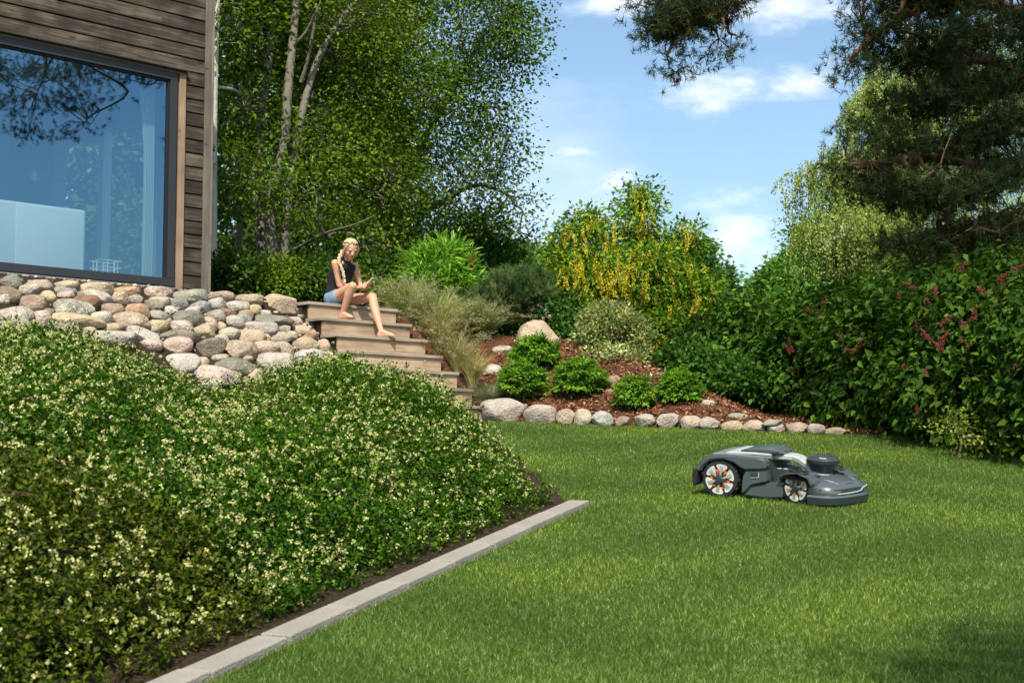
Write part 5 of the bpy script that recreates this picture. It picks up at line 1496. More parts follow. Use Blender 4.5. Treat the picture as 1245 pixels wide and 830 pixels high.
while n < 215:
    cx = rr.uniform(662, 880)
    cy = rr.uniform(232, 445)
    # the chains hang in drifts: lower left band, centre, right skirt
    g = max(math.exp(-((cx - 712) / 40) ** 2 - ((cy - 330) / 34) ** 2), math.exp(-((cx - 780) / 34) ** 2 - ((cy - 290) / 38) ** 2),
            0.8 * math.exp(-((cx - 760) / 50) ** 2 - ((cy - 350) / 30) ** 2), 0.65 * math.exp(-((cx - 840) / 36) ** 2 - ((cy - 385) / 40) ** 2),
            0.7 * math.exp(-((cx - 775) / 12) ** 2 - ((cy - 240) / 20) ** 2), 0.6 * math.exp(-((cx - 690) / 30) ** 2 - ((cy - 330) / 30) ** 2))
    if rr.random() > max(g * 0.8, 0.28): continue
    # nearest blob front
    best = None
    for c, r in LB:
        p = at(cx, cy, c[1])
        q = ((p.x - c[0]) / r[0]) ** 2 + ((p.z - c[2]) / r[2]) ** 2
        if q < 1:
            yf = c[1] - r[1] * math.sqrt(1 - q) * rr.uniform(0.85, 1.08)
            if best is None or yf < best: best = yf
    if best is None: continue
    o = link('flower_chain', RM[rr.choice(4, p=[.25, .3, .28, .17])], None, lab_tree)
    o.location = at(cx, cy - 10, best - 0.03) - Vector(lab_tree.location)
    o.rotation_euler = (rr.normal(0, .14), rr.normal(0, .14), rr.uniform(0, 6.28))
    sc_ = rr.uniform(.8, 1.1); o.scale = (sc_, sc_, sc_)
    n += 1

def bush(name, label, blobs, ncl, per, spread, leaf, cols, aspect=0.6, group=None, cat='bush', mat=None, up=0.6, shell=0.6, droop=0.2, weights=None):
    c = blobs[0][0]
    zb = tz(c[0], c[1]); zb = min(zb, c[2] - blobs[0][1][2] * 0.6)
    st = [([(c[0], c[1], zb), (c[0] + .02, c[1], (zb + c[2]) / 2), (c[0], c[1], c[2])], [.016, .012, .006])]
    return make_tree(name, label, cat, blobs, st, ncl, per, spread, leaf, cols, M_BARK_DARK, rng, weights=weights, group=group, up=up, shell=shell, mat=mat, twig_r=0.004, droop=droop, aspect=aspect, twig_share=0.5)

# cream variegated bush in the mulch
bush('variegated_bush', 'cream and green variegated bush standing in the mulch', [blob(742, 390, 15.9, 35, 22, .32), blob(720, 408, 15.8, 18, 20, .24), blob(770, 410, 15.8, 20, 24, .24), blob(745, 435, 15.5, 36, 15, .26), blob(735, 372 + 8, 15.9, 12, 10, .14), blob(748, 415, 15.9, 24, 20, .2)],
     440, 24, 0.05, 0.042, [(0.30, 0.33, 0.12), (0.40, 0.40, 0.19), (0.20, 0.27, 0.07), (0.13, 0.20, 0.045), (0.5, 0.48, 0.27)], aspect=0.5)
pk = bush('pink_flowered_shrub', 'small dark shrub with a few pink flowers above the big sandy boulder', [blob(655, 380, 17.0, 19, 17, .25), blob(640, 388, 17.0, 12, 12, .2)], 130, 22, 0.055, 0.045, [(0.05, 0.13, 0.025), (0.07, 0.16, 0.03), (0.04, 0.10, 0.02)])
def flower_bits(root, pts, r, cols, seed, name='flower', m=16, size=0.03):
    g = np.random.default_rng(seed)
    n = m
    for p in pts:
        d = unit(g.standard_normal((n, 3)))
        V, Fc = leaf_arrays(d * r * 0.4, d + 0.4 * g.standard_normal((n, 3)), g.standard_normal((n, 3)), size, size * 0.8)
        o = link(name, np_mesh(name, V, Fc, col=leaf_cols(n, cols, g, 4, 0.12)), M_PETAL, root)
        o.location = Vector(p) - Vector(root.location)
flower_bits(pk, [at(x, y, 16.72) for x, y in ((656, 371), (664, 378), (648, 376), (661, 388), (652, 384), (668, 385), (645, 384))], 0.03, [(0.75, 0.30, 0.55), (0.7, 0.45, 0.6)], 5, m=12, size=0.024)
bush('leafy_bush', 'mid green leafy bush between the pink flowered shrub and the variegated bush', [blob(692, 385, 17.2, 24, 26, .35), blob(680, 398, 17.1, 18, 14, .25), blob(705, 405, 17.0, 20, 16, .25)], 200, 24, 0.08, 0.06, [(0.06, 0.15, 0.022), (0.08, 0.19, 0.03), (0.045, 0.115, 0.018)])
# bright narrow leaved shrub at the top, dark red flower heads at its right
br = bush('bright_green_shrub', 'vivid light green narrow leaved shrub at the top of the slope', [blob(532, 325, 17.6, 30, 24, .4), blob(520, 342, 17.5, 26, 18, .35), blob(550, 340, 17.5, 22, 18, .3), blob(538, 308, 17.6, 22, 12, .3)],
     210, 26, 0.10, 0.115, [(0.15, 0.34, 0.03), (0.19, 0.40, 0.04), (0.11, 0.26, 0.025), (0.24, 0.42, 0.06)], aspect=0.20, up=0.5, droop=-0.15)
dr = bush('red_flowered_plant', 'tall plant with dark red flower heads right of the vivid light green shrub', [blob(568, 322, 17.8, 10, 12, .15), blob(572, 338, 17.8, 10, 12, .15)], 40, 16, 0.06, 0.07, [(0.07, 0.16, 0.03), (0.09, 0.2, 0.03)])
flower_bits(dr, [at(x, y, 17.55) for x, y in ((560, 311), (566, 313), (571, 316), (575, 313), (570, 321), (578, 320), (573, 327), (563, 319))], 0.04, [(0.28, 0.012, 0.045), (0.36, 0.02, 0.06)], 9, m=22, size=0.04)
bush('yellow_green_bush', 'soft yellow green plant right beside the sitting girl', [blob(478, 360, 16.9, 18, 14, .25), blob(462, 352, 17.0, 12, 12, .2)], 100, 20, 0.08, 0.06, [(0.15, 0.21, 0.04), (0.19, 0.25, 0.06), (0.11, 0.17, 0.03)], aspect=0.4)
# mountain pine: stiff needle brushes
def needle_bush(name, label, blobs, ncl, seed, cols):
    g = np.random.default_rng(seed)
    root = empty(name, Vector(blobs[0][0])); base = np.array(root.location); tag(root, label, 'bush')
    cen, outs, idx = sample_blobs(blobs, ncl, g, 0.6)
    per = 60
    d = unit(outs * 0.7 + np.array([0, 0, 0.9]) + 0.35 * g.standard_normal((ncl, 3)))
    dd = np.repeat(d, per, 0); m = len(dd); t = g.random((m, 1))
    p = np.repeat(cen, per, 0) + dd * t * 0.16
    ax = g.standard_normal((m, 3)); ax = unit(unit(ax - dd * (ax * dd).sum(1, keepdims=True)) + dd * 1.1)
    sd = unit(np.cross(ax, g.standard_normal((m, 3)))) * 0.0030
    V = np.stack([p - base - sd, p - base + sd, p - base + ax * (0.055 + 0.03 * g.random((m, 1)))], 1).reshape(-1, 3)
    link('needles', np_mesh('needles', V, np.arange(3 * m).reshape(-1, 3), col=leaf_cols(ncl, cols, g, per * 3, .15)), M_NEEDLE, root)
    st = [(np.array([blobs[0][0] - np.array([0, 0, blobs[0][1][2]]), c, c + dv * 0.17]) - base, [.012, .006, .003]) for c, dv in zip(cen, d)]
    V, Fq = tube_arrays(st, 4); link('stems', np_mesh('stems', V, Fq, True), M_BARK_DARK, root)['kind'] = 'stuff'
needle_bush('mountain_pine', 'low dark mountain pine bush above the bark mulch', [blob(622, 362, 17.0, 40, 24, .5), blob(600, 375, 16.9, 30, 18, .4), blob(646, 352, 17.1, 22, 18, .35)], 620, 81, [(0.055, 0.12, 0.03), (0.075, 0.15, 0.035), (0.04, 0.09, 0.025), (0.12, 0.16, 0.05)])

# ornamental grasses: arching blades
def grass_clump(name, label, base_pt, n, L, spread, cols, seed, width=0.006, upright=0.9, group=None, plume=0):
    g = np.random.default_rng(seed)
    root = empty(name, base_pt); tag(root, label, 'grass tuft', group, 'thing')
    az = g.random(n) * 6.28; ln = L * (0.55 + 0.5 * g.random(n)); out = spread * (0.25 + 0.9 * g.random(n))
    k = 5; t = np.linspace(0, 1, k)
    r0 = 0.05 * np.sqrt(g.random(n)); a0 = g.random(n) * 6.28
    V = np.zeros((n, k, 2, 3))
    bx = np.cos(a0) * r0; by = np.sin(a0) * r0
    rise = upright * ln
    for i, ti in enumerate(t):
        rad = out * ti ** 1.4 * ln
        zz = rise * (ti * 1.25 - 0.55 * ti ** 2 * (0.6 + out))
        P_ = np.stack([bx + np.cos(az) * rad, by + np.sin(az) * rad, zz], 1) + (0.012 * g.standard_normal((n, 3)) * ti)
        sd = np.stack([-np.sin(az + .8), np.cos(az + .8), np.zeros(n)], 1) * width * 0.5 * (1 - 0.85 * ti)
        V[:, i, 0] = P_ - sd; V[:, i, 1] = P_ + sd
    I = np.arange(n * k * 2).reshape(n, k, 2)
    Fq = np.stack([I[:, :-1, 0], I[:, :-1, 1], I[:, 1:, 1], I[:, 1:, 0]], -1).reshape(-1, 4)
    c = leaf_cols(n, cols, g, k * 2, 0.18)
    o = link('blades', np_mesh('blades', V.reshape(-1, 3), Fq, col=c), M_GRASS, root)
    if plume:
        pn = g.choice(n, plume, replace=False)
        per = 46
        tip = V[pn, -1].mean(1); dirv = unit(V[pn, -1].mean(1) - V[pn, -2].mean(1))
        tt = g.random((plume, per, 1))
        p = (tip[:, None] - dirv[:, None] * tt * 0.16).reshape(-1, 3) + g.standard_normal((plume * per, 3)) * 0.012
        V2, F2 = leaf_arrays(p, np.repeat(dirv, per, 0) + .6 * g.standard_normal((plume * per, 3)), g.standard_normal((plume * per, 3)), 0.026, 0.006)
        o2 = link('plumes', np_mesh('plumes', V2, F2, col=leaf_cols(plume * per, [(0.40, 0.37, 0.20), (0.34, 0.33, 0.16), (0.46, 0.40, 0.26)], g, 4, .12)), M_PETAL, root)
        o2['kind'] = 'stuff'
    return root
OLIVE = [(0.22, 0.28, 0.08), (0.29, 0.33, 0.11), (0.17, 0.23, 0.06), (0.42, 0.41, 0.20)]
STRAW = [(0.40, 0.34, 0.14), (0.48, 0.40, 0.19), (0.32, 0.29, 0.11), (0.27, 0.30, 0.10)]
BLUEG = [(0.19, 0.25, 0.18), (0.25, 0.30, 0.21), (0.15, 0.20, 0.14), (0.36, 0.33, 0.22)]
G = 'ornamental grasses beside the steps'
FRESH = [(0.17, 0.27, 0.05), (0.23, 0.33, 0.07), (0.12, 0.20, 0.04), (0.32, 0.38, 0.13)]
def gpt(px, py, Y):
    p = at(px, py, Y); return Vector((p.x, p.y, min(p.z, max(tz(p.x, p.y), p.z - .1))))
grass_clump('ornamental_grass', 'tall grey green plumed grass tuft at the head of the steps', gpt(500, 408, 16.0), 620, 0.96, .60, OLIVE, 1, 0.009, .9, G, 60)
grass_clump('ornamental_grass', 'broad olive plumed grass tuft in the middle of the grasses', gpt(532, 414, 15.9), 700, 1.02, .72, OLIVE, 2, 0.009, .82, G, 70)
grass_clump('ornamental_grass', 'arching olive grass tuft reaching over the mulch on the right', gpt(588, 408, 16.3), 560, 0.85, .80, [(0.15, 0.20, 0.07), (0.2, 0.24, 0.09), (0.26, 0.27, 0.12)], 3, 0.010, .75, G, 30)
grass_clump('ornamental_grass', 'straw coloured grass tuft drooping over the upper treads', gpt(534, 426, 15.6), 460, 0.81, .75, STRAW, 4, 0.006, .85, G, 50)
grass_clump('ornamental_grass', 'fine straw yellow grass tuft in front of the grey stone', gpt(556, 446, 15.3), 520, 0.78, .66, STRAW, 5, 0.005, .9, G, 40)
grass_clump('ornamental_grass', 'dry yellow grass tuft just above the blue grey tuft', gpt(575, 460, 15.0), 380, 0.65, .6, STRAW, 6, 0.005, .9, G, 10)
grass_clump('ornamental_grass', 'spiky blue grey fescue tuft beside the lower steps', gpt(594, 490, 14.75), 700, 0.55, .95, BLUEG, 7, 0.005, .72, G)
grass_clump('ornamental_grass', 'pale plumed grass tuft right behind the top step', gpt(490, 382, 16.5), 420, 0.78, .62, OLIVE, 8, 0.007, .9, G, 50)
grass_clump('ornamental_grass', 'brownish dead tuft between the fescue and the lowest step', gpt(588, 496, 14.75), 200, 0.34, 1.0, [(0.34, 0.26, 0.15), (0.42, 0.34, 0.2)], 9, 0.006, .5, G)

# filler growth behind the crest of the slope
for (px, py, Y, rx, ry, lab) in [(600, 375, 19.5, 40, 38, 'green thicket behind the mountain pine'), (655, 372, 20.0, 40, 40, 'green thicket behind the pink flowered shrub'),
                                 (715, 380, 20.0, 40, 40, 'green thicket left of the golden chain tree foot'), (540, 372, 19.2, 40, 34, 'green thicket behind the vivid light green shrub'),
                                 (880, 408, 19.5, 44, 28, 'green thicket behind the far end of the hedge'), (805, 395, 20.0, 60, 40, 'green thicket behind the golden chain tree')]:
    bush('thicket', lab, [blob(px, py, Y, rx, ry, .6), blob(px + 12, py + 10, Y - .2, rx * .7, ry * .9, .5)], 240, 24, 0.12, 0.08, [(0.05, 0.115, 0.018), (0.065, 0.14, 0.022), (0.036, 0.085, 0.014), (0.09, 0.17, 0.026)], group='thickets behind the slope')

grass_clump('ornamental_grass', 'fresh green broad bladed tuft in front of the vivid light green shrub', gpt(528, 395, 16.5), 420, 0.85, .62, FRESH, 11, 0.011, .85, G, 20)
grass_clump('ornamental_grass', 'fresh green broad bladed tuft in front of the mountain pine', gpt(572, 398, 16.4), 420, 0.80, .80, FRESH, 12, 0.011, .78, G, 26)
grass_clump('ornamental_grass', 'fresh green broad bladed tuft at the right end of the top step', gpt(500, 400, 16.2), 320, 0.70, .6, FRESH, 13, 0.010, .85, G, 20)

for (px, py, Y, rx, ry, lab, cs_) in [(905, 462, 15.2, 30, 13, 'low leafy growth between the mulch ridge and the lilac hedge', [(0.05, 0.13, 0.018), (0.07, 0.165, 0.022), (0.038, 0.095, 0.014)]),
                                      (845, 440, 16.0, 36, 22, 'low leafy growth under the golden chain tree beside the mulch ridge', [(0.06, 0.15, 0.02), (0.085, 0.19, 0.026), (0.045, 0.11, 0.015)]),
                                      (1120, 318, 18.0, 50, 26, 'yellow green thicket behind the hedge under the pine', [(0.15, 0.22, 0.04), (0.19, 0.26, 0.05), (0.11, 0.17, 0.03)]),
                                      (1205, 300, 18.0, 55, 28, 'yellow green thicket behind the hedge at the right edge', [(0.15, 0.22, 0.04), (0.19, 0.26, 0.05), (0.11, 0.17, 0.03)])]:
    bush('thicket', lab, [blob(px, py, Y, rx, ry, .45), blob(px + 14, py + 6, Y - .15, rx * .7, ry * .8, .4)], 230, 24, 0.10, 0.065, cs_, group='thickets behind the slope')

# five fern-like evergreen mounds
def fan_mound(label, px, py, Y, rx, ry, seed):
    g = np.random.default_rng(seed)
    c = np.array(at(px, py, Y)); r = np.array([rx * mpp(Y), rx * mpp(Y) * .85, ry * mpp(Y)])
    root = empty('evergreen_mound', Vector(c - np.array([0, 0, r[2]]))); base = np.array(root.location)
    tag(root, label, 'bush', 'fern-like bushes in the mulch bed')
    ns = 230
    d = unit(g.standard_normal((ns * 2, 3))); d = d[d[:, 2] > -0.35][:ns]; ns = len(d)
    # lumpy shell with tiers
    lump = 1 + 0.13 * np.sin(d[:, 0] * 6 + seed) * np.sin(d[:, 2] * 7 + seed * 2) + 0.10 * g.standard_normal(ns)
    tip = c + d * r * lump[:, None]
    out = unit(d * np.array([1, 1, 0.55]) + np.array([0, 0, -0.12]) + 0.25 * g.standard_normal((ns, 3)))
    per = 38
    m = ns * per
    t = g.random(m); side = g.choice([-1, 1], m) * (0.25 + 0.75 * g.random(m))
    o_ = np.repeat(out, per, 0); nrm = np.repeat(unit(d + np.array([0, 0, .9])), per, 0)
    sdv = unit(np.cross(o_, nrm))
    L0 = 0.13
    pos = np.repeat(tip, per, 0) - o_ * (L0 * (1 - t))[:, None] + sdv * (side * 0.07 * (1 - t * 0.75))[:, None] + g.standard_normal((m, 3)) * 0.008
    pos[:, 2] -= np.abs(side) * 0.02 * (1 - t)
    ax = o_ * 0.7 + sdv * (side * 0.9)[:, None] + 0.25 * g.standard_normal((m, 3)); ax[:, 2] -= 0.15
    V, Fc = leaf_arrays(pos - base, ax, nrm + 0.3 * g.standard_normal((m, 3)), 0.035 + 0.02 * g.random(m), 0.016, fold=0.1)
    lc = leaf_cols(ns, [(0.17, 0.34, 0.026), (0.22, 0.40, 0.034), (0.12, 0.26, 0.022), (0.08, 0.19, 0.018)], g, per, .1)
    link('fronds', np_mesh('fronds', V, Fc, col=np.repeat(lc, 4, 0)), M_LEAF, root)
    # inner sprays, coloured darker
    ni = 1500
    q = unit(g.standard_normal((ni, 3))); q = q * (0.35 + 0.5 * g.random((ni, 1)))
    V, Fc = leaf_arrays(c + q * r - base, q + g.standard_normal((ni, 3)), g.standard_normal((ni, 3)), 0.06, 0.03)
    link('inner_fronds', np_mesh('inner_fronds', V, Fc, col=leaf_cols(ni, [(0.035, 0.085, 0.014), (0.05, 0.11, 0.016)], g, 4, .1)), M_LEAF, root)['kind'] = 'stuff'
    st = [(np.array([base, (base + tp_) / 2 + g.standard_normal(3) * .03, tp_]) - base, [.008, .005, .003]) for tp_ in tip[::3]]
    V, Fq = tube_arrays(st, 4); link('stems', np_mesh('stems', V, Fq, True), M_BARK_DARK, root)['kind'] = 'stuff'
fan_mound('uppermost fern-like bush just in front of the big sandy boulder', 650, 430, 15.35, 28, 21, 1)
fan_mound('leftmost fern-like bush above the largest oval edging stone', 635, 467, 14.80, 30, 27, 2)
fan_mound('fern-like bush right of the big sandy boulder, above the cream edging stones', 705, 465, 14.70, 31, 28, 3)
fan_mound('fern-like bush above the small pointed brown edging stone', 771, 482, 14.25, 24, 24, 4)
fan_mound('rightmost fern-like bush under the rosy stone', 826, 476, 14.25, 26, 26, 5)

# ------------------------------------------------------------------ lilac hedge on the right
LILAC = [(0.044, 0.102, 0.011), (0.060, 0.132, 0.013), (0.031, 0.074, 0.009), (0.092, 0.175, 0.017)]
def lilac_leaf_mesh(L, seed):
    g = np.random.default_rng(seed)
    V, Fc = leaf_arrays6(np.zeros((1, 3)), np.array([[0, 0, -1.0]]), np.array([[0, -1.0, 0.3]]), L, L * .66, fold=.14, droop=.16)
    me = np_mesh('leaf', V, Fc, col=leaf_cols(1, LILAC, g, 6, .2)); me.materials.append(M_LEAF_GLOSSY)
    return me
LLM = [lilac_leaf_mesh(l, i) for i, l in enumerate((.078, .088, .098, .073, .083, .093))]
PAN_MAT = simple('dried_panicle', (0.15, 0.022, 0.016), 0.7, var=0.3, vscale=40)
PANS = [(520, 195), (750, 210), (790, 280), (1005, 232), (1065, 215), (950, 325), (840, 347), (750, 350), (810, 400), (485, 395), (295, 410), (312, 440), (535, 430), (780, 520),
        (755, 660), (315, 515), (300, 575), (1100, 500), (695, 245), (410, 270), (400, 325), (830, 412), (930, 345), (660, 225), (735, 180), (500, 380), (935, 430), (820, 240), (795, 385), (1045, 190), (380, 300), (905, 150), (1100, 150), (850, 440), (700, 500)]
PANS = [(860 + a / 2.964, 280 + b / 2.964) for a, b in PANS]
def panicle(seed):
    g = np.random.default_rng(seed)
    bm_ = bmesh.new(); bmesh.ops.create_icosphere(bm_, subdivisions=1, radius=1.0)
    b0 = np.array([v.co[:] for v in bm_.verts]); f0 = np.array([[v.index for v in f.verts] for f in bm_.faces]); bm_.free()
    n = 70
    t = g.random(n); a = g.random(n) * 6.28; rad = 0.045 * (1 - t * .75) * np.sqrt(g.random(n))
    p = np.stack([np.cos(a) * rad, np.sin(a) * rad, t * 0.17], 1)
    V = (b0[None] * (0.0065 + 0.004 * g.random((n, 1, 1))) + p[:, None]).reshape(-1, 3)
    Fc = (np.arange(n)[:, None, None] * len(b0) + f0[None]).reshape(-1, 3)
    me = np_mesh('flower_head', V, Fc, True); me.materials.append(PAN_MAT)
    return me
PM = [panicle(i) for i in range(4)]
HB = [  # bush centre, radii
 ((4.95, 11.0, 1.92), (1.15, 1.05, 1.12), 'nearest lilac bush at the right edge, dotted with dark red seed heads'),
 ((4.42, 12.5, 2.0), (1.08, 1.05, 1.08), 'second lilac bush along the lawn with several dark red seed heads'),
 ((4.02, 13.9, 2.08), (1.02, .95, .96), 'third lilac bush along the lawn, just behind the last edging stone'),
 ((3.62, 15.3, 2.2), (.98, .95, .88), 'fourth lilac bush, beyond the lower end of the mulch'),
 ((3.05, 16.7, 2.36), (.95, .95, .84), 'lilac bush farthest from the viewer, beside the golden chain tree')]
hedge_roots = []
for i, (c, r, lab) in enumerate(HB):
    g = np.random.default_rng(90 + i)
    c = np.array(c); r = np.array(r)
    zb = tz(c[0], c[1])
    root = empty('lilac_bush', (c[0], c[1], zb)); base = np.array(root.location); tag(root, lab, 'bush', 'lilac bushes of the hedge beside the lawn')
    hedge_roots.append((root, c, r))
    N0 = 12500
    d = unit(g.standard_normal((N0, 3)))
    ex_ = 2.8
    rs = 1 / (np.abs(d) ** ex_).sum(1, keepdims=True) ** (1 / ex_)
    lump = 1 + 0.10 * np.sin(d[:, :1] * 7 + i) * np.sin(d[:, 2:] * 8 + 2 * i) + 0.06 * np.sin(d[:, 1:2] * 15 + i) * np.sin(d[:, 2:] * 17)
    dep = 1 - 0.42 * g.random((N0, 1)) ** 1.6 + 0.05 * g.standard_normal((N0, 1))
    p = c + d * rs * r * lump * dep
    ok = p[:, 2] > terrain(p[:, 0], p[:, 1]) + 0.05
    p = p[ok]; d_ = d[ok]; n = len(p)
    ax = d_ * 0.55 + 0.55 * g.standard_normal((n, 3)) + np.array([0, 0, -0.45])
    nr = d_ * 0.8 + np.array([0, 0, 0.75]) + 0.35 * g.standard_normal((n, 3))
    L = 0.068 + 0.034 * g.random(n)
    # leaves that show largest become objects of their own on the two nearest bushes
    if i < 3:
        front = (dep[ok][:, 0] > 0.93) & (p[:, 0] < c[0] + 0.1) & (CX + F * p[:, 0] / p[:, 1] < 1275)
        score = np.where(front, L / p[:, 1], 0)
        idx = np.argsort(-score)[:280]
        for q in idx:
            o = link('leaf', LLM[int(g.integers(6))], None, root)
            a_ = unit(ax[q]); nq = unit(nr[q] - a_ * (nr[q] @ a_))
            # mesh leaf points to -Z, faces -Y
            Z_ = -a_; Y_ = -nq; X_ = np.cross(Y_, Z_)
            o.rotation_euler = Matrix((tuple(X_), tuple(Y_), tuple(Z_))).transposed().to_euler()
            o.location = Vector(p[q] - base)
        m_ = np.ones(n, bool); m_[idx] = False
        p, ax, nr, L, d_ = p[m_], ax[m_], nr[m_], L[m_], d_[m_]; n = len(p)
    V, Fc = leaf_arrays6(p - base, ax, nr, L, L * .66, fold=.14, droop=.16)
    cl_ = leaf_cols(n, LILAC, g, 6, .22, [.34, .3, .2, .16])
    link('foliage', np_mesh('foliage', V, Fc, col=cl_), M_LEAF_GLOSSY, root)['kind'] = 'stuff'
    st = []
    for _ in range(26):
        a0 = np.array([c[0] + g.normal(0, .25), c[1] + g.normal(0, .25), zb])
        dd = unit(g.standard_normal(3) + np.array([0, 0, .4])); dd[2] = abs(dd[2])
        e_ = c + dd * r * 0.9
        P_, R_ = limb(a0, e_, g, .018, .005, 5, .06, .05); st.append((P_ - base, R_))
    V, Fq = tube_arrays(st, 5); link('stems', np_mesh('stems', V, Fq, True), M_BARK_DARK, root)
rr = random.Random(8)
for j, (px, py) in enumerate(PANS):
    best = None
    for root, c, r in hedge_roots:
        for Y in np.linspace(c[1] - r[1] * 1.05, c[1], 60):
            p = np.array(at(px, py, Y)); q = (np.abs((p - c) / r) ** 2.8).sum()
            if q < 1.0:
                if best is None or Y < best[0]: best = (Y, root)
                break
    if best is None: continue
    for k in range(rr.choice((1, 1, 2))):
        o = link('flower_head', PM[(j + k) % 4], None, best[1])
        o.location = at(px + rr.uniform(-5, 5) * k, py + rr.uniform(-5, 5) * k, best[0] - 0.07) - Vector(best[1].location)
        o.rotation_euler = (rr.uniform(-.9, .5), rr.uniform(-1.1, 1.1), rr.uniform(0, 6))
        sc_ = rr.uniform(.42, .78); o.scale = (sc_,) * 3
# yellowish low growth at the foot of the hedge
g = np.random.default_rng(111)
bush('yellow_leaf_bush', 'small yellow green bush at the foot of the hedge', [blob(1165, 518, 11.3, 22, 16, .18), blob(1192, 530, 11.1, 18, 12, .18)], 46, 13, 0.09, 0.035, [(0.20, 0.24, 0.03), (0.25, 0.28, 0.04), (0.08, 0.13, 0.02)])
# ------------------------------------------------------------------ the girl on the top step
def capsule(bm, a, b, ra, rb, seg=14, flat=None):
    """tapered limb segment with round ends, closed"""
    a, b = Vector(a), Vector(b)
    d = b - a; L = d.length
    if L < 1e-6: return
    q = d.to_track_quat('Z', 'Y').to_matrix()
    rings = []
    prof = []
    for i in range(5):
        t = math.pi / 2 * (i / 4.0); prof.append((-ra * math.cos(t), ra * math.sin(t)))
    for i in range(5):
        t = math.pi / 2 * (i / 4.0); prof.append((L + rb * math.sin(t), rb * math.cos(t)))
    prof[0] = (-ra, 0.0005); prof[-1] = (L + rb, 0.0005)
    for z, r in prof:
        rings.append([bm.verts.new(a + q @ Vector((r * math.cos(2 * math.pi * j / seg), r * math.sin(2 * math.pi * j / seg), z))) for j in range(seg)])
    for r0, r1 in zip(rings, rings[1:]):
        for j in range(seg):
            bm.faces.new((r0[j], r0[(j + 1) % seg], r1[(j + 1) % seg], r1[j]))
    bm.faces.new(rings[0][::-1]); bm.faces.new(rings[-1])
def ellipsoid(bm, c, r, R=None, sub=3, shape=None):
    g = bmesh.ops.create_icosphere(bm, subdivisions=sub, radius=1.0)
    for v in g['verts']:
        p = v.co.copy()
        if shape: p = shape(p)
        p = Vector((p.x * r[0], p.y * r[1], p.z * r[2]))
        if R is not None: p = R @ p
        v.co = p + Vector(c)
def remeshed(name, bm, voxel, smooth_it=3, smooth_f=0.5):
    bmesh.ops.recalc_face_normals(bm, faces=bm.faces)
    me = bpy.data.meshes.new('raw'); bm.to_mesh(me); bm.free()
    o = bpy.data.objects.new('raw', me); COL.objects.link(o)
    m = o.modifiers.new('r', 'REMESH'); m.mode = 'VOXEL'; m.voxel_size = voxel; m.use_smooth_shade = True
    if smooth_it:
        s = o.modifiers.new('s', 'SMOOTH'); s.iterations = smooth_it; s.factor = smooth_f
    dg = bpy.context.evaluated_depsgraph_get(); dg.update()
    out = bpy.data.meshes.new_from_object(o.evaluated_get(dg))
    out.name = name
    bpy.data.objects.remove(o); bpy.data.meshes.remove(me)
    for p in out.polygons: p.use_smooth = True
    out.materials.clear()
    return out
m_, nt = new_mat('skin')
o_ = N(nt, 'ShaderNodeOutputMaterial'); b_ = N(nt, 'ShaderNodeBsdfPrincipled'); nt.links.new(b_.outputs[0], o_.inputs[0])
t_ = N(nt, 'ShaderNodeTexCoord'); n_ = N(nt, 'ShaderNodeTexNoise'); n_.inputs['Scale'].default_value = 14; n_.inputs['Detail'].default_value = 5
nt.links.new(t_.outputs['Object'], n_.inputs['Vector'])
x_ = N(nt, 'ShaderNodeMix', data_type='RGBA'); x_.inputs['A'].default_value = (0.47, 0.245, 0.155, 1); x_.inputs['B'].default_value = (0.62, 0.37, 0.255, 1)
nt.links.new(n_.outputs['Fac'], x_.inputs['Factor']); nt.links.new(x_.outputs['Result'], b_.inputs['Base Color'])
b_.inputs['Specular IOR Level'].default_value = 0.3; b_.inputs['Roughness'].default_value = 0.58
b_.inputs['Subsurface Weight'].default_value = 0.15; b_.inputs['Subsurface Radius'].default_value = (0.02, 0.008, 0.004); b_.inputs['Subsurface Scale'].default_value = 0.4
M_SKIN = m_
M_TOP = simple('black_knit', (0.012, 0.012, 0.014), 0.85, bump=0.25, bscale=160)
M_DENIM = simple('washed_denim', (0.17, 0.27, 0.40), 0.9, bump=0.3, bscale=200, var=0.35, vscale=25)
def hair_mat():
    m, nt = new_mat('blond_hair')
    o = N(nt, 'ShaderNodeOutputMaterial'); b = N(nt, 'ShaderNodeBsdfPrincipled'); nt.links.new(b.outputs[0], o.inputs[0])
    a = N(nt, 'ShaderNodeAttribute'); a.attribute_name = 'col'
    nt.links.new(a.outputs['Color'], b.inputs['Base Color']); b.inputs['Roughness'].default_value = 0.4
    b.inputs['Anisotropic'].default_value = 0.5
    return m
M_HAIR = hair_mat()
M_LIP = simple('lips', (0.42, 0.16, 0.13), 0.5)
M_BROW = simple('brow_hair', (0.22, 0.13, 0.07), 0.8)
M_LASH = simple('eyelash', (0.05, 0.03, 0.02), 0.7)
M_PHONE = simple('phone_case', (0.62, 0.60, 0.58), 0.35)
M_PHONE_D = simple('phone_glass', (0.02, 0.02, 0.025), 0.1)

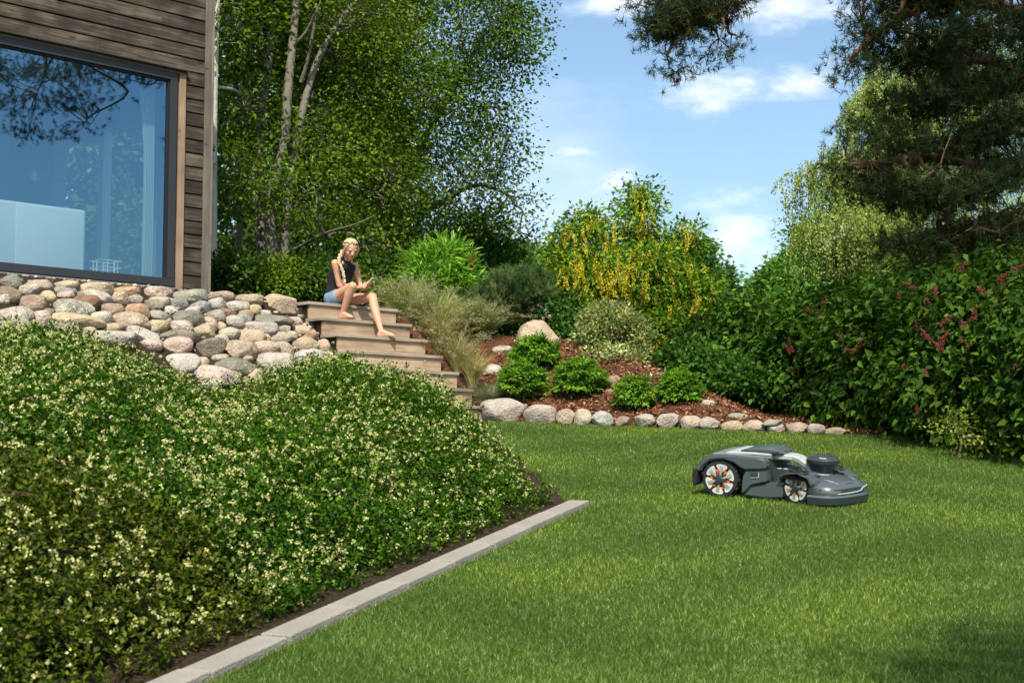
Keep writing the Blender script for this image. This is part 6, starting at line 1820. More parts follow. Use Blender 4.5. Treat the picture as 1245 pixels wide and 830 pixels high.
girl = empty('person', at(410, 366, 15.32))
GB = Vector(girl.location)
tag(girl, 'barefoot blond girl in black top and denim shorts sitting on the top step', 'person', kind='thing')
def J(px, py, Y): return at(px, py, Y) - GB
Ff = Vector((NN[0], NN[1], 0)) * -1.0        # the way she faces: down the steps
Rr = Vector((-U[0], -U[1], 0))               # her right
Zz = Vector((0, 0, 1))
hipR, hipL = J(405.5, 364, 15.20), J(414, 366, 15.40)
pel = (hipR + hipL) / 2 + Vector((0, 0, .015))
kneeR, kneeL = J(428.5, 348, 14.90), J(453, 361, 15.10)
ankR, ankL = J(416.5, 380.5, 15.02), J(463.5, 402.5, 14.93)
neck = J(419.5, 319, 15.16)
shR, shL = J(407.5, 320, 15.06), J(431.5, 323.5, 15.26)
elR, elL = J(412.5, 346.5, 15.10), J(437.5, 346, 15.33)
wrR, wrL = J(434, 350, 15.09), J(440.5, 351, 15.18)
head = J(426.0, 304.0, 15.07)
# head frame: looks forward-down at the phone
fdir = (Ff * 0.86 + Rr * 0.24 + Zz * -0.44).normalized()
hx = fdir.cross(Zz).normalized() * 1.0       # her right
hz = hx.cross(fdir).normalized()
HR = Matrix((hx, fdir, hz)).transposed()     # local x right, y forward, z up
def H(x, y, z): return head + HR @ Vector((x, y, z))

bm = bmesh.new()
# trunk
spine1 = pel + (neck - pel) * 0.38 - Ff * 0.03
spine2 = pel + (neck - pel) * 0.72 - Ff * 0.025
for s in (-1, 1):
    capsule(bm, pel + Rr * .055 * s, spine1 + Rr * .045 * s, .082, .078)
    capsule(bm, spine1 + Rr * .045 * s, spine2 + Rr * .055 * s, .078, .082)
    capsule(bm, spine2 + Rr * .05 * s, neck + Rr * .04 * s - Zz * .05, .080, .048)
capsule(bm, pel - Zz * .01 + Rr * .04, pel - Zz * .01 - Rr * .04, .098, .098)
capsule(bm, shR * .94 + neck * .06, neck - Zz * .03, .040, .050)
capsule(bm, shL * .94 + neck * .06, neck - Zz * .03, .040, .050)
capsule(bm, neck - Zz * .03, H(0, -.03, -.06), .043, .042)
# arms
def arm(sh, el, wr):
    capsule(bm, sh, sh + (el - sh) * .45, .043, .037); capsule(bm, sh + (el - sh) * .4, el, .037, .031)
    capsule(bm, el, el + (wr - el) * .35, .031, .031); capsule(bm, el + (wr - el) * .3, wr, .031, .021)
arm(shR, elR, wrR); arm(shL, elL, wrL)
# legs: thigh, knee, calf bulge, ankle, foot with toes
def leg(hip, knee, ank, toe_dir, rt=.078):
    capsule(bm, hip, hip + (knee - hip) * .5, rt, .064); capsule(bm, hip + (knee - hip) * .45, knee, .064, .048)
    back = (hip - knee).normalized()
    c = knee + (ank - knee) * .32 + back * .012
    capsule(bm, knee, c, .047, .050); capsule(bm, c, ank, .049, .028)
    td = toe_dir.normalized(); sd = td.cross(Zz).normalized()
    heel = ank - Zz * .040 - td * .022
    capsule(bm, ank, heel, .028, .027)
    ball = ank - Zz * .048 + td * .115
    capsule(bm, ank - Zz * .012 + td * .01, ball + Zz * .004, .030, .024)
    capsule(bm, heel, ball, .026, .022)
    capsule(bm, ball + sd * .020, ball - sd * .022, .020, .018)
    for k, (o_, l, r) in enumerate(((.028, .045, .0115), (.010, .044, .009), (-.006, .040, .0085), (-.020, .034, .008), (-.032, .026, .0075))):
        o2 = o_ if toe_dir is None else o_
        p = ball + sd * o2 - Zz * .004
        capsule(bm, p, p + td * l * .6 + Zz * .003, r, r); capsule(bm, p + td * l * .6 + Zz * .003, p + td * l - Zz * .004, r, r * .85)
leg(hipR, kneeR, ankR, Ff * .9 + Rr * -.12)
leg(hipL, kneeL, ankL, Ff * .8 - Rr * .45)
# head: cranium, face, jaw, nose, ears
ellipsoid(bm, H(0, -.012, .028), (.071, .088, .083), HR)
ellipsoid(bm, H(0, .020, -.022), (.058, .062, .075), HR)
ellipsoid(bm, H(0, .040, -.070), (.034, .034, .030), HR)
ellipsoid(bm, H(0, .030, -.050), (.047, .045, .042), HR)
for s in (-1, 1):
    ellipsoid(bm, H(.034 * s, .050, -.022), (.022, .022, .022), HR)            # cheeks
    ellipsoid(bm, H(.030 * s, .072, .020), (.022, .010, .008), HR, 2)          # brow ridge
    ellipsoid(bm, H(.072 * s, -.004, -.012), (.008, .017, .028), HR, 2)        # ears
    ellipsoid(bm, H(.028 * s, .066, .002), (.014, .0115, .0095), HR, 2)        # lids over lowered eyes
capsule(bm, H(0, .078, .008), H(0, .092, -.024), .006, .0085, 10)
for s in (-1, 1): ellipsoid(bm, H(.008 * s, .085, -.027), (.0065, .0075, .006), HR, 2)
capsule(bm, H(-.014, .073, -.048), H(.014, .073, -.048), .0065, .0065, 8)
# phone and hands
ph_c = J(447.5, 343.5, 15.06)
ph_up = (Zz * 0.55 + Ff * 0.62 - Rr * 0.35).normalized()         # long axis
ph_n = (head - ph_c); ph_n = (ph_n - ph_up * ph_n.dot(ph_up)).normalized()   # screen looks at her face
ph_x = ph_up.cross(ph_n).normalized()
def PH(x, y, z): return ph_c + ph_x * x + ph_up * y + ph_n * z
sidx = 1 if ph_x.dot(Rr) > 0 else -1
def hand(wr, side):
    """side: +1 on the phone's her-right edge; fingers close round the back and edge, thumb over the front"""
    xe = .036 * side
    knk = [PH(xe + .020 * side, -.045 + .019 * k, -.014) for k in range(4)]
    palm = PH(xe + .014 * side, -.050, -.026)
    capsule(bm, wr, palm, .020, .022); capsule(bm, wr, knk[0], .018, .012)
    for k in range(4):
        capsule(bm, palm + (knk[k] - palm) * .1, knk[k], .015, .010)
        L = (.030, .034, .032, .024)[k]
        a = knk[k]; b = PH(xe + .004 * side, -.045 + .0195 * k + .004, -.019); c = PH(xe - .020 * side, -.042 + .0195 * k + .006, -.0165 - .001 * k)
        capsule(bm, a, b, .0082, .0075, 8); capsule(bm, b, c, .0075, .0064, 8)
    t0 = PH(xe + .016 * side, -.052, -.004); t1 = PH(xe + .010 * side, -.026, .014); t2 = PH(xe - .012 * side, -.008, .014)
    capsule(bm, palm, t0, .014, .011, 8); capsule(bm, t0, t1, .010, .0085, 8); capsule(bm, t1, t2, .0085, .007, 8)
hand(wrR, sidx); hand(wrL, -sidx)
body = remeshed('body', bm, 0.0056, 2, 0.5)
link('body', body, M_SKIN, girl)
# lips, lashes, brows
bm = bmesh.new()
ellipsoid(bm, H(0, .0775, -.0455), (.0165, .004, .0032), HR, 2); ellipsoid(bm, H(0, .0765, -.0515), (.0145, .0045, .0036), HR, 2)
link('lips', bm_mesh('lips', bm, True), M_LIP, girl)
for s in (-1, 1):
    bm = bmesh.new()
    for k in range(7):
        a = -1 + 2 * k / 6
        ellipsoid(bm, H(.028 * s + a * .0125, .0755 - abs(a) * .004, -.0035 - .003 * (1 - a * a)), (.0035, .003, .0022), HR, 1)
    link('eyelashes', bm_mesh('eyelashes', bm, True), M_LASH, girl)
    bm = bmesh.new()
    for k in range(7):
        a = -1 + 2 * k / 6
        ellipsoid(bm, H(.030 * s + a * .016, .0805 - abs(a) * .006, .022 + .003 * (1 - a * a)), (.0042, .003, .0024), HR, 1)
    link('eyebrow', bm_mesh('eyebrow', bm, True), M_BROW, girl)
# top: sleeveless black knit
bm = bmesh.new()
for s in (-1, 1):
    capsule(bm, pel + Rr * .052 * s + Zz * .05, spine1 + Rr * .046 * s, .092, .087)
    capsule(bm, spine1 + Rr * .046 * s, spine2 + Rr * .056 * s, .087, .090)
    capsule(bm, spine2 + Rr * .054 * s, neck + Rr * .045 * s - Zz * .045, .089, .055)
capsule(bm, neck - Zz * .045, neck + (H(0, -.03, -.06) - neck) * .30, .058, .052)
capsule(bm, neck - Zz * .05 + Rr * .085, neck - Zz * .05 - Rr * .085, .052, .052)
link('top', remeshed('top', bm, 0.011, 3), M_TOP, girl)
# denim shorts with frayed hems
bm = bmesh.new()
capsule(bm, pel + Rr * .05, pel - Rr * .05, .108, .108)
capsule(bm, pel + Zz * .05 + Rr * .04, pel + Zz * .05 - Rr * .04, .098, .098)
for hp_, kn in ((hipR, kneeR), (hipL, kneeL)):
    capsule(bm, hp_, hp_ + (kn - hp_) * .20, .092, .088)
sh_ = link('shorts', remeshed('shorts', bm, 0.011, 2), M_DENIM, girl)
# hair: cap with parted strands, loose strands at the brow, side braid
rng = np.random.default_rng(5)
paths = []; cols = []
def strand(pts, r):
    q = spline(np.array([tuple(p) for p in pts]), 5)
    paths.append((q, list(np.linspace(r, r * .6, len(q)))))
tie = H(.052, -.070, -.035)
for k in range(170):
    az = rng.uniform(-2.75, 2.75); el = rng.uniform(0.05, 1.45)
    # start on the hairline / parting, flow back over the skull towards the tie on her right side of the nape
    d0 = Vector((math.sin(az) * math.cos(el), math.cos(az) * math.cos(el), math.sin(el)))
    if d0.y > 0.25 and d0.z < 0.66: continue
    rx, ry, rz = .078, .095, .091
    def onsk(d, k_=1.0):
        d = d.normalized(); return H(d.x * rx * k_, -.012 + d.y * ry * k_, .028 + d.z * rz * k_)
    end = Vector((.60, -.80, -.55)).normalized()
    pts = []
    for t in np.linspace(0, 1, 6):
        d = (d0 * (1 - t) + end * t + Vector((0, 0, .22 * math.sin(t * 3.14)))).normalized()
        pts.append(onsk(d, 1.0 + .05 * rng.random() + .02 * math.sin(t * 3)))
    pts.append(tie + Vector(tuple(rng.standard_normal(3) * .008)))
    strand(pts, .0062)
for k in range(26):                                  # strands beside the face
    s = rng.choice((-1, 1)); x = .055 + .018 * rng.random()
    strand([H(x * s * .8, .055, .075), H(x * s * 1.15, .045, .03), H((x + .012) * s, .020, -.02), H((x + .010) * s, -.01 + .02 * rng.random(), -.055 - .03 * rng.random())], .0028)
V, Fq = tube_arrays(paths, 6)
cs = np.concatenate([np.tile((np.array([[0.50, 0.37, 0.21], [0.60, 0.46, 0.28], [0.38, 0.27, 0.145], [0.68, 0.56, 0.38]])[rng.integers(4)] * rng.uniform(.85, 1.1))[None], (len(p[0]) * 6, 1)) for p in paths])
bmh = bmesh.new(); ellipsoid(bmh, H(0, -.016, .032), (.0755, .0915, .0865), HR, 3)
for v in list(bmh.verts):
    l = HR.transposed() @ (v.co - head)
    if l.y > .030 and l.z < .072: v.co = H(l.x * .8, min(l.y, .025), max(l.z, .02) * .75)
meh = bm_mesh('hair_cap', bmh, True)
vc = np.array([v.co[:] for v in meh.vertices]); fc = np.array([p.vertices[:] for p in meh.polygons])
V2 = np.concatenate([V, vc]); 
tri = np.concatenate([Fq[:, [0, 1, 2]], Fq[:, [0, 2, 3]], fc + len(V)])
link('hair', np_mesh('hair', V2, tri, True, col=np.concatenate([cs, np.tile([[0.42, 0.30, 0.16]], (len(vc), 1))])), M_HAIR, girl)
bpy.data.meshes.remove(meh)
# braid: three strands plaited over her right shoulder
bp0, bp1, bp2, bp3 = tie, J(412.5, 318, 14.98), J(417, 330, 14.97), J(418.5, 338.5, 14.97)
cl_ = spline([tuple(p) for p in (tie, bp0 * .5 + bp1 * .5 + Rr * .015, bp1, bp2, bp3)], 14)
n = len(cl_)
paths = []
tdir = unit(np.gradient(cl_, axis=0))
sx = unit(np.cross(tdir, np.array(tuple(Ff)))); sy = np.cross(tdir, sx)
for k in range(3):
    ph = np.linspace(0, 6 * 2 * np.pi, n) + k * 2 * np.pi / 3
    w_ = np.linspace(.0135, .0075, n)
    for j in range(5):
        jo = rng.standard_normal((n, 3)) * .0012 + rng.standard_normal(3) * .004
        q = cl_ + sx * (np.sin(ph) * w_)[:, None] + sy * (np.sin(2 * ph) * w_ * .45)[:, None] + jo
        paths.append((q, list(np.linspace(.0060, .0040, n))))
for k in range(16):
    e = cl_[-1] + np.array(tuple(Zz)) * -.055 + rng.standard_normal(3) * .012
    paths.append((np.array([cl_[-1], (cl_[-1] + e) / 2 + rng.standard_normal(3) * .008, e]), [.005, .005, .0015]))
V, Fq = tube_arrays(paths, 6)
cs = np.concatenate([np.tile((np.array([[0.54, 0.42, 0.25], [0.63, 0.51, 0.33], [0.42, 0.31, 0.17]])[rng.integers(3)] * rng.uniform(.85, 1.1))[None], (len(p[0]) * 6, 1)) for p in paths])
link('braid', np_mesh('braid', V, Fq, True, col=cs), M_HAIR, girl)
bm = bmesh.new(); ellipsoid(bm, Vector(cl_[-1]), (.014, .014, .010)); link('hair_tie', bm_mesh('hair_tie', bm, True), M_LASH, girl)
# the phone rests in her hands: a thing of its own
phone = empty('phone', GB + ph_c)
tag(phone, 'small pale mobile phone held in the hands of the girl', 'phone')
PM4 = Matrix((ph_x, ph_up, ph_n)).transposed()
bm = bmesh.new(); add_box(bm, (0, 0, 0), (.070, .142, .008), bev=.0025)
for v in bm.verts: v.co = PM4 @ v.co
link('case', bm_mesh('case', bm), M_PHONE, phone)
bm = bmesh.new(); add_box(bm, (0, 0, .0046), (.063, .134, .001))
for v in bm.verts: v.co = PM4 @ v.co
link('screen', bm_mesh('screen', bm), M_PHONE_D, phone)
bm = bmesh.new(); add_box(bm, (-.020, .052, -.005), (.020, .022, .002), bev=.0006)
for v in bm.verts: v.co = PM4 @ v.co
link('camera_window', bm_mesh('camera_window', bm), M_PHONE_D, phone)
# ------------------------------------------------------------------ robotic lawn mower
M_SHELL = simple('slate_shell', (0.068, 0.084, 0.092), 0.27, bump=0.05, bscale=300, coat=0.35)
M_SHELL2 = simple('dark_shell', (0.032, 0.040, 0.044), 0.38, bump=0.05, bscale=300, coat=0.15)
M_BLACK = simple('black_plastic', (0.012, 0.013, 0.014), 0.6)
M_LIGHTG = simple('light_grey_shell', (0.36, 0.38, 0.37), 0.42, bump=0.06, bscale=300)
M_SKY_SHEEN = simple('sky_sheen_shell', (0.17, 0.185, 0.19), 0.35, bump=0.05, bscale=300)  # paler grey on the top cover, imitating sky reflected in the shell
M_RIM = simple('rim_grey', (0.52, 0.53, 0.50), 0.45)
M_SPOKE = simple('spoke_grey', (0.27, 0.29, 0.275), 0.45)
M_ORANGE = simple('orange_insert', (0.80, 0.10, 0.015), 0.5)
M_TYRE = simple('tyre_rubber', (0.014, 0.014, 0.014), 0.85, bump=0.3, bscale=80)
M_LENS = simple('lamp_lens', (0.20, 0.22, 0.24), 0.12)

def frame_at(x, y, ang):
    """ground frame: x forward along the heading, y to the mower's left, z up from the sloping lawn"""
    f = Vector((math.cos(ang), math.sin(ang), SL * math.sin(ang))).normalized()
    l = Vector((-math.sin(ang), math.cos(ang), SL * math.cos(ang))).normalized()
    up = f.cross(l).normalized()
    return Matrix(((f.x, l.x, up.x, x), (f.y, l.y, up.y, y), (f.z, l.z, up.z, tz(x, y)), (0, 0, 0, 1)))
RA, FA = math.radians(-29), math.radians(-50)
RX, RY = 1.485, 9.40
FRm = frame_at(RX, RY, RA)
piv = FRm @ Vector((.33, 0, 0))
FX, FY = piv.x + math.cos(FA) * .285, piv.y + math.sin(FA) * .285
FFm = frame_at(FX, FY, FA)
mower = empty('robotic_mower', FRm @ Vector((.25, 0, 0)))
tag(mower, 'dark grey robotic lawn mower with orange wheel inserts on the lawn', 'robotic mower')
MB_ = Vector(mower.location)
GZ = 0.002
def mpart(name, me, mat, M, parent=None):
    """bake the frame matrix into the mesh, relative to the parent"""
    p = parent or mower
    base = Vector((0, 0, 0)); q = p
    while q is not None: base += Vector(q.location); q = q.parent
    me.transform(Matrix.Translation(-base + Vector((0, 0, GZ))) @ M)
    return link(name, me, mat, p)
def extrude_xz(prof, y0, y1, bev=0.006, segs=2):
    bm = bmesh.new()
    a = [bm.verts.new((x, y0, z)) for x, z in prof]
    f = bm.faces.new(a)
    r = bmesh.ops.extrude_face_region(bm, geom=[f])
    for v in [g for g in r['geom'] if isinstance(g, bmesh.types.BMVert)]: v.co.y = y1
    bmesh.ops.recalc_face_normals(bm, faces=bm.faces)
    if bev > 0:
        es = [e for e in bm.edges if len(e.link_faces) == 2 and e.calc_face_angle(0) > math.radians(25)]
        bmesh.ops.bevel(bm, geom=es, offset=bev, segments=segs, affect='EDGES', clamp_overlap=True)
    me = bm_mesh('part', bm)
    return smooth_by_angle(me, 32)
def loft(rings, cap=True, sm=35):
    bm = bmesh.new()
    R = [[bm.verts.new(p) for p in r] for r in rings]
    k = len(R[0])
    for a, b in zip(R, R[1:]):
        for j in range(k): bm.faces.new((a[j], a[(j + 1) % k], b[(j + 1) % k], b[j]))
    if cap: bm.faces.new(R[0][::-1]); bm.faces.new(R[-1])
    return smooth_by_angle(bm_mesh('part', bm), sm)
def lathe_y(prof, seg=40, c=(0, 0, 0), cap=True):
    """prof: (radius, y) round the wheel axis y"""
    bm = bmesh.new()
    R = [[bm.verts.new((c[0] + r * math.cos(2 * math.pi * j / seg), c[1] + y, c[2] + r * math.sin(2 * math.pi * j / seg))) for j in range(seg)] for r, y in prof]
    for a, b in zip(R, R[1:]):
        for j in range(seg): bm.faces.new((a[j], a[(j + 1) % seg], b[(j + 1) % seg], b[j]))
    if cap and prof[0][0] > 1e-5: bm.faces.new(R[0])
    if cap and prof[-1][0] > 1e-5: bm.faces.new(R[-1])
    return smooth_by_angle(bm_mesh('part', bm), 40)
def wheel(M, cx, cy, cz, R, width, out):
    """out = -1: the outer face looks to the mower's right"""
    root = empty('wheel', (M @ Vector((cx, cy, cz))) + Vector((0, 0, GZ)) - MB_); root.parent = mower
    c = (cx, cy, cz); w = width / 2; rim = R * .80
    tp_ = [(rim * .97, -w), (R * .95, -w * .98), (R, -w * .72), (R, w * .72), (R * .95, w * .98), (rim * .97, w)]
    me = lathe_y(tp_, 48, c, False)
    bm = bmesh.new(); bm.from_mesh(me); bpy.data.meshes.remove(me)
    for i in range(26):                                   # chunky tread lugs
        a = 2 * math.pi * i / 26
        Mr = Matrix.Translation(Vector(c)) @ Matrix.Rotation(-a, 4, 'Y')
        add_box(bm, (R + .003, (w * .35) * (1 if i % 2 else -1), 0), (.012, w * 1.0, R * .14), M=Mr)
    mpart('tyre', bm_mesh('tyre', bm), M_TYRE, M, root)
    yo = out * w
    me = lathe_y([(rim, yo * .55), (rim * .985, yo * 1.02), (rim * .93, yo * 1.03), (rim * .90, yo * .82), (0.0, yo * .55)], 48, c)
    mpart('wheel_disc', me, M_BLACK, M, root)
    # six petals of the rim with notches between them, a spoke ridge on each
    bm = bmesh.new(); bs = bmesh.new()
    for i in range(6):
        a0 = 2 * math.pi * i / 6 + .35
        hw = math.radians(25.5)
        def pol(r, a, y): return (c[0] + r * math.cos(a), c[1] + y, c[2] + r * math.sin(a))
        out_pts = [(rim * .52, -hw * .50), (rim * .90, -hw), (rim * 1.0, -hw * .82), (rim * 1.01, -hw * .3), (rim * 1.01, hw * .3), (rim * 1.0, hw * .82), (rim * .90, hw), (rim * .52, hw * .50)]
        top = [bm.verts.new(pol(r, a0 + a, yo * (1.10 if r > rim * .8 else .98))) for r, a in out_pts]
        bot = [bm.verts.new(pol(r, a0 + a, yo * .70)) for r, a in out_pts]
        k = len(top)
        bm.faces.new(top); bm.faces.new(bot[::-1])
        for j in range(k): bm.faces.new((top[j], top[(j + 1) % k], bot[(j + 1) % k], bot[j]))
        sp = [(rim * .20, -.30), (rim * .55, -.17), (rim * .88, -.15), (rim * .88, .15), (rim * .55, .17), (rim * .20, .30)]
        t2 = [bs.verts.new(pol(r, a0 + a, yo * (1.20 if r < rim * .8 else 1.13))) for r, a in sp]
        b2 = [bs.verts.new(pol(r, a0 + a, yo * .60)) for r, a in sp]
        k = len(t2); bs.faces.new(t2); bs.faces.new(b2[::-1])
        for j in range(k): bs.faces.new((t2[j], t2[(j + 1) % k], b2[(j + 1) % k], b2[j]))
        a1 = a0 + math.pi / 6
        og = [(rim * .36, 0), (rim * .66, -.20), (rim * .70, 0), (rim * .66, .20)]
        bo = bmesh.new()
        t3 = [bo.verts.new(pol(r, a1 + a, yo * .92)) for r, a in og]; b3 = [bo.verts.new(pol(r, a1 + a, yo * .60)) for r, a in og]
        bo.faces.new(t3); bo.faces.new(b3[::-1])
        for j in range(4): bo.faces.new((t3[j], t3[(j + 1) % 4], b3[(j + 1) % 4], b3[j]))
        mpart('orange_insert', bm_mesh('orange_insert', bo), M_ORANGE, M, root)
    mpart('rim', bm_mesh('rim', bm), M_RIM, M, root)
    mpart('spokes', bm_mesh('spokes', bs), M_SPOKE, M, root)
    bm = bmesh.new()                                      # three lobed hub cap
    seg = 24
    def hr(a): return rim * (.32 + .10 * math.cos(3 * a + .6))
    r1 = [bm.verts.new((c[0] + hr(2 * math.pi * j / seg) * math.cos(2 * math.pi * j / seg), c[1] + yo * 1.0, c[2] + hr(2 * math.pi * j / seg) * math.sin(2 * math.pi * j / seg))) for j in range(seg)]
    r2 = [bm.verts.new((c[0] + .92 * hr(2 * math.pi * j / seg) * math.cos(2 * math.pi * j / seg), c[1] + yo * 1.42, c[2] + .92 * hr(2 * math.pi * j / seg) * math.sin(2 * math.pi * j / seg))) for j in range(seg)]
    r3 = [bm.verts.new((c[0] + rim * .20 * math.cos(2 * math.pi * j / seg), c[1] + yo * 1.50, c[2] + rim * .20 * math.sin(2 * math.pi * j / seg))) for j in range(seg)]
    for a, b in ((r1, r2), (r2, r3)):
        for j in range(seg): bm.faces.new((a[j], a[(j + 1) % seg], b[(j + 1) % seg], b[j]))
    bm.faces.new(r3); bm.faces.new(r1[::-1])
    mpart('hub_cap', smooth_by_angle(bm_mesh('hub_cap', bm), 40), M_SHELL2, M, root)
# --- rear half
wheel(FRm, 0, -.235, .118, .122, .075, -1); wheel(FRm, 0, .235, .118, .122, .075, 1)
chassis = [(-.165, .075), (-.175, .15), (-.15, .225), (-.07, .262), (.10, .268), (.30, .258), (.315, .20), (.32, .09), (.30, .04), (.16, .035), (.13, .09), (-.10, .10)]
mpart('rear_chassis', extrude_xz(chassis, -.19, .19, .012), M_SHELL2, FRm)
for s in (-1, 1):
    y0, y1 = s * .192, s * .285
    fender = [(-.168, .165), (-.150, .215), (-.110, .252), (-.03, .276), (.10, .282), (.24, .277), (.302, .268), (.316, .236), (.309, .200), (.17, .190), (.135, .205), (.095, .232), (.02, .250), (-.06, .238), (-.115, .195), (-.132, .160)]
    mpart('fender', extrude_xz(fender, y0, y1, .010, 3), M_SHELL, FRm)
    panel = [(.172, .187), (.308, .197), (.318, .120), (.215, .092), (.170, .045), (.146, .030), (.150, .10), (.158, .150)]
    mpart('side_panel', extrude_xz(panel, s * .190, s * .272, .008), M_SHELL, FRm)
    skirt = [(.150, .020), (.205, .085), (.330, .112), (.425, .104), (.440, .075), (.425, .022), (.30, .012)]
    mpart('skirt', extrude_xz(skirt, s * .150, s * .262, .010), M_SHELL, FRm)
    badge = [(.205, .172), (.262, .176), (.262, .146), (.212, .142)]
    mpart('badge', extrude_xz(badge, s * .270, s * .2745, .001), M_SHELL2, FRm)
    mpart('badge_frame', extrude_xz([(.203, .1395), (.2655, .1435), (.2655, .178), (.261, .178), (.261, .147), (.205, .143)], s * .271, s * .276, .0), M_LIGHTG, FRm)
    bmp = [(-.182, .060), (-.190, .150), (-.176, .180), (-.150, .165), (-.152, .075)]
    mpart('rear_bumper', extrude_xz(bmp, s * .12, s * .288, .006), M_BLACK, FRm)
mid = [(.300, .190), (.425, .184), (.418, .105), (.300, .095)]
mpart('cutting_deck', extrude_xz(mid, -.14, .14, .008), M_SHELL2, FRm)
mpart('deck_bottom', extrude_xz([(.16, .03), (.44, .03), (.45, .085), (.16, .085)], -.149, .149, .006), M_BLACK, FRm)
for k in range(2): mpart('deck_clip', extrude_xz([(.342 + .04 * k, .189), (.368 + .04 * k, .189), (.368 + .04 * k, .196), (.342 + .04 * k, .196)], -.135, -.11, .002), M_LIGHTG, FRm)
# light grey spine that bridges to the front half
def rect_ring(x, yc, hw, z0, z1, n=(0, 0)):
    b = min(hw, (z1 - z0) / 2) * .45
    return [(x, yc - hw + b, z0), (x, yc + hw - b, z0), (x, yc + hw, z0 + b), (x, yc + hw, z1 - b), (x, yc + hw - b, z1), (x, yc - hw + b, z1), (x, yc - hw, z1 - b), (x, yc - hw, z0 + b)]
mpart('top_cover', loft([rect_ring(-.145, 0, .12, .232, .246), rect_ring(-.08, 0, .19, .255, .276), rect_ring(.06, 0, .20, .262, .289), rect_ring(.20, 0, .19, .26, .292), rect_ring(.31, 0, .16, .25, .286)]), M_SKY_SHEEN, FRm)
mpart('top_trim', loft([rect_ring(.02, 0, .203, .276, .2905), rect_ring(.20, 0, .193, .278, .2935), rect_ring(.30, 0, .165, .274, .2885)]), M_LIGHTG, FRm)
mpart('lid', loft([rect_ring(.085, 0, .10, .285, .296), rect_ring(.13, 0, .135, .286, .308), rect_ring(.22, 0, .14, .286, .318), rect_ring(.31, 0, .13, .284, .316), rect_ring(.37, 0, .09, .280, .298)], sm=25), M_SHELL, FRm)
mpart('lid_seam', loft([rect_ring(.10, 0, .152, .2865, .2985), rect_ring(.22, 0, .160, .2865, .3015), rect_ring(.34, 0, .148, .284, .298)]), M_BLACK, FRm)
bp_ = FRm @ Vector((.28, 0, 0))
def to_rear(p_world): return FRm.inverted() @ p_world
ends = [(.26, 0, .266, .105), (.34, 0, .266, .088), (.42, 0, .262, .070)]
rings = []
for x, y, z, hw in ends: rings.append(rect_ring(x, y, hw, z - .022, z + .014))
neckf = to_rear(FFm @ Vector((-.02, 0, 0)))
c1 = Vector((.42, 0, .262)); c2 = Vector((neckf.x, neckf.y, .175))
for t, hw, dz in ((.35, .066, .256), (.7, .062, .228), (1.0, .064, .170)):
    cc = c1 * (1 - t) + c2 * t
    rings.append([(p[0], p[1] + cc.y, p[2]) for p in rect_ring(cc.x, 0, hw, dz - .034, dz + .012)])
mpart('bridge_arm', loft(rings), M_LIGHTG, FRm)
# --- front half
wheel(FFm, 0, -.185, .103, .107, .062, -1); wheel(FFm, 0, .185, .103, .107, .062, 1)
def hood_ring(x, hw, z0, z1, crown, rb):
    """cross-section of the hood: flat base, bulged sides, crowned top"""
    return [(x, -hw * .92, z0), (x, -hw, z0 + (z1 - z0) * .35), (x, -hw * .98, z1 - rb), (x, -hw * .82, z1), (x, -hw * .4, z1 + crown), (x, hw * .4, z1 + crown), (x, hw * .82, z1), (x, hw * .98, z1 - rb), (x, hw, z0 + (z1 - z0) * .35), (x, hw * .92, z0)]
mpart('front_chassis', loft([hood_ring(-.085, .09, .08, .115, .01, .02), hood_ring(-.04, .135, .07, .132, .012, .02), hood_ring(.10, .145, .04, .165, .012, .02)]), M_SHELL2, FFm)
hood = [hood_ring(.118, .232, .050, .148, .022, .022), hood_ring(.16, .234, .045, .146, .020, .022), hood_ring(.215, .218, .048, .136, .016, .022), hood_ring(.255, .185, .052, .122, .012, .02), hood_ring(.275, .145, .058, .108, .008, .016)]
mpart('front_hood', loft(hood, sm=45), M_SHELL, FFm)
for s in (-1, 1):
    arch = [(-.142, .118), (-.128, .162), (-.075, .190), (.0, .198), (.08, .186), (.130, .160), (.165, .150), (.150, .120), (.118, .128), (.100, .165), (.02, .186), (-.06, .176), (-.108, .145), (-.120, .115)]
    mpart('front_fender', extrude_xz(arch, s * .135, s * .238, .008, 3), M_SHELL, FFm)
top = [hood_ring(-.03, .12, .130, .158, .010, .012), hood_ring(.03, .138, .135, .168, .012, .012), hood_ring(.12, .150, .132, .163, .012, .012), hood_ring(.20, .135, .120, .148, .010, .010), hood_ring(.245, .10, .112, .131, .006, .008)]
mpart('hood_top', loft(top, sm=45), M_SHELL, FFm)
for s in (-1, 1):
    mpart('lamp', loft([rect_ring(.150, s * .098, .028, .153, .1625), rect_ring(.20, s * .092, .030, .141, .1545), rect_ring(.236, s * .080, .022, .130, .1405)]), M_LENS, FFm)
    mpart('hood_slot', loft([rect_ring(.02, s * .098, .012, .167, .1765), rect_ring(.10, s * .104, .013, .164, .1745)]), M_BLACK, FFm)
mpart('hood_emblem', loft([rect_ring(.246, 0, .048, .118, .139), rect_ring(.252, 0, .044, .117, .137)]), M_BLACK, FFm)
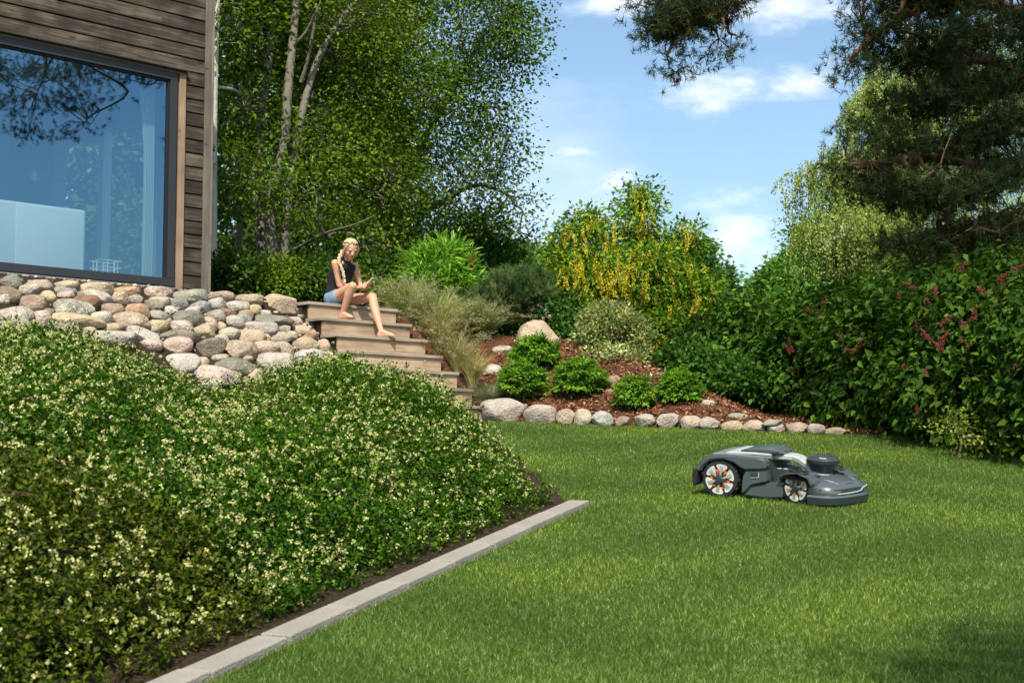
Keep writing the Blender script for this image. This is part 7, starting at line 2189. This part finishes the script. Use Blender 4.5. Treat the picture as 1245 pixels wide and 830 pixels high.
# grip line across the nose and the bumper round it
def nose_path(z, off, hwmax=.236, x0=.115):
    P_ = []
    for a in np.linspace(-1, 1, 33):
        yy = a * (hwmax + off)
        xx = x0 + (.168 + off) * (1 - abs(a) ** 3.4) ** (1 / 2.2)
        P_.append((xx, yy, z))
    return P_
def nose_band(z0, z1, off0, off1, thick=.014):
    bm = bmesh.new()
    o0 = [bm.verts.new(p) for p in nose_path(z0, off0)]; o1 = [bm.verts.new(p) for p in nose_path(z1, off1)]
    i0 = [bm.verts.new(p) for p in nose_path(z0, off0 - thick)]; i1 = [bm.verts.new(p) for p in nose_path(z1, off1 - thick)]
    for a, b in ((o0, o1), (o1, i1), (i1, i0), (i0, o0)):
        for j in range(len(a) - 1): bm.faces.new((a[j], a[j + 1], b[j + 1], b[j]))
    for j in (0, -1): bm.faces.new((o0[j], o1[j], i1[j], i0[j]))
    return smooth_by_angle(bm_mesh('part', bm), 40)
mpart('bumper', nose_band(.018, .062, .010, .016, .03), M_SHELL2, FFm)
mpart('bumper', nose_band(.062, .074, .016, .004, .03), M_SHELL, FFm)
mpart('nose_grille', nose_band(.080, .112, .001, .000, .02), M_SHELL2, FFm)
def nose_pt(a, z, off):
    yy = a * (.236 + off); return np.array((.115 + (.168 + off) * (1 - abs(a) ** 3.4) ** (1 / 2.2), yy, z))
ln = [nose_pt(-.62, .084, .004), nose_pt(-.30, .084, .004), nose_pt(.10, .086, .004), nose_pt(.30, .090, .004), nose_pt(.42, .108, .003), nose_pt(.62, .112, .002), nose_pt(.80, .112, .002)]
V, Fq = tube_arrays([(np.array(ln), [.0045] * len(ln))], 6)
mpart('nose_line', np_mesh('nose_line', V, Fq, True), M_LIGHTG, FFm)
# antenna tower: grey foot, tapering dark neck, eight sided head
def ngon(x, y, z, r, rx=1.0, n=16, p=2.6):
    out = []
    for j in range(n):
        a = 2 * math.pi * j / n
        ca, sa = math.cos(a), math.sin(a)
        q = (abs(ca) ** p + abs(sa) ** p) ** (-1 / p)
        out.append((x + r * rx * q * ca, y + r * q * sa, z))
    return out
AX = .045
mpart('antenna_foot', loft([ngon(AX - .02, 0, .162, .060, 1.35), ngon(AX - .02, 0, .176, .062, 1.3), ngon(AX - .015, 0, .190, .050, 1.2)]), M_LIGHTG, FFm)
mpart('antenna_neck', loft([ngon(AX, 0, .172, .046, 1.1), ngon(AX, 0, .206, .058, 1.1), ngon(AX, 0, .236, .074, 1.1)]), M_SHELL2, FFm)
mpart('antenna_head', loft([ngon(AX, 0, .236, .076, 1.12), ngon(AX, 0, .250, .090, 1.12), ngon(AX, 0, .268, .093, 1.12), ngon(AX, 0, .288, .074, 1.12), ngon(AX, 0, .297, .056, 1.12), ngon(AX, 0, .299, .03, 1.1)], sm=25), M_SHELL2, FFm)
mpart('antenna_stripe', loft([rect_ring(AX + .03, -.073, .005, .275, .2885), rect_ring(AX + .07, -.058, .005, .271, .2865)]), M_LIGHTG, FFm)
